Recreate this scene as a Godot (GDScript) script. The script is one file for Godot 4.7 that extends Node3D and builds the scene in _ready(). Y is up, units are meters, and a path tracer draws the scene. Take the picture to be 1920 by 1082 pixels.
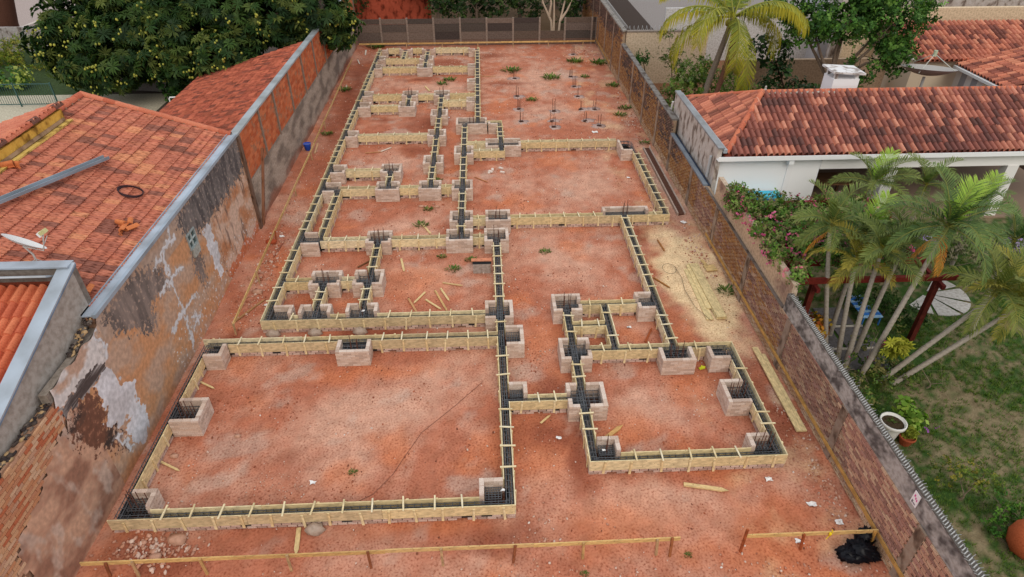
extends Node3D
# A walled building plot seen from the air: timber formwork, brick pile caps and rebar on red soil, neighbours' houses and gardens round it.
# World axes follow the plot: x across it, -z towards its back wall; metres; the plot's soil lies at y = 0.

var rng := RandomNumberGenerator.new()
var M := {}
var taken := {}
var cache := {}
const EYE := Vector3(0, 12, 0)

class MB:
	var v := PackedVector3Array()
	var n := PackedVector3Array()
	var t := PackedVector2Array()
	var c := PackedColorArray()
	var i := PackedInt32Array()
	func quad(p: Vector3, q: Vector3, r: Vector3, s: Vector3, col := Color.WHITE, u0 := Vector2.ZERO, u1 := Vector2(1, 1)) -> void:
		var k := v.size()
		var m := (q - p).cross(s - p)
		m = m.normalized() if m.length_squared() > 1e-18 else Vector3.UP
		v.append(p); v.append(q); v.append(r); v.append(s)
		for j in 4:
			n.append(m); c.append(col)
		t.append(u0); t.append(Vector2(u1.x, u0.y)); t.append(u1); t.append(Vector2(u0.x, u1.y))
		i.append_array(PackedInt32Array([k, k + 2, k + 1, k, k + 3, k + 2]))
	func tri(p: Vector3, q: Vector3, r: Vector3, col := Color.WHITE) -> void:
		var k := v.size()
		var m := (q - p).cross(r - p)
		m = m.normalized() if m.length_squared() > 1e-18 else Vector3.UP
		for e in [p, q, r]:
			v.append(e); n.append(m); c.append(col); t.append(Vector2(e.x + e.z, e.y))
		i.append_array(PackedInt32Array([k, k + 2, k + 1]))
	# a box of size s centred on xf; u of its texture runs along its longest side, in metres
	func box(xf: Transform3D, s: Vector3, col := Color.WHITE, uo := Vector2.ZERO, faces := 63) -> void:
		var h := s * 0.5
		var ax := [xf.basis.x * h.x, xf.basis.y * h.y, xf.basis.z * h.z]
		var sz := [s.x, s.y, s.z]
		var o := xf.origin
		for f in 6:
			if not (faces >> f) & 1:
				continue
			var a := f / 2
			var b := (a + 1) % 3
			var d := (a + 2) % 3
			var sg := 1.0 if f % 2 == 0 else -1.0
			if sz[d] > sz[b]:
				var w := b
				b = d
				d = w
			var A: Vector3 = ax[a] * sg
			var B: Vector3 = ax[b]
			var D: Vector3 = ax[d]
			var uu := uo + Vector2(0, f * 0.137)
			var ue := uu + Vector2(sz[b], sz[d])
			if B.cross(D).dot(A) > 0:
				quad(o + A - B - D, o + A + B - D, o + A + B + D, o + A - B + D, col, uu, ue)
			else:
				quad(o + A - B - D, o + A - B + D, o + A + B + D, o + A + B - D, col, uu, Vector2(ue.x, ue.y))
				var k := t.size() - 4
				t[k + 1] = Vector2(uu.x, ue.y); t[k + 3] = Vector2(ue.x, uu.y)
	func ab(x0: float, x1: float, y0: float, y1: float, z0: float, z1: float, col := Color.WHITE, faces := 63) -> void:
		box(Transform3D(Basis(), Vector3((x0 + x1) / 2, (y0 + y1) / 2, (z0 + z1) / 2)), Vector3(absf(x1 - x0), absf(y1 - y0), absf(z1 - z0)), col, Vector2(x0 * 0.37 + z0 * 0.61, y0), faces)
	# a bar of w by h between two points
	func bar(p: Vector3, q: Vector3, w: float, h: float, col := Color.WHITE, up := Vector3.UP) -> void:
		var d := q - p
		var l := d.length()
		if l < 1e-5:
			return
		var z := d / l
		var x := up.cross(z)
		x = x.normalized() if x.length() > 0.01 else Vector3.RIGHT.cross(z).normalized()
		box(Transform3D(Basis(x, z.cross(x), z), (p + q) / 2), Vector3(w, h, l), col, Vector2(p.x * 0.7 + p.z * 0.3, p.y))
	func tube(pts: Array, rad: Array, seg := 6, col := Color.WHITE, cap := true) -> void:
		var k := v.size()
		var prev := Vector3.ZERO
		var run := 0.0
		for a in pts.size():
			var d: Vector3 = (pts[min(a + 1, pts.size() - 1)] - pts[max(a - 1, 0)]).normalized()
			var x := prev - d * prev.dot(d)
			if x.length() < 0.1:
				x = d.cross(Vector3.UP) if absf(d.y) < 0.9 else d.cross(Vector3.RIGHT)
			x = x.normalized()
			prev = x
			var y := d.cross(x)
			if a > 0:
				run += (pts[a] - pts[a - 1]).length()
			for b in seg + 1:
				var g := TAU * b / seg
				var nn := x * cos(g) + y * sin(g)
				v.append(pts[a] + nn * rad[a]); n.append(nn); c.append(col); t.append(Vector2(run, float(b) / seg))
		for a in pts.size() - 1:
			for b in seg:
				var e := k + a * (seg + 1) + b
				i.append_array(PackedInt32Array([e, e + seg + 1, e + 1, e + 1, e + seg + 1, e + seg + 2]))
		if cap:
			for end in [0, pts.size() - 1]:
				var m := v.size()
				var d: Vector3 = (pts[1] - pts[0]).normalized() * -1.0 if end == 0 else (pts[end] - pts[end - 1]).normalized()
				v.append(pts[end]); n.append(d); c.append(col); t.append(Vector2.ZERO)
				for b in seg + 1:
					v.append(v[k + end * (seg + 1) + b]); n.append(d); c.append(col); t.append(Vector2(0.1, 0.1))
				for b in seg:
					i.append_array(PackedInt32Array([m, m + 1 + b, m + 2 + b] if end == 0 else [m, m + 2 + b, m + 1 + b]))
	# turn a profile of (radius, height) round the y axis
	func lathe(prof: Array, seg := 16, at := Vector3.ZERO, col := Color.WHITE) -> void:
		var k := v.size()
		for a in prof.size():
			var dp: Vector2 = prof[min(a + 1, prof.size() - 1)] - prof[max(a - 1, 0)]
			for b in seg + 1:
				var g := TAU * b / seg
				var r := Vector3(cos(g), 0, sin(g))
				v.append(at + r * prof[a].x + Vector3.UP * prof[a].y)
				n.append((r * dp.y - Vector3.UP * dp.x).normalized()); c.append(col); t.append(Vector2(g, prof[a].y))
		for a in prof.size() - 1:
			for b in seg:
				var e := k + a * (seg + 1) + b
				i.append_array(PackedInt32Array([e, e + 1, e + seg + 1, e + 1, e + seg + 2, e + seg + 1]))
	# a knobbly closed lump
	func lump(at: Vector3, r: Vector3, noise: FastNoiseLite, rough := 0.35, rings := 5, segs := 7, col := Color.WHITE) -> void:
		var k := v.size()
		for a in rings + 1:
			var th := PI * a / rings
			for b in segs + 1:
				var ph := TAU * (b % segs) / segs
				var d := Vector3(sin(th) * cos(ph), cos(th), sin(th) * sin(ph))
				var q := 1.0 + rough * noise.get_noise_3dv(d * 60.0 + at * 37.0)
				v.append(at + d * r * q); n.append(d); c.append(col); t.append(Vector2(ph, th))
		for a in rings:
			for b in segs:
				var e := k + a * (segs + 1) + b
				i.append_array(PackedInt32Array([e, e + segs + 1, e + 1, e + 1, e + segs + 1, e + segs + 2]))
	func mesh(m: Material = null) -> ArrayMesh:
		var a := []
		a.resize(Mesh.ARRAY_MAX)
		a[Mesh.ARRAY_VERTEX] = v; a[Mesh.ARRAY_NORMAL] = n; a[Mesh.ARRAY_TEX_UV] = t; a[Mesh.ARRAY_COLOR] = c; a[Mesh.ARRAY_INDEX] = i
		var o := ArrayMesh.new()
		o.add_surface_from_arrays(Mesh.PRIMITIVE_TRIANGLES, a)
		if m:
			o.surface_set_material(0, m)
		return o

func S(r: float, g: float, b: float) -> Color:          # an sRGB colour as the linear value that vertex colours want
	return Color(r / 255.0, g / 255.0, b / 255.0).srgb_to_linear()

func C(r: float, g: float, b: float) -> Color:
	return Color(r / 255.0, g / 255.0, b / 255.0)

func fnl(s: int, f: float, oct := 3) -> FastNoiseLite:
	var q := FastNoiseLite.new()
	q.seed = s; q.frequency = f; q.fractal_octaves = oct; q.noise_type = FastNoiseLite.TYPE_SIMPLEX_SMOOTH
	return q

func numbered(called: String, where := 0) -> String:
	var key := "%d/%s" % [where, called]
	var k: int = taken.get(key, -1) + 1
	taken[key] = k
	return called if k == 0 else "%s_%03d" % [called, k]

func tag(o: Node, label: String, category: String, group := "") -> Node:
	o.set_meta("label", label); o.set_meta("category", category)
	if group:
		o.set_meta("group", group)
	return o

func thing(called: String, label: String, category: String, at := Vector3.ZERO, group := "") -> Node3D:
	var o := Node3D.new()
	o.name = numbered(called)
	add_child(o)
	o.position = at
	tag(o, label, category, group)
	return o

func part(called: String, mesh: Mesh, parent: Node, xf := Transform3D()) -> MeshInstance3D:
	var o := MeshInstance3D.new()
	o.name = numbered(called, parent.get_instance_id())
	o.mesh = mesh
	parent.add_child(o)
	o.transform = xf
	return o

func one(called: String, mesh: Mesh, label: String, category: String, at := Vector3.ZERO, group := "") -> MeshInstance3D:
	var o := part(called, mesh, self, Transform3D(Basis(), at))
	tag(o, label, category, group)
	return o

func struct(called: String, mesh: Mesh) -> MeshInstance3D:
	var o := part(called, mesh, self)
	o.set_meta("kind", "structure")
	return o

func stuff(o: Node) -> Node:
	o.set_meta("kind", "stuff")
	return o

func multi(called: String, mesh: Mesh, xs: Array, cols: Array, parent: Node) -> MultiMeshInstance3D:
	var mm := MultiMesh.new()
	mm.transform_format = MultiMesh.TRANSFORM_3D
	mm.use_colors = cols.size() > 0
	mm.mesh = mesh
	mm.instance_count = xs.size()
	for k in xs.size():
		mm.set_instance_transform(k, xs[k])
		if cols.size():
			mm.set_instance_color(k, cols[k])
	var o := MultiMeshInstance3D.new()
	o.name = numbered(called, 0 if parent == self else parent.get_instance_id())
	o.multimesh = mm
	parent.add_child(o)
	return o

# seamless noise run through a ramp of colours
func ntex(side: int, freq: float, oct: int, sd: int, stops: Array, cols: Array, kind := FastNoiseLite.TYPE_SIMPLEX_SMOOTH) -> ImageTexture:
	var q := fnl(sd, freq, oct)
	q.noise_type = kind
	var im := q.get_seamless_image(side, side, false, false, 0.15, true)
	im.convert(Image.FORMAT_L8)
	var src := im.get_data()
	var gr := Gradient.new()
	gr.offsets = PackedFloat32Array(stops)
	gr.colors = PackedColorArray(cols)
	var lut := PackedByteArray()
	for k in 256:
		var e := gr.sample(k / 255.0)
		lut.append(int(e.r8)); lut.append(int(e.g8)); lut.append(int(e.b8))
	var out := PackedByteArray()
	out.resize(side * side * 3)
	var w := 0
	for b in src:
		var e := b * 3
		out[w] = lut[e]; out[w + 1] = lut[e + 1]; out[w + 2] = lut[e + 2]
		w += 3
	return ImageTexture.create_from_image(Image.create_from_data(side, side, false, Image.FORMAT_RGB8, out))

func nbump(side: int, freq: float, oct: int, sd: int, power: float) -> ImageTexture:
	var im := fnl(sd, freq, oct).get_seamless_image(side, side, false, false, 0.15, true)
	im.convert(Image.FORMAT_RGBA8)
	im.bump_map_to_normal_map(power)
	return ImageTexture.create_from_image(im)

func mat(called: String, col: Color, rough := 0.9, tex: Texture2D = null, scale := 1.0, tri := true, bump: Texture2D = null, depth := 1.0) -> StandardMaterial3D:
	var m := StandardMaterial3D.new()
	m.resource_name = called
	m.albedo_color = col
	m.roughness = rough
	m.metallic_specular = 0.3
	m.vertex_color_use_as_albedo = true
	if tex:
		m.albedo_texture = tex
	if bump:
		m.normal_enabled = true
		m.normal_texture = bump
		m.normal_scale = depth
	m.uv1_scale = Vector3.ONE * scale
	if tri and (tex or bump):
		m.uv1_triplanar = true
		m.uv1_world_triplanar = true
	M[called] = m
	return m

func materials() -> void:
	var W := Color.WHITE
	var grain := ntex(512, 0.035, 5, 3, [0.0, 0.3, 0.5, 0.72, 0.85, 1.0], [C(176, 156, 146), C(222, 210, 204), C(240, 235, 231), C(249, 246, 243), W, C(255, 251, 246)])
	var mottle := ntex(512, 0.012, 5, 8, [0.0, 0.35, 0.6, 1.0], [C(205, 200, 196), C(228, 225, 222), C(245, 243, 242), W])
	var bumps := nbump(512, 0.05, 4, 5, 6.0)
	var blotch := ntex(512, 0.02, 4, 12, [0.0, 0.22, 0.36, 0.5, 1.0], [C(128, 116, 110), C(176, 165, 158), C(226, 220, 214), C(247, 244, 241), W])
	var soot := ntex(512, 0.02, 4, 15, [0.0, 0.24, 0.38, 0.5, 1.0], [C(92, 70, 64), C(128, 104, 96), C(214, 200, 192), C(246, 240, 236), W])
	var earth := ntex(1024, 0.045, 6, 19, [0.0, 0.16, 0.3, 0.5, 0.72, 0.86, 1.0], [C(150, 118, 104), C(186, 160, 148), C(224, 211, 204), C(236, 229, 225), C(243, 238, 234), C(252, 249, 246), W])
	mat("soil", W, 0.95, earth, 0.3, true, bumps, 0.2)
	mat("dirt", C(92, 74, 60), 0.95, mottle, 0.35, true, bumps, 0.5)
	mat("lawn", W, 0.95, mottle, 0.5, true, bumps, 0.8)
	mat("brick", W, 0.92, grain, 2.4, true, bumps, 0.25)
	mat("mortar", W, 0.95, mottle, 1.3, true, bumps, 0.4)
	mat("concrete", C(176, 170, 164), 0.92, mottle, 0.8, true, bumps, 0.3)
	mat("stained", W, 0.93, blotch, 0.3, true, bumps, 0.35)
	M.stained.uv1_scale = Vector3(0.22, 0.13, 0.22)
	mat("tile", W, 0.9, blotch, 0.35, true, bumps, 0.2)
	mat("tile_streaked", W, 0.9, soot, 1.0, true, bumps, 0.2)
	M.tile_streaked.uv1_scale = Vector3(0.5, 1.0, 3.6)
	mat("tile_clean", W, 0.88, grain, 1.2, true, bumps, 0.15)
	mat("paint", W, 0.8)
	mat("plain", W, 0.7)
	mat("steel", C(112, 116, 122), 0.55, mottle, 3.0)
	M.steel.metallic = 0.45
	mat("rust", C(110, 74, 62), 0.8, mottle, 4.0)
	mat("zinc", C(206, 214, 222), 0.5, mottle, 0.16)
	M.zinc.metallic = 0.25
	mat("plastic", W, 0.35)
	mat("sheet", C(50, 50, 53), 0.5, mottle, 2.0)
	mat("bark", W, 0.95, blotch, 2.2, true, bumps, 0.8)
	mat("palm_bark", W, 0.92, mottle, 2.0, true, bumps, 0.5)
	mat("leaf", W, 0.55)
	M.leaf.backlight_enabled = true
	M.leaf.backlight = C(120, 150, 60)
	M.leaf.cull_mode = BaseMaterial3D.CULL_DISABLED
	mat("petal", W, 0.7)
	M.petal.backlight_enabled = true
	M.petal.backlight = C(150, 90, 110)
	mat("pane", Color(0.35, 0.45, 0.45, 0.35), 0.08)
	M.pane.vertex_color_use_as_albedo = false
	M.pane.transparency = BaseMaterial3D.TRANSPARENCY_ALPHA
	# sawn pine: u runs along the board
	var im := Image.create(512, 128, false, Image.FORMAT_RGB8)
	var g1 := fnl(21, 1.0, 4)
	var g2 := fnl(22, 1.0, 3)
	for y in 128:
		for x in 512:
			var a := TAU * x / 512.0
			var p := Vector3(cos(a) * 1.1, sin(a) * 1.1, y * 0.17)
			var s := g1.get_noise_3dv(p)
			var wide := g2.get_noise_3d(cos(a) * 1.9, sin(a) * 1.9, y * 0.022 + 9.0)
			var fine := g2.get_noise_3d(cos(a) * 24.0, sin(a) * 24.0, y * 0.5)
			var k := 0.9 + 0.1 * s + 0.16 * wide + 0.05 * fine
			var knot := clampf((g1.get_noise_3d(cos(a) * 5.0 + 7.0, sin(a) * 5.0, y * 0.06) - 0.5) * 5.0, 0, 0.5)
			k = clampf(k - knot, 0.3, 1.0)
			im.set_pixel(x, y, Color(k, k * (0.985 - knot * 0.25), k * (0.955 - knot * 0.35)))
	var pine := ImageTexture.create_from_image(im)
	mat("pine", W, 0.85, pine, 1.0, false)
	M.pine.uv1_scale = Vector3(0.42, 3.2, 1)

func _ready() -> void:
	rng.seed = 20240
	# ---- camera, sky, sun, exposure
	var cam := Camera3D.new()
	cam.name = "camera"
	cam.position = EYE
	cam.rotation_degrees = Vector3(-35.6, -2.62, 0)
	cam.fov = 48.21
	cam.far = 400.0
	add_child(cam)
	cam.current = true
	var sky := ProceduralSkyMaterial.new()
	sky.sky_top_color = C(222, 227, 234)
	sky.sky_horizon_color = C(240, 241, 243)
	sky.sky_curve = 0.2
	sky.ground_bottom_color = C(120, 110, 100)
	sky.ground_horizon_color = C(180, 180, 180)
	sky.sun_angle_max = 1.0
	var env := Environment.new()
	env.background_mode = Environment.BG_SKY
	env.sky = Sky.new()
	env.sky.sky_material = sky
	env.tonemap_mode = Environment.TONE_MAPPER_LINEAR
	env.tonemap_exposure = 1.25
	env.sdfgi_enabled = true
	env.ssao_enabled = true
	env.ssil_enabled = true
	var we := WorldEnvironment.new()
	we.name = "environment"
	we.environment = env
	add_child(we)
	var sun := DirectionalLight3D.new()
	sun.name = "sun"
	sun.light_energy = 0.4
	sun.light_color = Color(1.0, 0.97, 0.93)
	sun.light_angular_distance = 40.0
	sun.shadow_enabled = true
	sun.rotation_degrees = Vector3(-42, 6, 0)
	add_child(sun)
	materials()
	ground()
	walls()
	left_wall()
	left_houses()
	right_house()
	right_back()
	formwork()
	site_things()
	plants()

func patch(x: float, z: float, cx: float, cz: float, rx: float, rz: float) -> float:
	var d := Vector2((x - cx) / rx, (z - cz) / rz).length()
	return clampf(1.35 - d, 0.0, 1.0)

func soil_height(x: float, z: float) -> float:
	var h: float = soil_n[0].get_noise_2d(x * 4.0, z * 4.0) * 0.012 + soil_n[1].get_noise_2d(x * 26.0, z * 26.0) * 0.008
	h += 0.16 * clampf((-7.35 - x) / 0.9, 0, 1) * clampf((-15.6 - z) / 1.5, 0, 1) * (0.75 + 0.5 * soil_n[1].get_noise_2d(x * 7.0, z * 7.0))
	h += 0.10 * clampf((x - 7.25) / 0.5, 0, 1) * clampf((z + 40.0) / 2.0, 0, 1) * (0.6 + soil_n[1].get_noise_2d(x * 9.0, z * 5.0))
	h += 0.05 * patch(x, z, 6.5, -16.6, 1.0, 2.5)
	h += 0.12 * patch(x, z, -7.6, -7.9, 0.6, 0.7) * (0.7 + soil_n[1].get_noise_2d(x * 15.0, z * 15.0))
	return maxf(h, -0.035)

var soil_n: Array = []

func ground() -> void:
	soil_n = [fnl(31, 0.05, 4), fnl(32, 0.05, 4), fnl(33, 0.05, 5), fnl(34, 0.05, 5), fnl(35, 0.05, 4), fnl(36, 0.05, 3)]
	var far := MB.new()
	far.quad(Vector3(-300, -0.22, 120), Vector3(300, -0.22, 120), Vector3(300, -0.22, -400), Vector3(-300, -0.22, -400), S(150, 130, 105))
	struct("ground", far.mesh(M.dirt))
	# the plot's soil: a fine sheet with small bumps; colours are the soil's own (red clay, pale crust, damp earth, spilt mortar, sawdust)
	var st := 0.085
	var x0 := -8.4
	var z0 := -45.4
	var nx := int(16.4 / st) + 1
	var nz := int(43.0 / st) + 1
	var v := PackedVector3Array()
	var c := PackedColorArray()
	var nn := PackedVector3Array()
	var idx := PackedInt32Array()
	var pink := S(216, 170, 148)
	var red := S(192, 124, 98)
	var orange := S(216, 134, 92)
	var damp := S(156, 92, 70)
	var grey := S(204, 180, 166)
	var sand := S(246, 224, 182)
	var wet := [[-2.9, -30.8, 1.0, 1.4], [-4.6, -29.4, 1.5, 0.5], [-3.0, -27.7, 0.8, 0.5], [-7.2, -34.0, 0.7, 9.0], [-4.9, -41.8, 1.3, 0.8], [-2.0, -41.2, 1.3, 0.9], [-3.6, -37.8, 1.2, 0.35], [1.35, -12.3, 0.5, 0.5], [0.2, -7.9, 0.7, 0.4], [1.3, -10.6, 0.9, 0.4], [-7.0, -14.4, 0.9, 0.5], [-4.0, -14.45, 3.0, 0.3], [7.3, -11.2, 0.5, 1.6], [1.6, -37.0, 1.2, 0.5], [0.6, -42.6, 1.0, 0.6], [-5.2, -31.6, 0.6, 0.4], [5.7, -19.9, 0.5, 0.5], [-5.6, -15.8, 0.5, 0.4], [2.0, -9.9, 0.35, 1.2], [-6.9, -7.6, 0.9, 0.7]]
	var hot := [[1.2, -10.2, 0.7, 1.1], [2.6, -8.0, 1.4, 0.7], [5.8, -7.6, 1.4, 1.0], [-2.3, -17.2, 1.3, 0.9], [3.3, -10.6, 0.9, 0.8], [5.4, -12.1, 0.7, 0.7], [-1.2, -25.3, 0.5, 3.0], [5.2, -33.0, 0.6, 1.0], [7.1, -31.5, 0.7, 0.8], [-5.6, -16.1, 0.5, 0.3], [-4.2, -15.9, 0.5, 0.4], [1.4, -14.3, 0.7, 0.9], [0.9, -22.6, 0.8, 0.6], [1.0, -34.0, 0.8, 1.0], [4.2, -14.2, 0.5, 0.4], [-6.8, -18.5, 0.5, 1.5], [-3.4, -13.1, 2.2, 0.4], [3.6, -15.8, 0.8, 0.4], [-1.3, -8.2, 1.6, 0.3]]
	var pale := [[-3.2, -11.0, 2.6, 1.6], [3.4, -23.6, 2.6, 2.4], [3.0, -17.6, 1.8, 1.6], [4.3, -11.2, 1.3, 1.0], [-3.0, -20.9, 1.6, 1.0], [-4.4, -26.6, 1.2, 1.2], [3.6, -38.0, 3.0, 3.4], [4.0, -8.4, 1.6, 0.7], [-3.4, -36.3, 2.0, 1.2], [-2.0, -17.2, 1.0, 0.9], [3.0, -32.0, 2.4, 1.4]]
	for a in nz:
		var z := z0 + a * st
		for b in nx:
			var x := x0 + b * st
			var wx: float = x + soil_n[4].get_noise_2d(x * 9.0, z * 9.0) * 0.5
			var wz: float = z + soil_n[4].get_noise_2d(x * 9.0 + 70.0, z * 9.0) * 0.5
			var q := clampf(0.5 + soil_n[2].get_noise_2d(x * 5.0, z * 5.0) * 1.1, 0, 1)
			var dusty := 0.0
			for e in pale:
				dusty = maxf(dusty, patch(wx, wz, e[0], e[1], e[2], e[3]))
			q = clampf(q + 0.3 - 0.75 * dusty + 0.5 * soil_n[4].get_noise_2d(x * 28.0, z * 20.0), 0, 1)
			var col := pink.lerp(red, q)
			var o := clampf(soil_n[3].get_noise_2d(x * 6.0 + 50.0, z * 6.0) * 2.2 - 0.5, 0, 0.55)
			for e in hot:
				o = maxf(o, 0.62 * patch(wx, wz, e[0], e[1], e[2], e[3]))
			col = col.lerp(orange, clampf(o, 0, 0.85))
			var d := clampf(soil_n[5].get_noise_2d(x * 4.0, z * 4.0 + 90.0) * 2.0 - 0.9, 0, 0.5)
			for e in wet:
				d = maxf(d, 0.75 * patch(wx, wz, e[0], e[1], e[2], e[3]))
			col = col.lerp(damp, clampf(d * 1.2, 0, 0.9))
			var g := clampf(soil_n[3].get_noise_2d(x * 8.0, z * 8.0 - 40.0) * 3.0 - 0.9, 0, 0.55)
			g = maxf(g, 0.75 * patch(wx, wz, 7.35, -24.0, 0.45, 3.6))
			g = maxf(g, 0.55 * patch(wx, wz, 6.7, -20.2, 0.6, 0.8))
			col = col.lerp(grey, g)
			var s: float = patch(wx, wz, 6.8, -17.0, 1.0, 3.1) * 1.9 + soil_n[3].get_noise_2d(x * 14.0, z * 14.0) * 0.7
			s *= clampf((x - 5.15) / 0.35, 0, 1)
			col = col.lerp(sand, clampf(s, 0, 0.92))
			col = col * (1.0 + 0.22 * soil_n[1].get_noise_2d(x * 40.0, z * 40.0) + 0.14 * soil_n[2].get_noise_2d(x * 110.0, z * 110.0))
			col.a = 1.0
			v.append(Vector3(x, soil_height(x, z), z))
			c.append(col)
	for a in nz:
		for b in nx:
			var l := v[a * nx + maxi(b - 1, 0)]
			var r := v[a * nx + mini(b + 1, nx - 1)]
			var u := v[maxi(a - 1, 0) * nx + b]
			var w := v[mini(a + 1, nz - 1) * nx + b]
			nn.append((w - u).cross(r - l).normalized())
			if a < nz - 1 and b < nx - 1:
				var k := a * nx + b
				idx.append_array(PackedInt32Array([k, k + 1, k + nx, k + 1, k + nx + 1, k + nx]))
	var m := MB.new()
	m.v = v; m.c = c; m.n = nn; m.i = idx
	m.t.resize(v.size())
	struct("site_soil", m.mesh(M.soil))
	# neighbour's lawn on the right, yard behind it, ground behind the back wall and on the left
	lawn()
	var b1 := MB.new()
	b1.ab(8.2, 40, -0.2, -0.03, -60, -26.6, S(150, 112, 88))
	struct("yard_soil", b1.mesh(M.soil))
	var b2 := MB.new()
	b2.ab(-9, 8.2, -0.2, -0.02, -90, -45.4, S(112, 92, 70))
	struct("back_soil", b2.mesh(M.soil))
	var b3 := MB.new()
	b3.ab(-22, -8.5, -0.2, -0.03, -46, -20, S(96, 84, 76))
	struct("side_yard_paving", b3.mesh(M.mortar))

func lawn() -> void:
	var m := MB.new()
	var st := 0.12
	var nx := int(22.0 / st)
	var nz := int(18.0 / st)
	var n1 := fnl(41, 0.05, 4)
	var n2 := fnl(42, 0.05, 3)
	for a in nz + 1:
		for b in nx + 1:
			var x := 8.2 + b * st
			var z := -20.5 + a * st
			var q := 0.7 * n1.get_noise_2d(x * 10.0, z * 10.0) + 1.1 * n2.get_noise_2d(x * 50.0, z * 50.0) + 0.16
			q += 0.5 * patch(x, z, 11.0, -13.6, 1.8, 1.2) - 0.35 * patch(x, z, 12.5, -10.0, 2.0, 2.0)
			var col := S(140, 126, 98).lerp(S(62, 92, 42), clampf(q * 1.6 + 0.45, 0, 1))
			m.v.append(Vector3(x, 0.01 * n2.get_noise_2d(x * 20.0, z * 20.0), z))
			m.c.append(col); m.n.append(Vector3.UP); m.t.append(Vector2(x, z))
			if a < nz and b < nx:
				var k := a * (nx + 1) + b
				m.i.append_array(PackedInt32Array([k, k + 1, k + nx + 1, k + 1, k + nx + 2, k + nx + 1]))
	struct("lawn", m.mesh(M.lawn))
	# blades
	var tuft := MB.new()
	var r2 := RandomNumberGenerator.new()
	r2.seed = 77
	for k in 7:
		var g := r2.randf() * TAU
		var d := Vector3(cos(g), 0, sin(g))
		var s := d.cross(Vector3.UP) * 0.006
		var at := d * r2.randf() * 0.03
		var tip := at + d * r2.randf_range(0.01, 0.05) + Vector3.UP * r2.randf_range(0.04, 0.09)
		tuft.tri(at - s, at + s, tip)
	var xs := []
	var cs := []
	for k in 26000:
		var x := r2.randf_range(8.25, 19.0)
		var z := r2.randf_range(-20.0, -5.2)
		var q := n1.get_noise_2d(x * 10.0, z * 10.0) + 0.22 + 0.5 * patch(x, z, 11.0, -13.6, 1.8, 1.2)
		if q * 1.6 + 0.45 < r2.randf() * 0.9 or Vector2(x - 14.0, z + 15.9).length() < 1.25 or (x < 12.0 and z < -12.6 and z > -15.6 and x > 8.5):
			continue
		xs.append(Transform3D(Basis(Vector3.UP, r2.randf() * TAU).scaled(Vector3.ONE * r2.randf_range(0.7, 1.3)), Vector3(x, 0, z)))
		cs.append(S(76, 112, 40).lerp(S(110, 128, 52), r2.randf()) * r2.randf_range(0.7, 1.2))
	var go := multi("lawn_grass", tuft.mesh(M.leaf), xs, cs, self)
	stuff(tag(go, "short green grass blades growing on the neighbour's lawn", "grass"))

var cam_xf := Transform3D(Basis.from_euler(Vector3(deg_to_rad(-35.6), deg_to_rad(-2.62), 0)), EYE)

func in_frame(p: Vector3) -> bool:
	var q := cam_xf.affine_inverse() * p
	if q.z > -0.5:
		return false
	return absf(q.x / -q.z) < 0.8 and absf(q.y / -q.z) < 0.45

func brick_mesh(l: float, h: float, d: float, col: Color, key: String) -> ArrayMesh:
	var k := "brick%.2f/%.3f/%.2f/%s" % [l, h, d, key]
	if not cache.has(k):
		var m := MB.new()
		m.box(Transform3D(), Vector3(l, h, d), col)
		cache[k] = m.mesh(M.brick)
	return cache[k]

# bricks of a wall face; at(u, y) places a brick's middle; the nearest in view are parts, the rest one part
func brick_face(owner: Node3D, length: float, base: float, top: Callable, place: Callable, color: Callable, skip: Callable, most: int, course := 0.066, bl := 0.215, depth := 0.03) -> void:
	var list := []
	var rows := 60
	for r in rows:
		var y := base + (r + 0.5) * course
		var u := -rng.randf() * 0.04 - (bl * 0.5 if r % 2 else 0.0)
		while u < length:
			var a := maxf(u, 0.0)
			var b := minf(u + bl - 0.012, length)
			u += bl
			if b - a < 0.04:
				continue
			var mid := (a + b) / 2
			if y + course * 0.5 > top.call(mid) or skip.call(mid, y):
				continue
			var l := snappedf(b - a, 0.02)
			var xf: Transform3D = place.call(mid, y)
			xf.basis = xf.basis * Basis.from_euler(Vector3(rng.randf_range(-0.02, 0.02), rng.randf_range(-0.02, 0.02), rng.randf_range(-0.012, 0.012)))
			xf.origin += xf.basis.z * rng.randf_range(-0.007, 0.007)
			var g := xf.origin
			var seen := in_frame(owner.global_position + g)
			list.append([(owner.global_position + g - EYE).length() + (0.0 if seen else 500.0), l, xf, color.call(mid, y)])
	list.sort_custom(func(p, q): return p[0] < q[0])
	var rest := MB.new()
	for k in list.size():
		var e: Array = list[k]
		var ci: int = e[3][0]
		var col: Color = e[3][1]
		if k < most:
			part("brick", brick_mesh(e[1], course - 0.011, depth * 2, col, "%d" % ci), owner, e[2])
		else:
			rest.box(e[2], Vector3(e[1], course - 0.011, depth * 2), col * rng.randf_range(0.9, 1.1), Vector2.ZERO, 63 - 32)
	if list.size() > most:
		stuff(part("brickwork", rest.mesh(M.brick), owner))

func pick(cols: Array) -> Array:
	var k := rng.randi() % cols.size()
	return [k, cols[k]]

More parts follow.
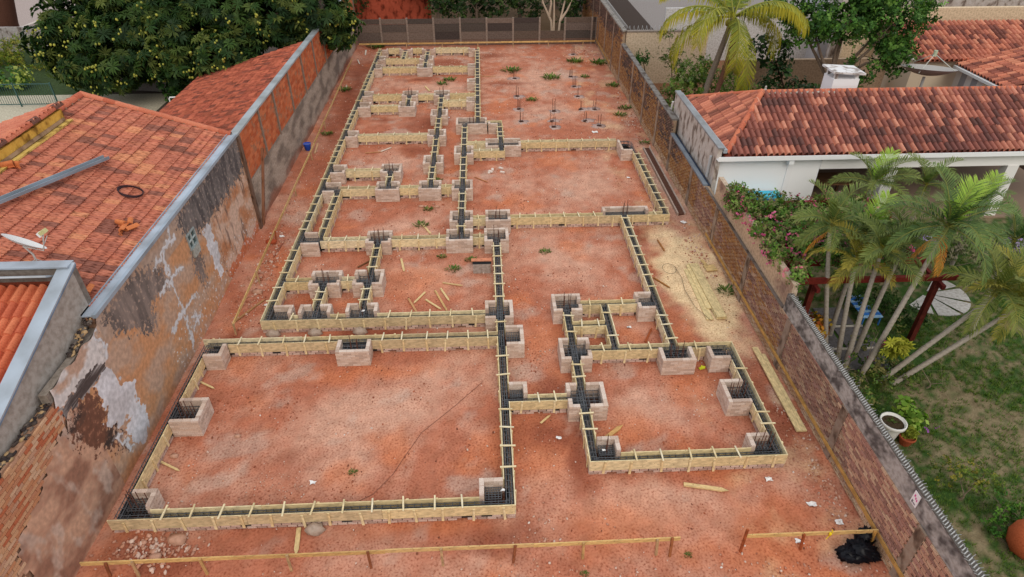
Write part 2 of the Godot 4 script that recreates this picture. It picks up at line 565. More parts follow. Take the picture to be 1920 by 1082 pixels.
func walls() -> void:
	# ---- right boundary wall: bare brick between concrete posts, 1.63 m high in front, higher at the back
	var o := thing("brick_boundary_wall", "long bare brick boundary wall with grey posts along right side of plot", "wall", Vector3(7.78, 0, -4.0))
	var topf := func(u: float) -> float:
		return 1.63 if u < 21.2 else (2.18 if u < 32.7 else 2.86)
	var body := MB.new()
	for e in [[0.0, 21.2, 1.63], [21.2, 32.7, 2.18], [32.7, 48.0, 2.86]]:
		body.ab(0.0, 0.16, -0.15, e[2], -e[1], -e[0], S(176, 152, 128))
	part("wall_core", body.mesh(M.mortar), o)
	var wn := fnl(51, 0.06, 4)
	var pale := [S(220, 190, 158), S(212, 174, 138), S(226, 202, 172), S(204, 164, 134), S(214, 182, 160)]
	var dull := [S(194, 150, 130), S(178, 134, 120), S(204, 164, 140), S(160, 122, 110), S(214, 182, 156), S(186, 144, 132)]
	var ochre := [S(200, 148, 96), S(186, 136, 92), S(208, 164, 116), S(174, 124, 90), S(190, 146, 112)]
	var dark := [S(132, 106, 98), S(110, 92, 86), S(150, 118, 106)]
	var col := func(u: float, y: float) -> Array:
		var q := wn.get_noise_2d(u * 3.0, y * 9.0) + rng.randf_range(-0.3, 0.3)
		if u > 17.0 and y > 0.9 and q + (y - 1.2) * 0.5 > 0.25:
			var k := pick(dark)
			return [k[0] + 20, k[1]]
		if y < 0.42 + q * 0.1:
			return pick(pale)
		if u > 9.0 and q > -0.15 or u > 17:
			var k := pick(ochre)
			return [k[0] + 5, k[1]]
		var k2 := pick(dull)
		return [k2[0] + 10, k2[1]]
	var posts := [2.6, 5.6, 8.7, 11.75, 14.8, 17.9, 21.0, 23.6, 26.4, 29.2, 32.6, 35.2, 37.8, 40.4, 43.0]
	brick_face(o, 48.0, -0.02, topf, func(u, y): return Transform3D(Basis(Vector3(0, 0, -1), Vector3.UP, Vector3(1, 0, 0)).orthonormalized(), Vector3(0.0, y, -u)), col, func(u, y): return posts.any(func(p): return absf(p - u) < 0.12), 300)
	for p in posts:
		var m := MB.new()
		m.ab(-0.042, 0.05, -0.1, topf.call(p) + 0.005, -p - 0.12, -p + 0.12, S(172, 150, 132).lerp(S(140, 122, 110), rng.randf()))
		part("post", m.mesh(M.stained), o)
	var rail := MB.new()
	for e in [[1.0, 12.2], [12.25, 15.3], [35.6, 41.0]]:
		rail.box(Transform3D(Basis(Vector3.RIGHT, 0.0), Vector3(-0.06, 0.4 - (0.06 if e[0] > 12 else 0.0), -(e[0] + e[1]) / 2)), Vector3(0.025, 0.1, e[1] - e[0]), S(206, 160, 96))
	part("nailed_board", rail.mesh(M.pine), o)
	var cap := MB.new()
	cap.ab(-0.03, 0.2, 2.18, 2.24, -32.7, -21.25, S(132, 128, 126))
	cap.ab(-0.03, 0.22, 2.86, 2.93, -48.0, -32.6, S(150, 146, 142))
	cap.ab(-0.02, 0.07, 1.63, 1.65, -16.3, -9.25, S(120, 110, 104))
	part("coping", cap.mesh(M.stained), o)
	var gut := MB.new()
	gut.ab(-0.05, 0.1, 1.632, 1.70, -21.15, -16.4, S(170, 178, 186))
	gut.ab(0.1, 0.2, 1.632, 1.66, -21.15, -16.4, S(70, 84, 110))
	part("metal_flashing", gut.mesh(M.zinc), o)
	coil("razor_wire", "coiled razor wire along top of the far brick wall", [Vector3(7.88, 3.06, -36.6), Vector3(7.88, 3.06, -52.0)], 0.15)
	# ---- neighbour's own wall behind it: grey plaster in front, beige plaster further back
	var g := thing("grey_plaster_wall", "grey stained plaster wall topped with spikes beside the lawn", "wall", Vector3(7.775, 0, -4.0))
	var gm := MB.new()
	var gn := fnl(52, 0.05, 4)
	grid_wall(gm, 9.2, 1.64, 2.13, 0.06, func(u, y):
		var q := gn.get_noise_2d(u * 22.0, y * 26.0) + 0.8 * gn.get_noise_2d(u * 90.0, y * 90.0)
		return S(184, 178, 174).lerp(S(98, 92, 90), clampf(q * 1.5 + 0.35, 0, 1)))
	gm.ab(0.004, 0.15, 1.635, 2.13, -9.2, 0.0, S(150, 144, 140))
	part("plaster", gm.mesh(M.mortar), g)
	var sp := MB.new()
	sp.ab(0.0, 0.15, 2.13, 2.15, -9.2, 0.0, S(150, 148, 146))
	part("cap_strip", sp.mesh(M.concrete), g)
	var sk := MB.new()
	for k in 150:
		for s in 2:
			var zz := -k * 0.061 - 0.03
			var b := Vector3(0.035 + 0.07 * s, 2.15, zz)
			var tip := b + Vector3(rng.randf_range(-0.05, 0.05) + 0.04 * (s * 2 - 1), 0.045, rng.randf_range(-0.03, 0.03))
			sk.bar(b, tip, 0.008, 0.008, S(150, 150, 150))
		sk.box(Transform3D(Basis(Vector3.UP, 0.5), Vector3(0.075, 2.158, -k * 0.061)), Vector3(0.11, 0.015, 0.016), S(176, 176, 174))
	stuff(part("spikes", sk.mesh(M.plain), g))
	var bw := thing("beige_plaster_wall", "beige plaster wall under the bougainvillea behind the brick wall", "wall", Vector3(7.86, 0, -13.2))
	var bm := MB.new()
	grid_wall(bm, 6.3, 1.5, 2.42, 0.09, func(u, y):
		var q := gn.get_noise_2d(u * 14.0 + 200.0, y * 14.0)
		return S(206, 178, 150).lerp(S(150, 122, 108), clampf(q * 2.2 - 0.35, 0, 1)))
	bm.ab(0.004, 0.16, 1.6, 2.42, -6.3, 0.0, S(200, 180, 158))
	bm.ab(0.1, 0.16, -0.1, 1.6, -6.3, 0.0, S(190, 170, 150))
	part("plaster", bm.mesh(M.mortar), bw)
	var sg := thing("warning_sign", "small white warning sign with pink print on grey plaster wall", "sign", Vector3(7.765, 1.93, -7.05))
	var sm := MB.new()
	sm.ab(-0.006, 0.006, -0.15, 0.15, -0.085, 0.085, S(238, 232, 234))
	part("plate", sm.mesh(M.paint), sg)
	var pm := MB.new()
	for e in [[0.03, 0.09, -0.05, -0.02, 0], [0.0, 0.05, -0.01, 0.02, 0], [-0.02, 0.03, 0.03, 0.055, 0], [-0.13, -0.06, -0.06, -0.02, 1], [-0.12, -0.09, -0.01, 0.05, 1]]:
		pm = MB.new()
		pm.ab(-0.0085, -0.0065, e[0], e[1], e[2], e[3], S(214, 88, 150) if e[4] == 0 else S(120, 116, 120))
		part("print", pm.mesh(M.plain), sg)
	# ---- back wall: precast posts with slabs slid between them
	var bk := thing("precast_back_wall", "dark grey precast concrete panel wall across the back of the plot", "wall", Vector3(-8.3, 0, -45.1))
	var xs := [0.0, 1.67, 3.41, 5.15, 6.91, 8.67, 10.43, 12.21, 13.91, 15.72, 16.05]
	var pc := [S(96, 88, 84), S(112, 102, 96), S(84, 78, 76), S(124, 112, 104), S(104, 92, 84), S(72, 68, 66)]
	for k in xs.size():
		var m := MB.new()
		m.ab(xs[k] - 0.06, xs[k] + 0.06, -0.15, 1.8 - 0.01 * k, -0.07, 0.07, S(150, 136, 126))
		part("post", m.mesh(M.mortar), bk)
		if k == xs.size() - 1:
			continue
		for r in 4:
			if k == 7 and r > 1:
				continue
			var pn := MB.new()
			var hh: float = [0.4, 0.5, 0.5, 0.33][r]
			var y0: float = [-0.02, 0.385, 0.89, 1.395][r]
			pn.box(Transform3D(Basis(Vector3.RIGHT, rng.randf_range(-0.02, 0.02)), Vector3((xs[k] + xs[k + 1]) / 2, y0 + hh / 2, rng.randf_range(-0.01, 0.01))), Vector3(xs[k + 1] - xs[k] - 0.12, hh - 0.012, 0.04), pc[rng.randi() % pc.size()].lerp(S(140, 100, 84), 0.35 if r == 0 else 0.05))
			part("panel", pn.mesh(M.mortar), bk)
	# ---- walls of the yard behind the right house
	var yw := MB.new()
	yw.ab(8.0, 12.6, -0.1, 2.82, -36.9, -36.72, S(214, 196, 172))
	yw.ab(8.0, 12.6, 2.82, 2.88, -36.94, -36.68, S(150, 140, 132))
	one("yard_wall", yw.mesh(M.mortar), "beige yard wall with razor wire meeting the brick boundary wall", "wall")
	coil("razor_wire", "short coil of razor wire on the beige yard wall", [Vector3(8.1, 3.0, -36.8), Vector3(11.6, 3.0, -36.8)], 0.14)

# the face of a wall that runs along -z from the origin, looking towards -x, as a grid of coloured patches
func grid_wall(m: MB, length: float, y0: float, y1: float, st: float, color: Callable, face := -1.0) -> void:
	var nu := int(ceil(length / st))
	var ny := int(ceil((y1 - y0) / st))
	var k := m.v.size()
	for a in nu + 1:
		for b in ny + 1:
			var u := length * a / nu
			var y := y0 + (y1 - y0) * b / ny
			m.v.append(Vector3(0, y, -u)); m.n.append(Vector3(face, 0, 0)); m.t.append(Vector2(u, y)); m.c.append(color.call(u, y))
	for a in nu:
		for b in ny:
			var e := k + a * (ny + 1) + b
			if face > 0:
				m.i.append_array(PackedInt32Array([e, e + 1, e + ny + 1, e + 1, e + ny + 2, e + ny + 1]))
			else:
				m.i.append_array(PackedInt32Array([e, e + ny + 1, e + 1, e + 1, e + ny + 1, e + ny + 2]))

func coil(called: String, label: String, ends: Array, r: float) -> void:
	var m := MB.new()
	var d: Vector3 = ends[1] - ends[0]
	var l := d.length()
	d /= l
	var x := d.cross(Vector3.UP)
	var pts := []
	var rad := []
	var turns := int(l / 0.22)
	for k in turns * 9:
		var g := TAU * k / 9.0
		pts.append(ends[0] + d * l * k / (turns * 9.0) + x * cos(g) * r + Vector3.UP * sin(g) * r)
		rad.append(0.009)
	m.tube(pts, rad, 4, S(170, 172, 174))
	one(called, m.mesh(M.plain), label, "razor wire")

# ---------------------------------------------------------------- left boundary wall
func near_seg(p: Vector2, pts: Array) -> float:
	var best := 99.0
	for k in pts.size() - 1:
		best = minf(best, p.distance_to(Geometry2D.get_closest_point_to_segment(p, pts[k], pts[k + 1])))
	return best

func left_wall() -> void:
	var o := thing("stained_boundary_wall", "tall stained plaster boundary wall with white patches on the left", "wall", Vector3(-8.25, 0, 0))
	# plaster print: ochre render, soot-dark streaks, repair plaster, all seen in the photograph
	var W := 1536
	var Hh := 352
	var zl := 16.9
	var hl := 3.72
	var im := Image.create(W, Hh, false, Image.FORMAT_RGB8)
	var n1 := fnl(61, 0.05, 5)
	var n2 := fnl(62, 0.05, 4)
	var n3 := fnl(63, 0.05, 3)
	var blob := PackedVector2Array([Vector2(-10.07,2.55),Vector2(-10.18,2.25),Vector2(-10.12,1.86),Vector2(-9.96,1.60),Vector2(-10.17,1.23),Vector2(-10.54,1.14),Vector2(-10.64,0.97),Vector2(-10.37,1.03),Vector2(-10.27,0.79),Vector2(-10.48,0.59),Vector2(-10.57,0.08),Vector2(-10.99,0.10),Vector2(-11.25,0.69),Vector2(-11.09,1.35),Vector2(-11.30,1.51),Vector2(-11.27,1.65),Vector2(-10.90,1.82),Vector2(-10.79,2.24),Vector2(-10.72,2.57),Vector2(-10.38,2.50)])
	var upper := PackedVector2Array([Vector2(-10.85,3.45),Vector2(-10.04,3.60),Vector2(-9.00,3.6),Vector2(-8.92,2.95),Vector2(-9.25,2.96),Vector2(-10.2,2.88),Vector2(-10.4,2.5),Vector2(-10.72,2.57),Vector2(-10.92,2.62)])
	var diag := PackedVector2Array([Vector2(-9.04,2.94),Vector2(-10.22,2.93),Vector2(-10.69,2.64),Vector2(-10.66,2.49),Vector2(-10.17,2.58),Vector2(-9.02,2.66)])
	var brown := PackedVector2Array([Vector2(-9.81,2.60),Vector2(-10.15,2.26),Vector2(-10.05,1.77),Vector2(-9.96,1.60),Vector2(-10.14,1.20),Vector2(-10.19,0.52),Vector2(-9.12,1.77),Vector2(-9.00,2.38),Vector2(-9.43,2.58)])
	var band := PackedVector2Array([Vector2(-16.2,3.62),Vector2(-20.8,3.7),Vector2(-20.8,2.45),Vector2(-19.68,2.43),Vector2(-16.78,2.44),Vector2(-15.71,2.75),Vector2(-15.4,3.4)])
	var dark2 := PackedVector2Array([Vector2(-12.85,3.5),Vector2(-14.02,2.95),Vector2(-14.10,2.31),Vector2(-13.45,2.45),Vector2(-12.97,2.45),Vector2(-12.89,1.95),Vector2(-12.74,1.76),Vector2(-12.34,2.26),Vector2(-12.03,2.48),Vector2(-11.56,2.75),Vector2(-11.2,3.5),Vector2(-12.08,3.52)])
	var dark3 := PackedVector2Array([Vector2(-15.59,2.24),Vector2(-16.16,2.24),Vector2(-16.08,1.77),Vector2(-15.95,1.0),Vector2(-15.7,1.1),Vector2(-15.49,1.76)])
	var stripe := PackedVector2Array([Vector2(-17.12,2.42),Vector2(-17.17,2.05),Vector2(-17.24,1.63),Vector2(-17.07,0.62),Vector2(-16.75,0.75),Vector2(-16.68,0.96),Vector2(-16.63,1.88),Vector2(-16.62,2.44)])
	var pink := PackedVector2Array([Vector2(-17.4,2.36),Vector2(-20.7,2.36),Vector2(-20.7,0.0),Vector2(-17.65,0.0),Vector2(-17.3,0.66)])
	var cracks := [[Vector2(-14.28,2.76),Vector2(-14.10,2.31),Vector2(-14.22,1.85),Vector2(-14.21,1.36),Vector2(-14.12,0.33)],[Vector2(-15.16,1.26),Vector2(-14.21,1.36),Vector2(-13.38,1.26)],[Vector2(-14.88,2.35),Vector2(-14.19,2.42),Vector2(-13.50,2.44)],[Vector2(-10.84,3.63),Vector2(-10.88,3.13),Vector2(-10.87,2.76)],[Vector2(-14.94,3.59),Vector2(-14.81,3.34),Vector2(-14.48,3.23),Vector2(-13.72,3.13)],[Vector2(-15.10,3.17),Vector2(-14.48,3.23),Vector2(-14.17,2.99),Vector2(-14.27,2.59)],[Vector2(-14.6,0.9),Vector2(-15.0,0.6),Vector2(-14.4,0.65)],[Vector2(-10.0,1.1),Vector2(-10.35,0.4)]]
	for py in Hh:
		var y := hl * (1.0 - (py + 0.5) / Hh)
		for px in W:
			var z := -3.9 - zl * (px + 0.5) / W
			var gr := hash(px * 733 + py * 9176) % 1000 / 1000.0 - 0.5
			var q := Vector2(z + n2.get_noise_2d(z * 60.0, y * 60.0) * 0.22, y + n2.get_noise_2d(z * 60.0 + 99.0, y * 60.0) * 0.16)
			var qs := q + Vector2(n3.get_noise_2d(z * 150.0, y * 130.0) + gr * 0.5, n3.get_noise_2d(z * 130.0 + 50.0, y * 110.0) * 0.9 + gr * 0.5) * 0.32
			var a := n1.get_noise_2d(z * 14.0, y * 22.0)
			var f := n3.get_noise_2d(z * 130.0, y * 120.0)
			var streak := n1.get_noise_2d(z * 42.0, y * 9.0)
			var col := C(206, 152, 112).lerp(C(196, 164, 142), clampf(0.5 + a * 1.8, 0, 1))
			if z > -9.6:
				col = C(206, 164, 138).lerp(C(160, 118, 98), clampf(0.3 + a * 2.6 + f * 0.4, 0, 1)).lerp(C(206, 184, 170), clampf(n2.get_noise_2d(z * 26.0, y * 16.0) * 2.4 - 0.3, 0, 0.7))
			if y > 2.9 and z < -11.0:
				col = col.lerp(C(176, 158, 146), 0.6)
			if Geometry2D.is_point_in_polygon(qs, pink):
				col = C(214, 182, 162).lerp(C(190, 132, 96), clampf(0.3 + a * 2.0, 0, 1)).lerp(C(112, 90, 80), clampf(streak * 3.2 - 0.75 + (y - 1.4) * 0.35, 0, 0.75))
				if y < 0.5 + a * 0.5:
					col = col.lerp(C(206, 106, 66), 0.6)
			if Geometry2D.is_point_in_polygon(qs, dark2) or Geometry2D.is_point_in_polygon(qs, dark3):
				col = C(150, 134, 126).lerp(C(104, 95, 92), clampf(0.5 + streak * 1.5 + f * 0.5, 0, 1)).lerp(C(176, 152, 138), clampf(f * 3.0 - 0.9 - a, 0, 0.8))
			if Geometry2D.is_point_in_polygon(qs, band):
				col = C(128, 119, 116).lerp(C(92, 86, 86), clampf(0.5 + streak * 2.0, 0, 1)).lerp(C(178, 158, 144), clampf(f * 3.0 - 1.0, 0, 0.7))
			if Geometry2D.is_point_in_polygon(qs, brown):
				col = C(122, 84, 68).lerp(C(74, 62, 58), clampf(0.3 + a * 2.6, 0, 1)).lerp(C(170, 120, 96), clampf(f * 2.5 - 0.7, 0, 0.6))
			if Geometry2D.is_point_in_polygon(q, upper):
				col = C(222, 216, 214).lerp(C(196, 160, 138), clampf(a * 4.0 - 0.3, 0, 0.9))
			if Geometry2D.is_point_in_polygon(q, diag):
				col = C(86, 76, 74).lerp(C(176, 170, 168), clampf(0.4 + n1.get_noise_2d(z * 9.0, y * 150.0) * 2.6, 0, 1))
			if Geometry2D.is_point_in_polygon(q, blob) or Geometry2D.is_point_in_polygon(q, stripe):
				col = C(226, 226, 232).lerp(C(206, 204, 208), clampf(0.5 + a * 2.0, 0, 1))
			var near := 9.0
			for e in cracks:
				near = minf(near, near_seg(q, e))
			if near < 0.055 + 0.03 * f:
				col = C(216, 216, 220)
			elif near < 0.1:
				col = col.lerp(C(190, 182, 178), 0.5)
			var spot := n2.get_noise_2d(z * 110.0, y * 110.0 + 33.0)
			if spot > 0.42 and y < 1.1 and z < -13.0:
				col = C(226, 222, 220)
			col = col * (0.95 + 0.12 * f)
			im.set_pixel(px, py, col)
	var m := mat("left_plaster", Color.WHITE, 0.94, ImageTexture.create_from_image(im), 1.0, false)
	m.texture_repeat = false
	var top := func(z: float) -> float:
		return 3.68 if z < -11.0 else (3.42 + 0.05 * sin(z * 9.0) if z < -9.0 else 3.15 + 0.04 * sin(z * 14.0))
	var face := MB.new()
	var uneven := fnl(64, 0.05, 4)
	var st := 0.11
	var nu := int(zl / st)
	var ny := 34
	var exposed := PackedVector2Array([Vector2(-3.0,3.4),Vector2(-9.1,3.4),Vector2(-9.0,2.66),Vector2(-8.23,2.33),Vector2(-7.73,2.07),Vector2(-7.21,1.99),Vector2(-6.75,1.73),Vector2(-6.68,1.22),Vector2(-6.0,0.7),Vector2(-3.0,0.4)])
	for a in nu + 1:
		for b in ny + 1:
			var z := -3.9 - zl * a / nu
			var y: float = top.call(z) * b / ny
			face.v.append(Vector3(uneven.get_noise_2d(z * 12.0, y * 12.0) * 0.02, y, z))
			face.n.append(Vector3.RIGHT); face.c.append(Color.WHITE); face.t.append(Vector2(float(a) / nu, 1.0 - y / hl))
	for a in nu:
		for b in ny:
			var e := a * (ny + 1) + b
			var zm := -3.9 - zl * (a + 0.5) / nu
			var ym: float = top.call(zm) * (b + 0.5) / ny
			if Geometry2D.is_point_in_polygon(Vector2(zm + uneven.get_noise_2d(zm * 30.0, ym * 30.0) * 0.3, ym), exposed):
				continue
			if zm < -15.6 and zm > -16.15 and ym > 2.38 and ym < 2.86:
				continue
			face.i.append_array(PackedInt32Array([e, e + 1, e + ny + 1, e + 1, e + ny + 2, e + ny + 1]))
	for k in face.v.size():
		var a := k / (ny + 1)
		var b := k % (ny + 1)
		var dz := face.v[mini(a + 1, nu) * (ny + 1) + b] - face.v[maxi(a - 1, 0) * (ny + 1) + b]
		var dy := face.v[a * (ny + 1) + mini(b + 1, ny)] - face.v[a * (ny + 1) + maxi(b - 1, 0)]
		face.n[k] = dy.cross(dz).normalized() * -1.0
		if face.n[k].x < 0:
			face.n[k] = -face.n[k]
	part("plaster", face.mesh(m), o)
	var core := MB.new()
	core.ab(-0.19, -0.035, -0.1, 3.14, -11.0, -3.5, S(168, 132, 108))
	core.ab(-0.19, -0.035, 3.14, 3.38, -11.0, -9.0, S(150, 140, 130))
	core.ab(-0.19, -0.03, -0.1, 2.36, -20.8, -11.0, S(168, 132, 108))
	core.ab(-0.19, -0.03, 2.88, 3.66, -20.8, -11.0, S(168, 132, 108))
	core.ab(-0.19, -0.03, 2.36, 2.88, -15.58, -11.0, S(168, 132, 108))
	core.ab(-0.19, -0.03, 2.36, 2.88, -20.8, -16.17, S(168, 132, 108))
	part("wall_core", core.mesh(M.mortar), o)
	var rub := MB.new()
	for k in 190:
		var z := rng.randf_range(-9.0, -4.2) if k < 140 else rng.randf_range(-11.0, -10.1)
		rub.lump(Vector3(-0.11 + rng.randf_range(-0.09, 0.08), (3.14 if k < 140 else 3.4 + 0.25 * (-10.1 - z)) + rng.randf() * 0.02, z), Vector3(rng.randf_range(0.02, 0.06), rng.randf_range(0.015, 0.035), rng.randf_range(0.02, 0.08)), n1, 1.0, 5, 6, [S(84, 74, 70), S(190, 160, 120), S(120, 108, 100), S(64, 58, 56)][rng.randi() % 4])
	stuff(part("broken_top", rub.mesh(M.mortar), o))
	var expo := [S(214, 170, 134), S(206, 150, 112), S(220, 186, 156), S(200, 144, 112), S(204, 164, 138), S(196, 118, 86)]
	brick_face(o, 6.0, 0.4, func(u): return 3.12, func(u, y): return Transform3D(Basis(Vector3(0, 0, -1), Vector3.UP, Vector3(1, 0, 0)).orthonormalized(), Vector3(-0.03, y, -3.6 - u)), func(u, y): return pick(expo) if rng.randf() > 0.12 else [0, expo[0]], func(u, y): return not Geometry2D.is_point_in_polygon(Vector2(-3.6 - u, y), exposed), 300, 0.075, 0.23, 0.03)
	# little four-pane window let into it
	var w := thing("small_window", "small four pane steel window high in the stained left wall", "window", Vector3(-8.25, 2.62, -15.88))
	var fr := MB.new()
	for e in [[-0.27, 0.27, 0.2, 0.24], [-0.27, 0.27, -0.24, -0.2]]:
		fr.ab(-0.06, 0.03, e[2], e[3], e[0], e[1], S(150, 160, 160))
	for e in [[-0.27, -0.23], [0.23, 0.27]]:
		fr.ab(-0.06, 0.03, -0.2, 0.2, e[0], e[1], S(150, 160, 160))
	fr.ab(-0.03, 0.02, -0.012, 0.012, -0.23, 0.23, S(190, 200, 200))
	fr.ab(-0.03, 0.02, -0.2, 0.2, -0.012, 0.012, S(190, 200, 200))
	var wf := part("frame", fr.mesh(M.plain), w)
	for a in 2:
		for b in 2:
			var pn := MB.new()
			pn.ab(-0.022, -0.018, -0.2 + 0.212 * a, -0.012 + 0.212 * a, -0.23 + 0.242 * b, -0.012 + 0.242 * b)
			part("pane", pn.mesh(M.pane), wf)
	var sill := MB.new()
	sill.ab(-0.05, 0.05, -0.5, -0.245, -0.24, 0.2, S(176, 178, 172))
	part("sill", sill.mesh(M.mortar), w)
	# metal gutter along its top
	var gt := MB.new()
	gt.ab(-8.5, -8.28, 3.665, 3.69, -20.75, -11.0, S(226, 232, 240))
	gt.ab(-8.285, -8.2, 3.63, 3.72, -20.75, -11.0, S(206, 216, 226))
	gt.ab(-8.52, -8.5, 3.665, 3.73, -20.75, -11.0, S(206, 216, 226))
	one("roof_gutter", gt.mesh(M.zinc), "pale blue metal gutter capping the stained left wall", "gutter")
	# ---- the part further back: clay block above, cement render below
	var f := thing("clay_block_wall", "orange clay block wall with grey rendered base at the left rear", "wall", Vector3(-8.25, 0, -20.8))
	var fm := MB.new()
	grid_wall(fm, 24.6, 0.0, 1.85, 0.12, func(u, y):
		var q := n1.get_noise_2d(u * 9.0, y * 24.0)
		return S(182, 166, 152).lerp(S(132, 118, 108), clampf(0.4 + q * 2.4, 0, 1)).lerp(S(176, 110, 84), clampf(0.9 - y * 2.2 + q, 0, 0.6)), 1.0)
	part("render", fm.mesh(M.mortar), f)
	var fb := MB.new()
	fb.ab(-0.19, -0.004, -0.1, 1.85, -24.6, 0.0, S(150, 140, 130))
	fb.ab(-0.19, -0.03, 1.85, 3.6, -24.6, 0.0, S(178, 120, 90))
	part("wall_core", fb.mesh(M.mortar), f)
	var clay := [S(206, 116, 76), S(196, 104, 66), S(214, 128, 88), S(188, 98, 64), S(202, 122, 86)]
	var piers := [0.25, 2.6, 4.65, 7.1, 9.6, 12.1, 14.6, 17.1, 19.6, 22.1, 24.4]
	brick_face(f, 24.6, 1.86, func(u): return 3.6, func(u, y): return Transform3D(Basis(Vector3(0, 0, -1), Vector3.UP, Vector3(1, 0, 0)).orthonormalized(), Vector3(-0.045, y, -u)), func(u, y): return pick(clay), func(u, y): return piers.any(func(p): return absf(p - u) < 0.07), 200, 0.145, 0.29, 0.02)
	for p in piers:
		var pm := MB.new()
		pm.ab(-0.05, 0.02, 1.8, 3.6, -p - 0.06, -p + 0.06, S(150, 132, 118))
		part("pier", pm.mesh(M.mortar), f)
	var fp := MB.new()
	fp.ab(-0.05, 0.07, -0.1, 3.55, -0.18, 0.02, S(120, 96, 82))
	fp.bar(Vector3(0.03, 0.0, -0.25), Vector3(0.0, 2.3, -2.1), 0.12, 0.12, S(150, 104, 80), Vector3.RIGHT)
	part("corner_pier", fp.mesh(M.stained), f)
	var fc := MB.new()
	fc.ab(-0.25, 0.03, 3.6, 3.67, -24.6, 0.0, S(214, 216, 214))
	part("coping", fc.mesh(M.zinc), f)

# a roof tile lying along +z (down the slope), w wide, l long; y is up from the roof
func tile_profile(kind: String, w: float) -> Array:
	var p := []
	if kind == "barrel":
		p = [Vector2(-0.5, 0.0), Vector2(-0.42, -0.05), Vector2(-0.26, -0.055), Vector2(-0.19, -0.02), Vector2(-0.14, 0.036), Vector2(0.0, 0.068), Vector2(0.15, 0.078), Vector2(0.3, 0.068), Vector2(0.44, 0.036), Vector2(0.5, -0.01)]
	else:
		p = [Vector2(-0.5, 0.006), Vector2(-0.44, 0.026), Vector2(-0.36, 0.026), Vector2(-0.3, 0.004), Vector2(-0.08, 0.002), Vector2(-0.02, 0.022), Vector2(0.08, 0.022), Vector2(0.14, 0.004), Vector2(0.38, 0.002), Vector2(0.46, 0.01), Vector2(0.5, 0.006)]
	var r := []
	for e in p:
		r.append(Vector2(e.x * w, e.y))
	return r

func add_tile(m: MB, kind: String, xf: Transform3D, w: float, l: float, col: Color) -> void:
	var p := tile_profile(kind, w)
	var th := 0.014
	var lift := 0.03 if kind == "barrel" else 0.042
	var k := m.v.size()
	for e in 2:
		var z := (0.5 - e) * l
		var y0 := lift if e == 0 else 0.0
		for a in p.size():
			var d: Vector2 = p[mini(a + 1, p.size() - 1)] - p[maxi(a - 1, 0)]
			m.v.append(xf * Vector3(p[a].x, p[a].y + y0, z)); m.n.append((xf.basis * Vector3(-d.y, d.x, 0)).normalized()); m.c.append(col); m.t.append(Vector2(p[a].x, z))
	for a in p.size() - 1:
		var e := k + a
		m.i.append_array(PackedInt32Array([e, e + p.size(), e + 1, e + 1, e + p.size(), e + p.size() + 1]))
	for a in p.size() - 1:                                # the front lip
		var A: Vector3 = xf * Vector3(p[a].x, p[a].y + lift, l * 0.5)
		var B: Vector3 = xf * Vector3(p[a + 1].x, p[a + 1].y + lift, l * 0.5)
		var dn: Vector3 = xf.basis * Vector3(0, -th - lift, 0)
		m.quad(A + dn, B + dn, B, A, col)

func tile_mesh(kind: String, w: float, l: float, col: Color, key: int, mt: String) -> ArrayMesh:
	var k := "tile/%s/%.2f/%.2f/%d/%s" % [kind, w, l, key, mt]
	if not cache.has(k):
		var m := MB.new()
		add_tile(m, kind, Transform3D(), w, l, col)
		cache[k] = m.mesh(M[mt])
	return cache[k]

# tiles on a sloping plane: o is the lower corner, u runs along the eave, v up the slope
func tiled(owner: Node3D, kind: String, o: Vector3, u: Vector3, v: Vector3, nu: int, nv: int, w: float, e: float, cols: Array, keep: Callable, most: int, mt := "tile", wild := 0.12) -> void:
	var nrm := v.cross(u).normalized()
	if nrm.y < 0:
		nrm = -nrm
	var bz := -v
	var bx := nrm.cross(bz).normalized()
	var list := []
	var pn := fnl(71, 0.05, 3)
	for a in nv:
		for b in nu:
			var cu := (b + 0.5) * w
			var cv := (a + 0.5) * e
			if not keep.call(cu, cv):
				continue
			var at := o + u * (cu + rng.randf_range(-0.006, 0.006)) + v * (cv + rng.randf_range(-0.008, 0.008))
			var xf := Transform3D(Basis(bx, nrm, bz) * Basis.from_euler(Vector3(rng.randf_range(-0.012, 0.012), rng.randf_range(-0.02, 0.02), rng.randf_range(-0.015, 0.015))), at)
			var q := pn.get_noise_2d(cu * 14.0, cv * 14.0 + 31.0) * 0.8 + rng.randf_range(-0.62, 0.62)
			var ci := clampi(int((q + 0.75) / 1.5 * cols.size()), 0, cols.size() - 1)
			var g := owner.global_position + at
			list.append([(g - EYE).length() + (0.0 if in_frame(g) else 500.0), xf, ci])
	list.sort_custom(func(p, q): return p[0] < q[0])
	var rest := MB.new()
	for k in list.size():
		if k < most:
			part("tile", tile_mesh(kind, w * 1.0, e + 0.05, cols[list[k][2]], list[k][2] + hash(cols) % 1000 * 100, mt), owner, list[k][1])
		else:
			add_tile(rest, kind, list[k][1], w, e + 0.05, cols[list[k][2]] * rng.randf_range(1.0 - wild, 1.0 + wild))
	if list.size() > most:
		stuff(part("tiles", rest.mesh(M[mt]), owner))

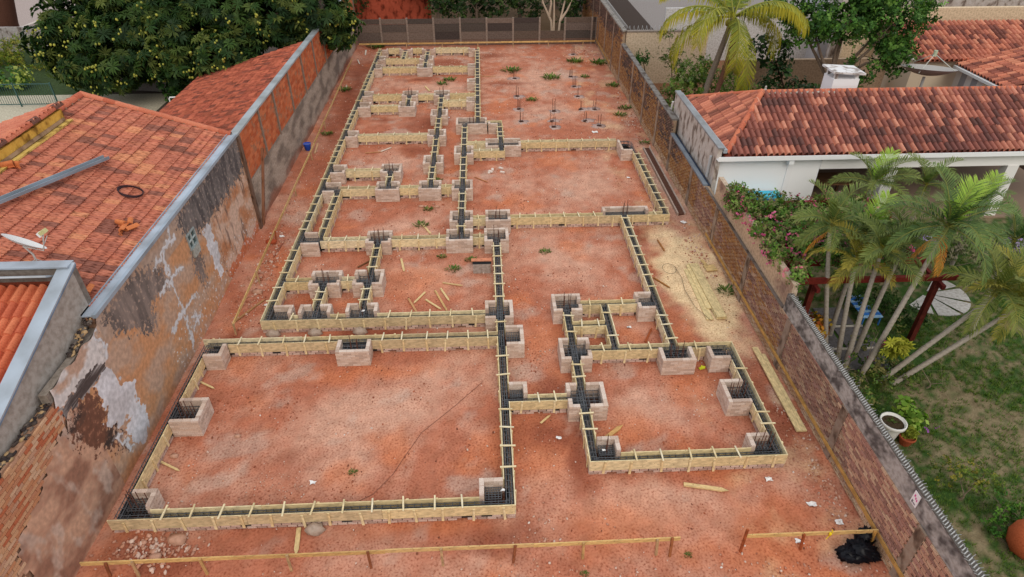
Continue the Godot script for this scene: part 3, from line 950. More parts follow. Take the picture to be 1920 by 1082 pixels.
# a row of half-round ridge tiles
func ridge(owner: Node3D, p: Vector3, q: Vector3, r: float, l: float, cols: Array, joint := true) -> void:
	var d := q - p
	var n := int(round(d.length() / l))
	var z := d.normalized()
	var x := Vector3.UP.cross(z).normalized()
	var y := z.cross(x)
	for k in n:
		var m := MB.new()
		var a := p + d * (float(k) / n)
		var b := p + d * (float(k + 1) / n) + z * 0.03
		var col: Color = cols[rng.randi() % cols.size()]
		for s in 8:
			var g := PI * s / 8.0
			var h := PI * (s + 1) / 8.0
			var r2 := r * 0.9
			m.quad(a + x * cos(g) * r2 + y * sin(g) * r2, b + x * cos(g) * r + y * sin(g) * r, b + x * cos(h) * r + y * sin(h) * r, a + x * cos(h) * r2 + y * sin(h) * r2, col)
			m.quad(b + x * cos(g) * r + y * sin(g) * r, b + x * cos(g) * (r - 0.02) + y * sin(g) * (r - 0.02), b + x * cos(h) * (r - 0.02) + y * sin(h) * (r - 0.02), b + x * cos(h) * r + y * sin(h) * r, col * 0.9)
		part("ridge_tile", m.mesh(M.tile_clean), owner)
		if joint:
			var j := MB.new()
			j.box(Transform3D(Basis(x, y, z), b - y * 0.03), Vector3(r * 2.1, r * 0.9, 0.06), S(168, 132, 112))
			part("mortar_joint", j.mesh(M.mortar), owner)

func left_houses() -> void:
	# ---- the big weathered roof beside the stained wall
	var h := thing("left_tiled_house", "house with large weathered terracotta roof behind the stained left wall", "house", Vector3(-8.42, 0, -20.85))
	var sl := 0.33
	var cosl := 1.0 / sqrt(1 + sl * sl)
	var vdir := Vector3(-1, sl, 0).normalized()
	var wall := MB.new()
	wall.ab(-4.3, -0.12, -0.1, 3.56, 0.08, 9.3, S(206, 196, 180))
	part("wall", wall.mesh(M.stained), h)
	var deck := MB.new()
	var a0 := Vector3(0.02, 3.60, 0.02)
	var up := vdir * (4.35 / cosl)
	deck.quad(a0, a0 + up, a0 + up + Vector3(0, 0, 9.6), a0 + Vector3(0, 0, 9.6), S(120, 70, 50))
	deck.quad(a0 + up, a0 + up + Vector3(-5, -1.65, 0), a0 + up + Vector3(-5, -1.65, 1.9), a0 + up + Vector3(0, 0, 1.9), S(190, 110, 84))
	var roof := part("roof", deck.mesh(M.tile), h)
	var cols := [S(158, 106, 92), S(190, 120, 100), S(204, 130, 108), S(210, 136, 112), S(200, 124, 102), S(206, 132, 108), S(214, 140, 112), S(222, 154, 118)]
	tiled(roof, "flat", Vector3(-0.1, 3.655, 0.05), Vector3(0, 0, 1), vdir, 43, 12, 0.22, 0.368, cols, func(u, v): return true, 300, "tile_streaked")
	var lower := MB.new()
	for k in 14:
		for r in 12:
			var xf := Transform3D(Basis(Vector3(0, 0, 1), Vector3(-sl, 1, 0).normalized(), Vector3(-1, -sl, 0).normalized()), a0 + up + Vector3(-0.2 - k * 0.35, -0.02 - k * 0.35 * sl, 0.2 + r * 0.23))
			add_tile(lower, "flat", xf, 0.22, 0.42, cols[2 + rng.randi() % 5])
	stuff(part("far_slope_tiles", lower.mesh(M.tile), roof))
	ridge(roof, a0 + up + Vector3(0, 0.03, 0), a0 + up + Vector3(0, 0.03, 1.9), 0.13, 0.38, [S(206, 120, 92), S(196, 108, 84)])
	ridge(roof, Vector3(0.0, 3.66, 0.0), a0 + up + Vector3(0, 0.05, -0.02), 0.11, 0.36, [S(206, 126, 100), S(190, 108, 84), S(214, 136, 108)])
	# the raised upper roof with its yellow band
	var yb := MB.new()
	yb.ab(-4.2, -3.93, 4.7, 5.28, 1.85, 9.6, S(226, 180, 84))
	part("yellow_band", yb.mesh(M.stained), h)
	var yl := MB.new()
	yl.box(Transform3D(Basis(Vector3(0, 0, 1), 0.3), Vector3(-3.9, 5.02, 5.6)), Vector3(0.05, 0.09, 7.3), S(168, 140, 112))
	yl.box(Transform3D(Basis(), Vector3(-3.83, 4.93, 5.6)), Vector3(0.16, 0.05, 7.6), S(226, 196, 110))
	part("cement_fillet", yl.mesh(M.stained), h)
	var ud := MB.new()
	ud.quad(Vector3(-4.0, 5.34, 1.6), Vector3(-8.5, 3.9, 1.6), Vector3(-8.5, 3.9, 9.8), Vector3(-4.0, 5.34, 9.8), S(186, 104, 76))
	var upper := part("upper_roof", ud.mesh(M.tile), h)
	var ut := MB.new()
	for k in 12:
		for r in 36:
			add_tile(ut, "barrel", Transform3D(Basis(Vector3(0, 0, 1), Vector3(-0.32, 1, 0).normalized(), Vector3(-1, -0.32, 0).normalized()), Vector3(-4.1 - k * 0.37, 5.35 - k * 0.37 * 0.32, 1.75 + r * 0.22)), 0.22, 0.42, cols[2 + rng.randi() % 5] * 1.08)
	stuff(part("upper_tiles", ut.mesh(M.tile_clean), upper))
	ridge(upper, Vector3(-4.0, 5.36, 1.7), Vector3(-4.0, 5.36, 9.6), 0.12, 0.4, [S(208, 124, 98), S(120, 84, 74), S(214, 132, 104), S(196, 112, 88)], false)
	# ---- things lying on that roof
	var gp := MB.new()
	var A := Vector3(-10.5, 4.50, -17.2)
	var B := Vector3(-11.75, 4.92, -13.0)
	gp.bar(A, B, 0.16, 0.02, S(200, 208, 214))
	gp.bar(A + Vector3(0.08, 0.03, 0.02), B + Vector3(0.08, 0.03, 0.02), 0.02, 0.08, S(190, 200, 210))
	gp.bar(A + Vector3(-0.08, 0.05, -0.02), B + Vector3(-0.08, 0.05, -0.02), 0.02, 0.08, S(200, 208, 214))
	one("loose_gutter", gp.mesh(M.zinc), "loose grey metal gutter length lying across the left roof", "gutter")
	var rg := MB.new()
	for t in 3:
		var pts := []
		var rad := []
		for k in 25:
			var g := TAU * k / 24.0 + t
			var p := Vector3(-9.47 + cos(g) * (0.27 + t * 0.012), 0, -15.97 + sin(g) * (0.27 - t * 0.01))
			p.y = 3.66 + sl * (-8.4 - p.x) + 0.05 + t * 0.02
			pts.append(p)
			rad.append(0.016)
		rg.tube(pts, rad, 5, S(62, 44, 48))
	one("hose_coil", rg.mesh(M.plain), "dark ring of coiled hose on the weathered left roof", "hose")
	dish_small()
	for e in [[-8.95, -14.55, 0.4, "broken orange tile pieces on left roof near the coil"], [-8.82, -14.35, -0.5, "tilted broken tile standing on left roof by the gutter"], [-8.66, -11.75, 0.2, "broken tiles heaped where left roof meets the grey parapet"], [-12.05, -15.9, 1.3, "loose orange tile lying under the yellow band"], [-11.4, -12.6, 0.1, "loose pale tile on lower left roof at the frame edge"]]:
		var t := thing("loose_tile", e[3], "roof tile", Vector3(e[0], 3.66 + sl * (-8.4 - e[0]) + 0.07, e[1]))
		for k in 2:
			part("tile", tile_mesh("barrel", 0.2, 0.32, S(216, 132, 84), 900, "tile_clean"), t, Transform3D(Basis(Vector3(0, 1, 0), e[2] + k * 0.7) * Basis(Vector3(0, 0, 1), 0.32 + 0.3 * k), Vector3(-0.14 * k, 0.045 * k, 0.12 * k)))
	# ---- the near house with painted parapets
	var p := thing("near_left_house", "house with grey parapet wall and bright tiled roof at the lower left", "house", Vector3(-8.5, 0, -11.35))
	var pw := MB.new()
	# side parapet: a wall whose top slopes with the roof
	var s0 := 0.308
	for k in 24:
		var z0 := k * 0.35
		var z1 := z0 + 0.35
		var y0 := 4.70 - s0 * z0
		var y1 := 4.70 - s0 * z1
		pw.quad(Vector3(0, -0.1, z1), Vector3(0, -0.1, z0), Vector3(0, y0, z0), Vector3(0, y1, z1), S(255, 252, 250))
		pw.quad(Vector3(-0.18, 2.5, z0), Vector3(-0.18, 2.5, z1), Vector3(-0.18, y1, z1), Vector3(-0.18, y0, z0), S(216, 214, 212))
	pw.ab(-6.5, -0.001, -0.1, 4.70, -0.16, 0.0, S(192, 186, 182))
	part("wall", pw.mesh(M.concrete), p)
	var pc := MB.new()
	pc.bar(Vector3(-0.1, 4.72, -0.12), Vector3(-0.1, 4.72 - s0 * 8.3, 8.18), 0.3, 0.035, S(220, 226, 232))
	pc.bar(Vector3(0.03, 4.70, -0.12), Vector3(0.03, 4.70 - s0 * 8.3, 8.18), 0.03, 0.07, S(150, 176, 206))
	pc.ab(-6.5, -0.02, 4.705, 4.74, -0.2, 0.06, S(214, 218, 224))
	pc.box(Transform3D(Basis(Vector3.RIGHT, -0.55), Vector3(-3.4, 4.62, 0.2)), Vector3(6.2, 0.035, 0.36), S(226, 226, 226))
	part("flashing", pc.mesh(M.zinc), p)
	var sv := Vector3(0, s0, -1).normalized()
	var near := [S(204, 106, 78), S(214, 118, 86), S(220, 128, 94), S(206, 112, 84), S(224, 136, 100), S(192, 100, 78)]
	var pd := MB.new()
	pd.quad(Vector3(-6.5, 1.88, 7.95), Vector3(-0.18, 1.88, 7.95), Vector3(-0.18, 4.36, 0.0), Vector3(-6.5, 4.36, 0.0), S(140, 70, 50))
	var nroof := part("roof", pd.mesh(M.tile_clean), p)
	tiled(nroof, "barrel", Vector3(-5.24, 1.96, 7.9), Vector3(1, 0, 0), sv, 24, 21, 0.205, 0.385, near, func(u, v): return true, 300, "tile_clean", 0.06)
	# ---- lean-to roof behind the clay block wall, falling away from it
	var l := thing("lean_to_roof", "dark red lean-to tile roof behind the clay block wall", "roof", Vector3(-8.46, 0, -20.95))
	var lv := Vector3(1, 0.3, 0).normalized()
	var lm := MB.new()
	lm.quad(Vector3(-5.5, 1.86, -12.0), Vector3(-5.5, 1.86, 0), Vector3(0, 3.53, 0), Vector3(0, 3.53, -12.0), S(150, 78, 58))
	lm.quad(Vector3(-5.5, 1.86, 0), Vector3(-5.5, -0.1, 0), Vector3(0, -0.1, 0), Vector3(0, 3.53, 0), S(180, 170, 160))
	lm.quad(Vector3(-5.3, 1.86, -12), Vector3(-5.3, -0.1, -12), Vector3(-5.3, -0.1, 0), Vector3(-5.3, 1.86, 0), S(160, 150, 140))
	var lroof := part("roof", lm.mesh(M.tile), l)
	tiled(lroof, "flat", Vector3(-5.6, 1.88, 0.0), Vector3(0, 0, -1), lv, 54, 16, 0.22, 0.36, [S(164, 90, 70), S(180, 98, 76), S(190, 106, 82), S(172, 92, 72), S(140, 80, 66)], func(u, v): return true, 120)

func dish_small() -> void:
	var d := thing("satellite_dish", "small white satellite dish on a bent mast on the left roof", "satellite dish", Vector3(-9.8, 4.12, -12.2))
	var up := Vector3(0.36, 0.66, -0.5).normalized()
	var bx := up.cross(Vector3(0, 0, 1)).normalized()
	var b := Basis(bx, up, bx.cross(up))
	var m := MB.new()
	var prof := []
	for k in 8:
		prof.append(Vector2(0.42 * k / 7.0, 0.09 * pow(k / 7.0, 2.0)))
	m.lathe(prof, 20, Vector3.ZERO, S(226, 224, 222))
	part("reflector", m.mesh(M.plain), d, Transform3D(b, Vector3(-0.1, 0.62, 0)))
	var mast := MB.new()
	mast.tube([Vector3(0.05, -0.1, 0.05), Vector3(0.04, 0.4, 0.03), Vector3(-0.1, 0.6, 0)], [0.022, 0.022, 0.022], 6, S(196, 192, 190))
	mast.tube([Vector3(-0.55, -0.02, 0.2), Vector3(0.05, 0.28, 0.05)], [0.012, 0.012], 5, S(196, 192, 190))
	mast.tube([Vector3(0.2, -0.1, -0.25), Vector3(0.05, 0.3, 0.05)], [0.012, 0.012], 5, S(196, 192, 190))
	part("mast", mast.mesh(M.plain), d)
	var arm := MB.new()
	arm.tube([Vector3(-0.1, 0.58, 0.0), Vector3(0.32, 0.5, 0.05), Vector3(0.42, 0.85, 0.0)], [0.014, 0.014, 0.014], 5, S(206, 204, 200))
	arm.tube([Vector3(0.28, 0.52, 0.02), Vector3(0.48, 0.82, -0.02)], [0.009, 0.009], 5, S(206, 204, 200))
	part("arm", arm.mesh(M.plain), d)
	var lnb := MB.new()
	lnb.box(Transform3D(Basis(Vector3(0, 0, 1), 0.5), Vector3(0.45, 0.93, 0)), Vector3(0.16, 0.08, 0.1), S(198, 192, 140))
	lnb.box(Transform3D(Basis(Vector3(0, 0, 1), 0.5), Vector3(0.36, 0.87, 0)), Vector3(0.06, 0.1, 0.09), S(236, 236, 236))
	part("receiver", lnb.mesh(M.plain), d)

func right_house() -> void:
	var h := thing("white_garden_house", "white veranda house with red tiled hip roof beside the garden", "house", Vector3(8.05, 0, -20.4))
	# walls: x runs right, z back is negative
	var w := MB.new()
	w.ab(0.0, 0.16, -0.1, 3.0, -5.9, -0.1, S(196, 188, 182))
	part("stained_side_wall", w.mesh(M.stained), h)
	var sc := MB.new()
	sc.ab(-0.03, 0.2, 3.0, 3.06, -5.95, -0.02, S(196, 196, 196))
	sc.ab(0.17, 0.3, 2.86, 2.98, -5.9, 0.0, S(226, 228, 230))
	part("parapet_flashing", sc.mesh(M.zinc), h)
	var fw := MB.new()
	fw.ab(0.16, 3.85, -0.1, 2.62, -0.42, -0.24, S(246, 246, 247))
	fw.ab(2.66, 2.86, -0.1, 2.62, -0.24, -0.2, S(244, 243, 244))
	fw.ab(3.85, 14.5, 2.1, 2.62, -0.42, -0.2, S(242, 240, 238))
	part("front_wall", fw.mesh(M.paint), h)
	for x in [6.3, 10.75]:
		var pl := MB.new()
		pl.ab(x, x + 0.42, -0.1, 2.1, -0.5, -0.18, S(232, 230, 228))
		part("pillar", pl.mesh(M.paint), h)
	var it := MB.new()
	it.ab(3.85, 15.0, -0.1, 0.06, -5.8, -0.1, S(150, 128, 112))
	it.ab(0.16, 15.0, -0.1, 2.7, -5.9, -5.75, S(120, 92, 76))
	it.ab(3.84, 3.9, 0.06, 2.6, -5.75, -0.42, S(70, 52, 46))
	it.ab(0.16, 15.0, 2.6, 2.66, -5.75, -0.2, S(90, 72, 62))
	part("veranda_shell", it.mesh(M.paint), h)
	var gt := MB.new()
	gt.ab(0.0, 14.6, 2.6, 2.63, -0.12, 0.1, S(236, 238, 240))
	gt.ab(0.0, 14.6, 2.6, 2.76, 0.08, 0.11, S(240, 242, 244))
	gt.ab(2.55, 2.72, 2.42, 2.6, -0.18, 0.06, S(240, 242, 244))
	part("eave_gutter", gt.mesh(M.paint), h)
	# roof: front slope, hip end on the left, back slope
	var rz := -2.95
	var ry := 3.92
	var ey := 2.72
	var deck := MB.new()
	var hipx := 2.35
	deck.quad(Vector3(0.25, ey, -0.02), Vector3(14.6, ey, -0.02), Vector3(14.6, ry, rz), Vector3(hipx, ry, rz), S(130, 66, 52))
	deck.quad(Vector3(14.6, ey, -5.9), Vector3(0.25, ey, -5.9), Vector3(hipx, ry, rz), Vector3(14.6, ry, rz), S(150, 76, 58))
	deck.tri(Vector3(0.25, ey, -5.9), Vector3(0.25, ey, -0.02), Vector3(hipx, ry, rz), S(130, 66, 52))
	var roof := part("roof", deck.mesh(M.tile), h)
	var fv := Vector3(0, ry - ey, rz + 0.02)
	var fl := fv.length()
	fv = fv / fl
	var cols := [S(112, 80, 76), S(128, 86, 80), S(148, 96, 86), S(164, 106, 94), S(136, 90, 83), S(180, 118, 102), S(198, 134, 114), S(216, 152, 130)]
	tiled(roof, "barrel", Vector3(0.28, ey + 0.07, 0.0), Vector3(1, 0, 0), fv, 69, 8, 0.205, fl / 8.0, cols, func(u, v): return u > v / fl * (hipx - 0.28) + 0.06, 300, "tile_clean", 0.16)
	var hv := Vector3(hipx - 0.25, ry - ey, 0)
	var hl := hv.length()
	hv = hv / hl
	tiled(roof, "barrel", Vector3(0.27, ey + 0.07, -5.85), Vector3(0, 0, 1), hv, 28, 6, 0.205, hl / 6.0, [S(144, 94, 82), S(176, 112, 96), S(200, 130, 108), S(212, 142, 118), S(162, 102, 88)], func(u, v): return u > v / hl * 2.9 + 0.05 and u < 5.8 - v / hl * 2.9, 0, "tile_clean")
	var rc := [S(206, 122, 94), S(214, 132, 102), S(196, 112, 88)]
	ridge(roof, Vector3(hipx, ry + 0.04, rz), Vector3(14.6, ry + 0.04, rz), 0.1, 0.37, rc)
	ridge(roof, Vector3(0.3, ey + 0.08, -0.1), Vector3(hipx, ry + 0.05, rz), 0.11, 0.4, rc)
	ridge(roof, Vector3(0.3, ey + 0.08, -5.8), Vector3(hipx, ry + 0.05, rz), 0.1, 0.4, rc)
	var wj := MB.new()
	for k in 14:
		wj.lump(Vector3(hipx + 0.1 + k * 0.2, ry + 0.04 - 0.03 * (k % 2), rz + 0.1), Vector3(0.1, 0.05, 0.06), fnl(5, 0.05), 0.5, 4, 6, S(196, 186, 178))
	wj.lathe([Vector2(0.07, 0), Vector2(0.05, 0.06), Vector2(0.02, 0.1), Vector2(0.045, 0.14), Vector2(0.0, 0.2)], 8, Vector3(hipx + 0.1, ry + 0.1, rz), S(190, 184, 178))
	part("ridge_mortar", wj.mesh(M.mortar), roof)
	# down pipe on the boundary side
	var dp := MB.new()
	dp.tube([Vector3(-0.06, 2.55, -0.5), Vector3(-0.06, 1.75, -0.55)], [0.05, 0.05], 8, S(176, 180, 184))
	dp.tube([Vector3(-0.06, 2.6, -5.9), Vector3(-0.06, 1.9, -6.1)], [0.05, 0.05], 8, S(206, 204, 202))
	part("down_pipe", dp.mesh(M.plain), h)
	var ch := thing("chimney", "square white chimney with flat cover on the garden house roof", "chimney", Vector3(13.75, 3.3, -24.2))
	var cm := MB.new()
	cm.ab(-0.5, 0.5, -0.5, 0.95, -0.4, 0.4, S(236, 238, 242))
	part("stack", cm.mesh(M.paint), ch)
	var ct := MB.new()
	for sx in [-0.4, 0.4]:
		for sz in [-0.3, 0.3]:
			ct.ab(sx - 0.06, sx + 0.06, 0.95, 1.15, sz - 0.06, sz + 0.06, S(226, 228, 230))
	ct.box(Transform3D(Basis(Vector3(0, 0, 1), -0.06), Vector3(0, 1.19, 0)), Vector3(1.25, 0.07, 1.0), S(226, 228, 232))
	part("cover_slab", ct.mesh(M.stained), ch)
	# under the veranda
	var tb := thing("veranda_table", "long brown wooden table under the white veranda", "table", Vector3(13.3, 0.06, -22.4))
	var tm := MB.new()
	tm.ab(-0.9, 0.9, 0.72, 0.78, -0.5, 0.5, S(150, 112, 84))
	part("top", tm.mesh(M.pine), tb)
	for sx in [-0.8, 0.8]:
		for sz in [-0.4, 0.4]:
			var lg := MB.new()
			lg.ab(sx - 0.04, sx + 0.04, 0, 0.72, sz - 0.04, sz + 0.04, S(120, 88, 66))
			part("leg", lg.mesh(M.pine), tb)
	var bl := MB.new()
	bl.ab(8.35, 10.55, 1.22, 1.32, -20.55, -20.1, S(70, 190, 224))
	bl.ab(8.35, 10.55, 1.08, 1.22, -20.14, -20.1, S(40, 110, 190))
	for x in [8.4, 10.44]:
		bl.ab(x, x + 0.08, 0, 1.22, -20.22, -20.14, S(60, 150, 200))
		bl.ab(x, x + 0.08, 0, 1.22, -20.5, -20.42, S(60, 150, 200))
	one("turquoise_counter", bl.mesh(M.plastic), "turquoise painted counter top against white house wall", "counter")

func right_back() -> void:
	# ---- house further back on the right
	var h := thing("rear_right_house", "red tiled house with striped wall at the upper right", "house", Vector3(21.0, 0, -31.0))
	var cols := [S(128, 82, 74), S(150, 94, 82), S(180, 114, 96), S(204, 132, 108), S(216, 148, 122), S(192, 122, 102)]
	var w := MB.new()
	w.ab(0.3, 14, -0.1, 2.6, -6.0, -0.4, S(206, 190, 168))
	part("wall", w.mesh(M.paint), h)
	var d := MB.new()
	d.quad(Vector3(0, 2.7, 0), Vector3(15, 2.7, 0), Vector3(15, 3.72, -3.2), Vector3(0, 3.72, -3.2), S(130, 64, 50))
	d.quad(Vector3(15, 2.7, -6.4), Vector3(0, 2.7, -6.4), Vector3(0, 3.72, -3.2), Vector3(15, 3.72, -3.2), S(130, 64, 50))
	var roof := part("roof", d.mesh(M.tile), h)
	var v := Vector3(0, 1.02, -3.2)
	var l := v.length()
	tiled(roof, "barrel", Vector3(0, 2.77, 0), Vector3(1, 0, 0), v / l, 60, 8, 0.24, l / 8.0, cols, func(u, vv): return true, 0, "tile_clean", 0.15)
	var vg := MB.new()
	for k in 9:
		vg.lump(Vector3(0.0, 2.78 + k * 0.115, -0.1 - k * 0.36), Vector3(0.1, 0.06, 0.16), fnl(5, 0.05), 0.5, 4, 6, S(214, 208, 200))
	part("verge_mortar", vg.mesh(M.mortar), h)
	# front wing: hip roof with a gutter running towards the camera
	var d2 := MB.new()
	d2.quad(Vector3(2.2, 2.5, 3.6), Vector3(2.2, 2.5, 0), Vector3(6.5, 3.4, -0.2), Vector3(6.5, 3.4, 3.6), S(130, 64, 50))
	var wing := part("wing_roof", d2.mesh(M.tile), h)
	var v2 := Vector3(4.3, 1.05, 0)
	var l2 := v2.length()
	tiled(wing, "barrel", Vector3(2.2, 2.58, 3.6), Vector3(0, 0, -1), v2 / l2, 16, 11, 0.23, l2 / 11.0, cols, func(u, vv): return true, 0, "tile_clean", 0.15)
	ridge(wing, Vector3(2.3, 2.75, -0.1), Vector3(11.0, 2.95, -0.1), 0.1, 0.4, [S(206, 122, 94), S(196, 112, 88)])
	var g := MB.new()
	g.ab(2.05, 2.22, 2.4, 2.52, 0.0, 3.7, S(214, 216, 218))
	part("eave_gutter", g.mesh(M.paint), h)
	for k in 9:
		var m := MB.new()
		m.ab(2.35, 2.5, -0.1, 2.45, 0.0 + k * 0.4, 0.4 + k * 0.4, [S(206, 204, 204), S(150, 150, 156)][k % 2] if k != 5 else S(214, 204, 180))
		part("painted_stripe", m.mesh(M.paint), h)
	# ---- walls and a white roof beyond it
	var t := MB.new()
	t.ab(19.5, 42, -0.1, 4.25, -35.4, -35.1, S(226, 204, 172))
	one("tan_wall", t.mesh(M.mortar), "tan painted wall behind the upper right tiled roof", "wall")
	var gw := MB.new()
	gw.ab(20, 42, -0.1, 4.55, -37.6, -37.3, S(186, 180, 176))
	one("grey_rear_wall", gw.mesh(M.stained), "grey mossy wall behind the tan wall, upper right corner", "wall")
	var wr := thing("white_sheet_roof", "long white metal sheet roof at the top right edge", "roof", Vector3(20.5, 0, -39.5))
	var wm := MB.new()
	for k in 90:
		wm.box(Transform3D(Basis(Vector3.RIGHT, 0.12), Vector3(k * 0.25, 4.3 + 0.25, -2.0)), Vector3(0.23, 0.03, 5.0), S(226, 226, 230) if k % 2 else S(206, 208, 214))
	part("sheets", wm.mesh(M.paint), wr)
	var wb := MB.new()
	wb.ab(0, 22, -0.1, 4.1, -3.8, -0.2, S(190, 190, 194))
	part("wall", wb.mesh(M.paint), wr)
	# white wall further back beside the coconut palm, and a back wall behind the yard
	var ww := MB.new()
	ww.ab(11.2, 20.5, -0.1, 3.1, -41.2, -41.0, S(206, 206, 208))
	one("white_rear_wall", ww.mesh(M.mortar), "pale grey wall behind the coconut palm", "wall")
	var yb := MB.new()
	yb.ab(12.6, 21.0, -0.1, 2.3, -33.2, -33.0, S(186, 162, 138))
	one("yard_back_wall", yb.mesh(M.mortar), "shaded beige wall behind the trees of the right yard", "wall")
	var mu := MB.new()
	mu.ab(8.05, 12.4, -0.1, 0.15, -58.0, -37.0, S(70, 60, 54))
	mu.ab(12.4, 40.0, -0.1, 0.02, -80.0, -41.2, S(150, 148, 148))
	struct("mulch_bed", mu.mesh(M.soil))
	# big mesh dish on a pole
	var s := thing("large_satellite_dish", "large grey mesh satellite dish on a pole behind the red roof", "satellite dish", Vector3(19.75, 0, -28.0))
	var pm := MB.new()
	pm.tube([Vector3(0, -0.1, -0.1), Vector3(0, 2.9, -0.1)], [0.06, 0.06], 8, S(190, 190, 188))
	part("pole", pm.mesh(M.plain), s)
	var dm := MB.new()
	var prof := []
	for k in 9:
		prof.append(Vector2(1.12 * k / 8.0, 0.34 * pow(k / 8.0, 2.0)))
	dm.lathe(prof, 28, Vector3.ZERO, S(176, 172, 170))
	part("reflector", dm.mesh(M.plain), s, Transform3D(Basis(Vector3(1, 0, 0), -0.15) * Basis(Vector3(0, 0, 1), -0.05), Vector3(0, 3.0, 0)))
	var fm := MB.new()
	for k in 3:
		var g3 := TAU * k / 3.0 + 0.4
		fm.tube([Vector3(cos(g3) * 1.0, 3.3, sin(g3) * 1.0), Vector3(0, 3.95, 0.05)], [0.018, 0.018], 5, S(190, 192, 184))
	fm.tube([Vector3(0, 3.85, 0.05), Vector3(0, 4.1, 0.05)], [0.08, 0.08], 8, S(176, 186, 160))
	part("feed", fm.mesh(M.plain), s)
	# orange wall and rubble behind the back wall, left
	var ow := MB.new()
	ow.ab(-9.5, -3.6, -0.1, 3.4, -50.2, -50.0, S(176, 84, 62))
	one("orange_rear_wall", ow.mesh(M.stained), "weathered orange wall behind the precast back wall", "wall")
	var gl := MB.new()
	gl.ab(-40, -22.8, -0.1, 1.5, -45.2, -45.0, S(170, 166, 168))
	one("grey_street_wall", gl.mesh(M.stained), "grey weathered garden wall by the street, upper left", "wall")
	var al := MB.new()
	al.bar(Vector3(-22.4, 0.6, -37.5), Vector3(-16.6, 0.6, -36.4), 0.2, 1.4, S(128, 122, 120))
	one("alley_wall", al.mesh(M.mortar), "grey rendered wall in the alley under the mango tree", "wall")
	var stt := MB.new()
	stt.ab(-70, -30, -0.2, -0.02, -80, -47, S(176, 162, 158))
	struct("street", stt.mesh(M.mortar))
	var kb := MB.new()
	kb.bar(Vector3(-33.5, 0.05, -50), Vector3(-33, 0.05, -62), 0.3, 0.15, S(206, 196, 190))
	struct("kerb", kb.mesh(M.mortar))
	var pd := MB.new()
	pd.ab(-40, -17.0, -0.2, -0.01, -36.2, -5, S(206, 200, 180))
	struct("pool_deck", pd.mesh(M.mortar))
	var gr := MB.new()
	gr.ab(-40, -21.5, -0.2, -0.012, -45, -36.2, S(64, 84, 48))
	struct("hedge_bed", gr.mesh(M.lawn))
	var f := thing("green_fence", "green metal picket fence beside the pool deck, far left", "fence", Vector3(-30, 0, -34.4))
	for k in 5:
		var pm2 := MB.new()
		pm2.ab(k * 1.9 - 0.03, k * 1.9 + 0.03, -0.05, 1.25, -0.03, 0.03, S(66, 96, 92))
		part("post", pm2.mesh(M.plain), f)
	for y in [0.12, 1.18]:
		var rm := MB.new()
		rm.ab(0, 7.6, y - 0.02, y + 0.02, -0.015, 0.015, S(66, 96, 92))
		part("rail", rm.mesh(M.plain), f)
	var pk := MB.new()
	for k in 63:
		pk.ab(k * 0.12 + 0.05, k * 0.12 + 0.065, 0.12, 1.18, -0.008, 0.008, S(66, 96, 92))
	stuff(part("pickets", pk.mesh(M.plain), f))

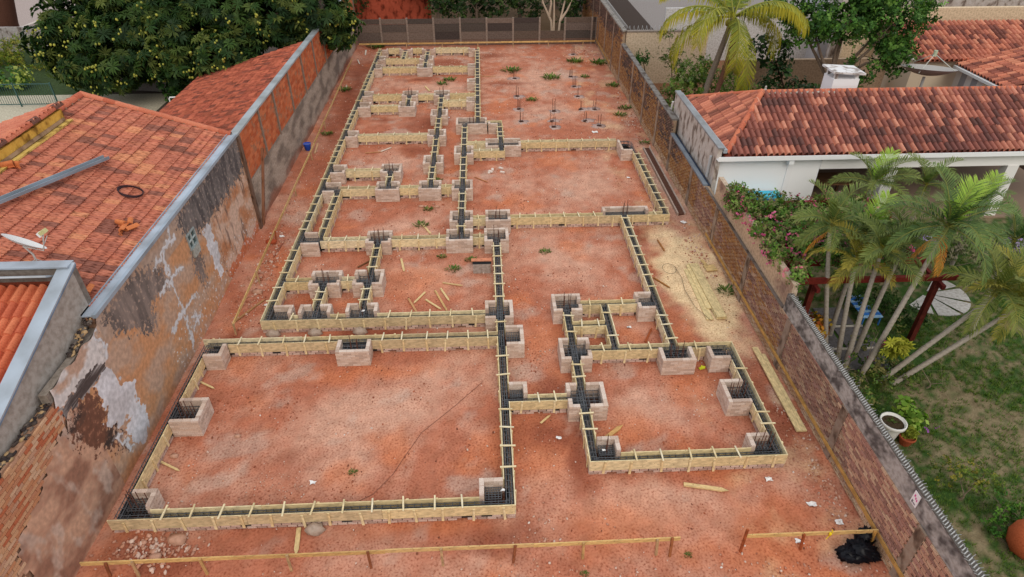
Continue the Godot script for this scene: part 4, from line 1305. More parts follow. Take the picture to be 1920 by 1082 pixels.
# [axis, constant, from, to, which one]; axis V runs along z at x = constant, H runs along x at z = constant
var BEAMS := [
	["V", -6.45, -42.8, -14.95, "along the whole left edge of the rear building"],
	["V", -0.28, -42.8, -29.95, "along the right edge of the rear rooms up to the back"],
	["V", -0.9, -29.95, -19.32, "on the right of the red corridor, middle of plot"],
	["V", -2.18, -34.05, -23.2, "on the left of the red corridor, middle of plot"],
	["V", -5.75, -23.2, -19.32, "parallel and close to the left edge beam"],
	["V", -3.72, -19.32, -14.95, "right of the two small bathroom cells"],
	["V", -5.1, -16.88, -14.95, "short, between the two small bathroom cells"],
	["V", 0.34, -19.3, -8.45, "long, down the centre of the plot to the front"],
	["V", 6.62, -27.5, -20.64, "with ladder ties on right of the big rear hall"],
	["V", 5.05, -20.64, -13.22, "beside the sawdust patch on the right"],
	["V", 2.3, -15.28, -9.5, "on the left edge of the front right room block"],
	["V", 3.44, -15.28, -13.22, "between the small cells and the small red room"],
	["V", 6.56, -13.22, -9.5, "on the right edge of the front right room"],
	["V", -7.8, -13.95, -8.45, "against the foot of the stained left wall"],
	["V", -4.83, -42.8, -40.6, "very short, first cell of the rearmost corner"],
	["V", -3.4, -42.8, -38.85, "short, second cell of the rearmost corner"],
	["V", -3.87, -34.05, -32.4, "very short, in the fourth and fifth rear rows"],
	["V", -3.87, -24.85, -23.2, "very short, between two boxes left of the corridor"],
	["V", 0.76, -30.0, -26.6, "short, through the twin box at the hall's rear left"],
	["H", -42.8, -6.45, -0.28, "across the very back of the building"],
	["H", -40.6, -6.45, -3.4, "second from the back, on the left only"],
	["H", -38.85, -6.45, -0.28, "third from the back across the rear rooms"],
	["H", -34.05, -6.45, -0.28, "fourth from the back across the rear rooms"],
	["H", -32.4, -6.45, -3.87, "fifth from the back, left stub before the soil mound"],
	["H", -33.0, -2.18, -0.28, "short, at right end of the fourth rear row"],
	["H", -28.6, -6.45, -2.18, "sixth from the back, ending at the corridor"],
	["H", -24.85, -6.45, -3.87, "short, with the box showing two tall bars"],
	["H", -23.2, -6.45, -0.9, "across four boxes at the foot of the corridor"],
	["H", -19.32, -6.45, 0.34, "across four boxes behind the bathroom cells"],
	["H", -16.88, -6.45, -3.72, "behind the two small bathroom cells"],
	["H", -14.95, -6.45, 0.34, "along the front of the bathroom cells, on stone lumps"],
	["H", -13.95, -7.8, 0.34, "along the rear of the big front left room"],
	["H", -30.0, -0.9, 0.76, "short, over the wide brick box beside the rebar stubs"],
	["H", -27.5, -0.9, 6.62, "along the rear of the big hall on the right"],
	["H", -26.6, -0.9, 0.76, "short and bright, at rear left of the big hall"],
	["H", -20.64, -0.9, 6.62, "along the front of the big hall on the right"],
	["H", -15.28, 2.3, 5.05, "along the rear of the two small cells, front right"],
	["H", -14.3, 2.3, 3.44, "very short, between the two small cells, front right"],
	["H", -13.22, 2.3, 6.56, "along the rear of the front right room"],
	["H", -11.43, 0.34, 2.3, "short, linking centre beam and front right room"],
	["H", -9.5, 2.3, 6.56, "along the front of the front right room"],
	["H", -8.45, -7.8, 0.34, "long, along the very front of the big left room"],
]

# [x0, x1, z back, z front, which one, starter bars]
var BOXES := [
	[-6.42, -5.95, -42.9, -42.25, "at the left end of the rearmost row", 0],
	[-5.22, -4.40, -42.9, -42.3, "second from left in the rearmost row", 0],
	[-3.80, -2.95, -42.9, -42.3, "third from left in the rearmost row", 0],
	[-0.84, -0.30, -42.9, -42.3, "at the right end of the rearmost row", 0],
	[-6.42, -5.88, -41.0, -40.15, "on left edge beam in the second row from back", 0],
	[-3.80, -2.95, -41.0, -40.15, "at right end of the second row from back", 0],
	[-6.42, -5.88, -39.25, -38.4, "on left edge beam in the third row from back", 0],
	[-3.82, -2.93, -39.25, -38.4, "in the middle of the third row from back", 0],
	[-0.86, -0.30, -39.2, -38.5, "at right end of the third row from back", 0],
	[-0.86, -0.30, -36.4, -35.75, "alone on the rear right beam with no cross beam", 0],
	[-6.42, -5.82, -34.5, -33.62, "on left edge beam in the fourth row from back", 0],
	[-4.27, -3.43, -34.47, -33.62, "second in the fourth row from back, with thin bars", 2],
	[-2.6, -1.76, -34.47, -33.62, "third in the fourth row, at top of left corridor beam", 2],
	[-6.42, -5.72, -32.82, -32.0, "on left edge beam in the fifth row from back", 0],
	[-4.29, -3.45, -32.82, -31.98, "at right end of the fifth row, beside dark soil", 0],
	[-0.86, -0.30, -33.35, -32.6, "on rear right beam just below the fourth row", 0],
	[-2.6, -1.76, -31.6, -30.7, "upper box on left corridor beam by dark soil", 0],
	[-1.32, 0.16, -30.4, -29.5, "wide and long, at the top of right corridor beam", 2],
	[0.22, 0.66, -29.98, -29.5, "narrow, next to the wide box by the rebar stubs", 0],
	[-6.42, -5.8, -28.98, -28.18, "on left edge beam in the sixth row from back", 0],
	[-2.6, -1.76, -28.98, -28.15, "where sixth row meets the left corridor beam", 0],
	[0.06, 1.64, -27.75, -26.85, "double width, at rear left of the big hall", 0],
	[-1.32, -0.48, -27.0, -26.1, "on right corridor beam beside the bright short board", 0],
	[-2.6, -1.76, -26.05, -25.2, "lowest single box on the left corridor beam", 0],
	[-6.42, -5.75, -25.25, -24.42, "on left edge beam level with the two tall bars", 0],
	[-4.3, -3.45, -25.25, -24.42, "with two tall rusty bars left of corridor", 2],
	[-6.42, -5.73, -23.6, -22.78, "on left edge beam at the foot of the corridor row", 0],
	[-4.3, -3.38, -23.6, -22.82, "second in the corridor foot row, deep front", 0],
	[-2.62, -1.74, -23.6, -22.82, "third in the corridor foot row", 0],
	[-1.32, -0.5, -23.6, -22.75, "fourth in the corridor foot row, at right corridor beam", 0],
	[6.0, 6.72, -27.6, -26.2, "deep corner box at rear right of the big hall", 0],
	[-1.32, -0.48, -21.05, -20.22, "front left corner of the big hall", 0],
	[-0.02, 0.88, -21.05, -20.22, "with two thin bars beside the hall's front left corner", 2],
	[4.3, 6.0, -21.1, -20.63, "very wide three sided box in the hall's front beam", 2],
	[-6.42, -5.72, -19.72, -18.92, "left edge box behind the bathroom cells", 0],
	[-4.14, -3.28, -19.72, -18.92, "with tall thin bars behind the bathroom cells", 3],
	[-1.4, -0.48, -19.72, -18.92, "largest front face, left of the centre beam's head", 1],
	[-0.08, 0.76, -19.72, -18.85, "at the head of the long centre beam", 2],
	[-5.55, -4.6, -17.28, -16.48, "left one behind the two bathroom cells", 2],
	[-4.2, -3.28, -17.28, -16.46, "right one behind the two bathroom cells", 1],
	[-6.4, -5.75, -15.5, -14.9, "left corner of the bathroom front beam", 0],
	[-5.55, -4.62, -15.5, -14.9, "middle of the bathroom front beam", 0],
	[-4.18, -3.26, -15.5, -14.9, "right of the bathroom front beam, with paper tag", 1],
	[-0.1, 0.72, -15.45, -14.6, "upper right of centre beam opposite the bathroom front", 0],
	[-4.16, -3.26, -13.92, -13.3, "three sided, mid rear beam of the big left room", 2],
	[0.36, 0.96, -14.25, -13.42, "right of centre beam, just below its neighbour", 0],
	[-7.78, -7.18, -13.9, -13.3, "rear left corner of the big left room", 0],
	[-7.8, -6.98, -11.75, -10.95, "half way along the stained left wall", 3],
	[-7.8, -7.15, -9.05, -8.5, "front left corner of the big left room", 3],
	[-0.3, 0.3, -9.0, -8.45, "front right corner of the big left room", 0],
	[0.36, 0.92, -11.95, -11.45, "right of centre beam at the short link beam", 0],
	[1.9, 2.86, -11.85, -11.0, "right end of the short link beam, with rebar mat", 0],
	[1.9, 2.76, -15.68, -14.86, "with two tall bars at rear left of small cells", 2],
	[4.42, 5.02, -15.68, -14.86, "rear right of small cells near the sawdust", 0],
	[1.9, 2.74, -13.62, -12.75, "rear left corner of the front right room", 0],
	[4.58, 5.48, -13.2, -12.55, "three sided with fine brick front, front right room", 3],
	[5.9, 6.54, -13.2, -12.6, "rear right corner of the front right room", 0],
	[5.85, 6.54, -11.8, -11.0, "half way down the right edge of front right room", 3],
	[5.92, 6.54, -10.0, -9.52, "front right corner of the front right room", 3],
	[2.32, 2.92, -10.05, -9.52, "front left corner of the front right room", 1],
]

func cut(iv: Array, lo: float, hi: float) -> Array:
	var r := []
	for e in iv:
		if hi <= e[0] or lo >= e[1]:
			r.append(e)
			continue
		if lo - e[0] > 0.14:
			r.append([e[0], lo])
		if e[1] - hi > 0.14:
			r.append([hi, e[1]])
	return r

func along(axis: String, t: float, c: float, y: float) -> Vector3:
	return Vector3(c, y, t) if axis == "V" else Vector3(t, y, c)

func formwork() -> void:
	var pine := [S(246, 232, 194), S(240, 222, 178), S(250, 238, 206), S(236, 216, 172), S(244, 228, 188), S(222, 204, 168)]
	var stick := MB.new()
	stick.box(Transform3D(), Vector3(0.36, 0.024, 0.036), S(250, 236, 200))
	var tie_m := stick.mesh(M.pine)
	var tie_meshes := [tie_m]
	for c in [S(242, 224, 182), S(252, 242, 214)]:
		var m := MB.new()
		m.box(Transform3D(), Vector3(0.34, 0.022, 0.034), c, Vector2(0.4, 0.2))
		tie_meshes.append(m.mesh(M.pine))
	var bat_meshes := []
	for c in [S(246, 228, 184), S(240, 218, 172), S(250, 234, 194)]:
		var m := MB.new()
		m.box(Transform3D(), Vector3(0.055, 0.40, 0.022), c, Vector2(0.1, 0.3))
		bat_meshes.append(m.mesh(M.pine))
	var pale := [S(212, 188, 178), S(198, 172, 162), S(220, 200, 190), S(186, 162, 152)]
	for b in BEAMS:
		var ax: String = b[0]
		var c: float = b[1]
		var mid: float = (b[2] + b[3]) * 0.5
		var ahead: bool = mid > -21.5
		var o := thing("beam_formwork", "timber beam formwork " + b[4], "formwork", along(ax, mid, c, 0), "timber beam forms on the red soil")
		var org := o.position
		var both := [[b[2], b[3]]]
		var foot := MB.new()
		for s in [-1.0, 1.0]:
			if c == -7.8 and s < 0:
				continue
			var line: float = c + s * 0.1125
			var iv := [[b[2] - 0.125, b[3] + 0.125]]
			for q in BOXES:
				var lo: float = q[0] if ax == "V" else q[2]
				var hi: float = q[1] if ax == "V" else q[3]
				var t0: float = q[2] if ax == "V" else q[0]
				var t1: float = q[3] if ax == "V" else q[1]
				if line > lo - 0.03 and line < hi + 0.03:
					iv = cut(iv, t0, t1)
			for q in BEAMS:
				if q[0] == ax:
					continue
				if q[2] - 0.02 < c + s * 0.22 and q[3] + 0.02 > c + s * 0.22:
					iv = cut(iv, q[1] - 0.1, q[1] + 0.1)
			# keep where both sides stand, for the ties
			var nb := []
			for e in both:
				for f in iv:
					var lo := maxf(e[0], f[0])
					var hi := minf(e[1], f[1])
					if hi - lo > 0.2:
						nb.append([lo, hi])
			both = nb
			for e in iv:
				var n := maxi(1, int(round((e[1] - e[0]) / 2.5)))
				for k in n:
					var t0: float = e[0] + (e[1] - e[0]) * k / n + (0.003 if k > 0 else 0.0)
					var t1: float = e[0] + (e[1] - e[0]) * (k + 1) / n - (0.003 if k < n - 1 else 0.0)
					var low := 0.14 + rng.randf_range(-0.01, 0.02)
					var hgt := 0.45 + rng.randf_range(-0.006, 0.008) - low
					var m := MB.new()
					var p := along(ax, (t0 + t1) / 2, line, low + hgt / 2) - org
					var sz := Vector3(0.025, hgt, t1 - t0) if ax == "V" else Vector3(t1 - t0, hgt, 0.025)
					var tilt := rng.randf_range(-0.02, 0.02)
					m.box(Transform3D(Basis(Vector3(0, 0, 1) if ax == "V" else Vector3(1, 0, 0), tilt), p), sz, pine[rng.randi() % pine.size()] * rng.randf_range(0.92, 1.04), Vector2(rng.randf() * 9.0, rng.randf() * 3.0))
					part("board", m.mesh(M.pine), o)
				# brick footing under the board
				var t: float = e[0] + 0.01
				var row := 0
				while t < e[1] - 0.05:
					var l := minf(0.2, e[1] - t - 0.01)
					for r in 2:
						var tt := t + (0.1 if r == 1 and t + l + 0.1 < e[1] else 0.0)
						if rng.randf() < 0.06:
							continue
						var p := along(ax, tt + l / 2, c + s * 0.075, 0.035 + r * 0.066) - org
						var sz := Vector3(0.09, 0.056, l - 0.01) if ax == "V" else Vector3(l - 0.01, 0.056, 0.09)
						foot.box(Transform3D(Basis(Vector3.UP, rng.randf_range(-0.04, 0.04)), p), sz, pale[rng.randi() % 4], Vector2.ZERO)
					t += 0.21
				# battens
				var q := maxi(1, int(round((e[1] - e[0]) / 0.62)))
				for k in q:
					var tb: float = e[0] + (e[1] - e[0]) * (k + 0.5) / q + rng.randf_range(-0.06, 0.06)
					var drop := rng.randf_range(-0.06, 0.03)
					var xf := Transform3D(Basis(Vector3.UP, PI / 2 if ax == "V" else 0.0) * Basis(Vector3(0, 0, 1), rng.randf_range(-0.09, 0.09)), along(ax, tb, c + s * 0.139, 0.24 + drop) - org)
					part("batten", bat_meshes[rng.randi() % 3], o, xf)
		for e in both:
			var n := maxi(1, int(round((e[1] - e[0]) / 0.6)))
			if c == -7.8:
				continue
			for k in n:
				var t: float = e[0] + (e[1] - e[0]) * (k + 0.5) / n + rng.randf_range(-0.07, 0.07)
				var xf := Transform3D(Basis(Vector3.UP, (0.0 if ax == "V" else PI / 2) + rng.randf_range(-0.1, 0.1)), along(ax, t, c + rng.randf_range(-0.02, 0.02), 0.474 + rng.randf() * 0.003) - org)
				part("tie", tie_meshes[rng.randi() % 3], o, xf)
		stuff(part("footing_bricks", foot.mesh(M.brick), o))
		# black membrane on the trench bottom
		var lin := MB.new()
		var lp := along(ax, mid, c, 0.05) - org
		lin.box(Transform3D(Basis(), lp), Vector3(0.19, 0.02, b[3] - b[2]) if ax == "V" else Vector3(b[3] - b[2], 0.018, 0.19))
		for s in [-1.0, 1.0]:
			var wp := along(ax, mid, c + s * 0.093, 0.13) - org
			lin.box(Transform3D(Basis(), wp), Vector3(0.006, 0.16, b[3] - b[2] - 0.2) if ax == "V" else Vector3(b[3] - b[2] - 0.2, 0.15, 0.006))
		part("membrane", lin.mesh(M.sheet), o)
		# the cage inside
		var cg := thing("rebar_cage", "rebar cage inside form " + b[4], "rebar", along(ax, mid, c, 0.19), "rebar cages inside the beam forms")
		var half: float = (b[3] - b[2]) / 2
		for y in [0.0, 0.16]:
			for s in [-0.062, 0.0, 0.062]:
				var bm := MB.new()
				bm.bar(along(ax, -half, s, y), along(ax, half, s, y), 0.013, 0.013)
				part("long_bar", bm.mesh(M.steel), cg)
		var loop := MB.new()
		for e in [[-0.07, -0.012, 0.07, -0.012], [0.07, -0.012, 0.07, 0.176], [0.07, 0.176, -0.07, 0.176], [-0.07, 0.176, -0.07, -0.012]]:
			loop.bar(along(ax, 0, e[0], e[1]), along(ax, 0, e[2], e[3]), 0.009, 0.009, Color.WHITE, Vector3(0.3, 0.5, 0.8))
		var lm := loop.mesh(M.steel)
		var ns := int(half * 2 / 0.16)
		var rest := MB.new()
		for k in ns:
			var t := -half + (k + 0.5) * half * 2 / ns + rng.randf_range(-0.02, 0.02)
			if mid > -14.6:
				part("stirrup", lm, cg, Transform3D(Basis(), along(ax, t, 0, 0)))
			else:
				for e in [[-0.07, -0.012, 0.07, -0.012], [0.07, -0.012, 0.07, 0.176], [0.07, 0.176, -0.07, 0.176], [-0.07, 0.176, -0.07, -0.012]]:
					rest.bar(along(ax, t, e[0], e[1]), along(ax, t, e[2], e[3]), 0.009, 0.009, Color.WHITE, Vector3(0.3, 0.5, 0.8))
		if rest.v.size():
			stuff(part("stirrups", rest.mesh(M.steel), cg))
	brick_boxes()

func brick_boxes() -> void:
	var cols := [S(222, 206, 194), S(214, 196, 182), S(230, 217, 206), S(206, 186, 172), S(220, 201, 186), S(198, 180, 168), S(224, 210, 200)]
	var ch := 0.065
	for q in BOXES:
		var x0: float = q[0]
		var x1: float = q[1]
		var z0: float = q[2]
		var z1: float = q[3]
		var o := thing("brick_pile_cap", "pale brick pile cap form " + q[4], "brick box", Vector3((x0 + x1) / 2, 0, (z0 + z1) / 2), "brick pile cap forms")
		var near: bool = z1 > -20.4
		var rest := MB.new()
		for side in 4:                                   # left, right, back, front
			var vert := side < 2
			var fixed: float = [x0, x1, z0, z1][side]
			var inner: float = fixed + (0.05 if side % 2 == 0 else -0.05)
			var a: float = z0 + 0.1 if vert else x0
			var b: float = z1 - 0.1 if vert else x1
			var skip := false
			var iv := [[a, b]]
			for e in BEAMS:
				if (e[0] == "V") == vert:
					if absf(e[1] - fixed) < 0.19 and e[2] < (a + b) / 2 and e[3] > (a + b) / 2 - 0.001:
						skip = true
				elif e[1] > a - 0.1 and e[1] < b + 0.1 and e[2] < fixed - 0.03 and e[3] > fixed + 0.03:
					iv = cut(iv, e[1] - 0.13, e[1] + 0.13)
			if skip:
				continue
			for e in iv:
				var len: float = e[1] - e[0]
				var jp := Vector3(inner, 0.255, (e[0] + e[1]) / 2) if vert else Vector3((e[0] + e[1]) / 2, 0.255, inner)
				var joint := MB.new()
				joint.box(Transform3D(Basis(), jp - o.position), Vector3(0.086, 0.51, len - 0.012) if vert else Vector3(len - 0.012, 0.51, 0.086), S(206, 184, 174))
				part("mortar", joint.mesh(M.mortar), o)
				for r in 8:
					var u: float = e[0] - (0.105 if r % 2 else 0.0)
					while u < e[1] - 0.01:
						var s := maxf(u, e[0])
						var t := minf(u + 0.2, e[1])
						u += 0.21
						if t - s < 0.045:
							continue
						var l := snappedf(t - s, 0.01)
						var y := r * ch + ch / 2 + rng.randf_range(-0.002, 0.002)
						var p := Vector3(inner, y, (s + t) / 2) if vert else Vector3((s + t) / 2, y, inner)
						p -= o.position
						var xf := Transform3D(Basis(Vector3.UP, (PI / 2 if vert else 0.0) + rng.randf_range(-0.025, 0.025)), p)
						var ci := rng.randi() % cols.size()
						if near:
							part("brick", brick_mesh(l, ch - 0.008, 0.1, cols[ci], "p%d" % ci), o, xf)
						else:
							rest.box(xf, Vector3(l, ch - 0.008, 0.1), cols[ci])
		if rest.v.size():
			stuff(part("brickwork", rest.mesh(M.brick), o))
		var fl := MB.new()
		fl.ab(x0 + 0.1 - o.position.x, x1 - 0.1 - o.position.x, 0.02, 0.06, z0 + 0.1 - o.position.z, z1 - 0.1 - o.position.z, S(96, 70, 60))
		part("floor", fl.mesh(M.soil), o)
		# reinforcement mat and starter bars
		if z1 > -24.0 or q[5] > 0:
			var g := thing("cap_rebar", "rebar in brick cap " + q[4], "rebar", Vector3((x0 + x1) / 2, 0.18, (z0 + z1) / 2), "rebar mats in the brick caps")
			var mt := MB.new()
			var wx := (x1 - x0) / 2 - 0.13
			var wz := (z1 - z0) / 2 - 0.13
			for y in [0.0, 0.16]:
				for k in 6:
					var f := -1.0 + 2.0 * k / 5.0
					mt.bar(Vector3(-wx, y, f * wz), Vector3(wx, y, f * wz), 0.011, 0.011)
					mt.bar(Vector3(f * wx, y + 0.012, -wz), Vector3(f * wx, y + 0.012, wz), 0.011, 0.011)
			for k in 4:
				for sx in [-1, 1]:
					mt.bar(Vector3(sx * wx, 0, -wz + k * wz * 0.66), Vector3(sx * wx, 0.2, -wz + k * wz * 0.66), 0.01, 0.01)
			part("mat", mt.mesh(M.steel), g)
			for k in q[5]:
				for s in 2:
					if k * 2 + s > 3 and q[5] < 3:
						continue
					var hgt := rng.randf_range(0.62, 0.85)
					var bm := MB.new()
					var p := Vector3((k - (q[5] - 1) / 2.0) * 0.16, -0.14, (s - 0.5) * 0.12)
					bm.tube([p, p + Vector3(rng.randf_range(-0.03, 0.03), hgt, rng.randf_range(-0.03, 0.03))], [0.011, 0.010], 5)
					part("starter_bar", bm.mesh(M.rust), g)

func stick(called: String, label: String, a: Vector2, b: Vector2, w: float, col: Color, group := "", y := 0.03, point := true) -> void:
	var m := MB.new()
	var A := Vector3(a.x, soil_height(a.x, a.y) + y, a.y)
	var B := Vector3(b.x, soil_height(b.x, b.y) + y, b.y)
	var o := (A + B) / 2
	m.bar(A - o, B - o, w, w * 0.45, col)
	if point:                                             # sharpened end
		var d := (B - A).normalized()
		var x := d.cross(Vector3.UP).normalized() * w * 0.5
		var up := Vector3.UP * w * 0.22
		var e := B - o
		var tip := e + d * w * 1.8
		m.tri(e + x + up, tip, e - x + up, col)
		m.tri(e - x - up, tip, e + x - up, col)
		m.tri(e + x - up, tip, e + x + up, col * 0.9)
		m.tri(e - x + up, tip, e - x - up, col * 0.9)
	one(called, m.mesh(M.pine), label, "wood", o, group)

# a crumpled scrap: a small sheet creased at random
func crumple(m: MB, s: float, sd: int) -> void:
	var r := RandomNumberGenerator.new()
	r.seed = sd
	var g := []
	for a in 4:
		for b in 4:
			g.append(Vector3((a - 1.5) / 1.5 * s + r.randf_range(-0.3, 0.3) * s, r.randf_range(0.0, 0.45) * s, (b - 1.5) / 2.1 * s + r.randf_range(-0.3, 0.3) * s))
	for a in 3:
		for b in 3:
			m.quad(g[a * 4 + b], g[a * 4 + b + 1], g[a * 4 + b + 5], g[a * 4 + b + 4], S(236, 234, 232))

func batter(label: String, a: Vector3, b: Vector3, stakes: Array, tilt := 0.0) -> void:
	var o := thing("batter_board", label, "batter board", Vector3(a.x, 0, a.z))
	var n := maxi(1, int(round((b - a).length() / 3.2)))
	for k in n:
		var m := MB.new()
		var p := a + (b - a) * (float(k) / n) - o.position
		var q := a + (b - a) * (float(k + 1) / n) - o.position
		p.y += rng.randf_range(-0.015, 0.015)
		q.y += rng.randf_range(-0.015, 0.015)
		m.bar(p, q, 0.025, 0.1, [S(232, 196, 134), S(214, 176, 118), S(224, 190, 136)][k % 3])
		part("rail", m.mesh(M.pine), o)
	for s in stakes:
		var m := MB.new()
		var at: Vector3 = a + (b - a) * s[0] - o.position
		var off := Vector3(0, 0, 0.035) if absf(b.x - a.x) > absf(b.z - a.z) else Vector3(0.035, 0, 0)
		m.bar(Vector3(at.x + rng.randf_range(-0.05, 0.05), -0.08, at.z + rng.randf_range(0.0, 0.06)) + off, at + off + Vector3(0, s[1], 0), 0.05, 0.035, s[2], Vector3(0.2, 0.1, 1))
		part("stake", m.mesh(M.pine), o)

func site_things() -> void:
	var raw := S(238, 212, 160)
	var grey := S(196, 164, 126)
	var redw := S(170, 92, 58)
	# ---- batter boards (string lines) round the works
	var st := []
	for x in [-7.5, -7.0, -5.71, -4.04, -2.48, -1.05, 0.41, 1.76, 3.23]:
		st.append([(x + 8.0) / 11.7, 0.06, [grey, S(150, 92, 66), S(206, 168, 116)][int(absf(x * 3)) % 3]])
	st.append([0.985, 0.1, S(170, 110, 74)])
	batter("long raw timber rail on stakes along the front of the plot", Vector3(-8.0, 0.42, -7.4), Vector3(3.69, 0.47, -7.38), st)
	batter("short timber rail on stakes at front right by the black bag", Vector3(4.99, 0.45, -7.39), Vector3(7.71, 0.47, -7.37), [[0.0, 0.28, redw], [0.44, 0.04, redw], [0.97, 0.05, S(220, 170, 96)]])
	batter("timber rail on stakes along the foot of left boundary wall", Vector3(-7.36, 0.36, -14.8), Vector3(-8.0, 0.36, -41.0), [[0.0, 0.05, grey], [0.1, 0.1, grey], [0.2, 0.05, redw], [0.33, 0.06, grey], [0.46, 0.05, grey], [0.6, 0.05, grey], [0.8, 0.05, grey]])
	batter("thin timber rail in front of the precast back wall", Vector3(-8.1, 0.3, -44.55), Vector3(7.6, 0.34, -44.5), [[0.05, 0.03, grey], [0.2, 0.03, grey], [0.35, 0.03, grey], [0.5, 0.03, grey], [0.65, 0.03, grey], [0.8, 0.03, grey], [0.95, 0.03, grey]])
	# ---- loose stakes and offcuts
	for e in [
		["pale pointed stake leaning inside the rear left wall beam", -7.72, -12.85, -7.3, -12.6, 0.05, raw],
		["pale pointed stake lying near the front left brick cap", -7.72, -10.2, -7.22, -9.93, 0.05, raw],
		["broad pointed stake lying in front of the long front beam", -4.10, -8.28, -4.04, -7.78, 0.09, raw],
		["lone pale stake on the soil right of the bathroom cells", -2.93, -18.62, -2.78, -17.93, 0.07, raw],
		["stake of the scattered heap pointing to its left neighbour", -1.99, -16.63, -2.26, -16.13, 0.06, raw],
		["leftmost stake of the scattered heap by the centre beam", -2.49, -16.31, -2.21, -15.67, 0.06, S(214, 166, 120)],
		["middle stake of the scattered heap, nearest the camera", -1.95, -16.23, -1.50, -15.77, 0.06, raw],
		["longest stake of the scattered heap by the centre beam", -1.68, -16.70, -1.29, -15.70, 0.06, S(222, 184, 130)],
		["rightmost stake of the scattered heap by the centre beam", -1.51, -16.81, -1.25, -16.22, 0.06, raw],
		["stake lying crosswise beyond the scattered heap", -1.46, -17.13, -0.89, -16.95, 0.06, S(220, 186, 140)],
		["pale stake resting on a weed behind the centre boxes", -2.37, -20.96, -2.05, -20.29, 0.07, raw],
		["dark stick leaning behind the bathroom cells", -4.33, -18.16, -4.00, -18.51, 0.05, S(130, 90, 62)],
		["bent brown lath lying in the room left of the corridor", -5.37, -27.50, -4.73, -27.59, 0.06, S(206, 150, 110)],
		["white lath end lying in the room left of the corridor", -4.70, -27.62, -4.30, -28.04, 0.06, S(236, 226, 216)],
		["dark lath leaning on the beam beside the sawdust", 5.40, -17.09, 5.76, -16.53, 0.05, S(176, 122, 66)],
		["brown stick lying at the top of the sawdust patch", 6.08, -19.43, 6.14, -18.72, 0.05, S(176, 122, 72)],
		["short offcut lying in front of the short link beam", 1.21, -10.96, 1.43, -11.18, 0.05, raw],
		["flat pointed stake inside the front right room", 2.72, -10.4, 3.10, -10.71, 0.1, S(222, 180, 120)],
		["pale board offcut lying before the front right room", 4.26, -9.0, 5.07, -8.82, 0.09, raw],
		["reddish pointed stake lying in the small red room", 4.45, -13.91, 4.74, -14.45, 0.06, redw],
		["thin brown lath lying in the big hall's left side", -0.44, -24.82, 0.07, -24.34, 0.04, S(196, 132, 84)],
		["pale stake lying by the left rail near blue bucket", -7.7, -28.6, -7.62, -27.55, 0.07, S(230, 190, 150)],
		["white stake standing out at the rear left corner", -7.6, -44.0, -7.5, -43.0, 0.09, S(240, 232, 222)],
		["small white offcut on dark soil at rear left", -7.8, -41.75, -7.6, -41.07, 0.07, S(236, 226, 216)],
		["tiny pale offcut beside the left rail, far back", -7.72, -36.9, -7.62, -36.2, 0.07, S(226, 206, 190)],
		["grey stick lying among rubble at left wall's foot", -7.3, -18.93, -7.2, -19.97, 0.05, S(170, 110, 90)],
		["broken lath under the left rail near the room corner", -7.55, -15.4, -7.0, -16.4, 0.06, S(190, 146, 104)],
		["pale stake on the soil of the rear middle room", -3.26, -36.61, -2.98, -35.86, 0.09, raw],
		["thin lath on the bare soil right of the rear rooms", -0.1, -38.29, 0.74, -38.25, 0.05, S(226, 180, 140)],
	]:
		stick("wood_offcut", e[0], Vector2(e[1], e[2]), Vector2(e[3], e[4]), e[5], e[6], "loose stakes and offcuts")
	# ---- stacked planks
	var pl := thing("plank_stack", "stack of long fresh planks lying on the sawdust", "planks", Vector3(6.9, 0.06, -16.3))
	for e in [[0.0, 0.02, 0.0, 0.3, 3.0], [-0.3, 0.0, 0.15, 0.22, 2.7], [0.02, 0.05, 0.03, 0.3, 2.9], [0.0, 0.08, 0.05, 0.28, 2.9], [-0.2, 0.03, -0.2, 0.15, 2.4]]:
		var m := MB.new()
		m.box(Transform3D(Basis(Vector3.UP, 0.02 + e[0] * 0.1), Vector3(e[0], e[1], e[2])), Vector3(e[3], 0.025, e[4]), S(242, 222, 172) * rng.randf_range(0.92, 1.05), Vector2(rng.randf() * 5, rng.randf()))
		part("plank", m.mesh(M.pine), pl)
	var p2 := thing("plank_pair", "two long narrow planks beside the brick wall", "planks", Vector3(7.45, 0.1, -11.9))
	for e in [[0.0, 0.0, 0.0, 0.16, 3.1], [0.13, 0.0, 0.15, 0.09, 2.8]]:
		var m := MB.new()
		m.box(Transform3D(Basis(Vector3.UP, 0.0), Vector3(e[0], e[1], e[2])), Vector3(e[3], 0.04, e[4]), S(242, 220, 170), Vector2(rng.randf() * 5, rng.randf()))
		part("plank", m.mesh(M.pine), p2)
	var sq := MB.new()
	sq.box(Transform3D(Basis(Vector3.UP, 0.1), Vector3.ZERO), Vector3(0.36, 0.03, 0.34), S(238, 208, 150))
	sq.box(Transform3D(Basis(Vector3.UP, 0.15), Vector3(-0.12, 0.0, -0.3)), Vector3(0.1, 0.03, 0.4), S(226, 196, 140))
	one("plywood_square", sq.mesh(M.pine), "square plywood offcut between sawdust and brick wall", "plywood", Vector3(7.4, soil_height(7.4, -17.5) + 0.05, -17.5))
	# ---- drain channel along the right wall
	var dc := thing("drain_channel", "narrow concrete drain channel full of brown earth by right wall", "channel", Vector3(7.4, 0, -24.3))
	for s in [-0.14, 0.14]:
		var m := MB.new()
		m.ab(s - 0.025, s + 0.025, -0.05, 0.12, -3.1, 3.1, S(196, 178, 166))
		part("edge", m.mesh(M.mortar), dc)
	var de := MB.new()
	de.ab(-0.115, 0.115, -0.05, 0.075, -3.1, 3.1, S(104, 74, 62))
	part("earth_fill", de.mesh(M.soil), dc)
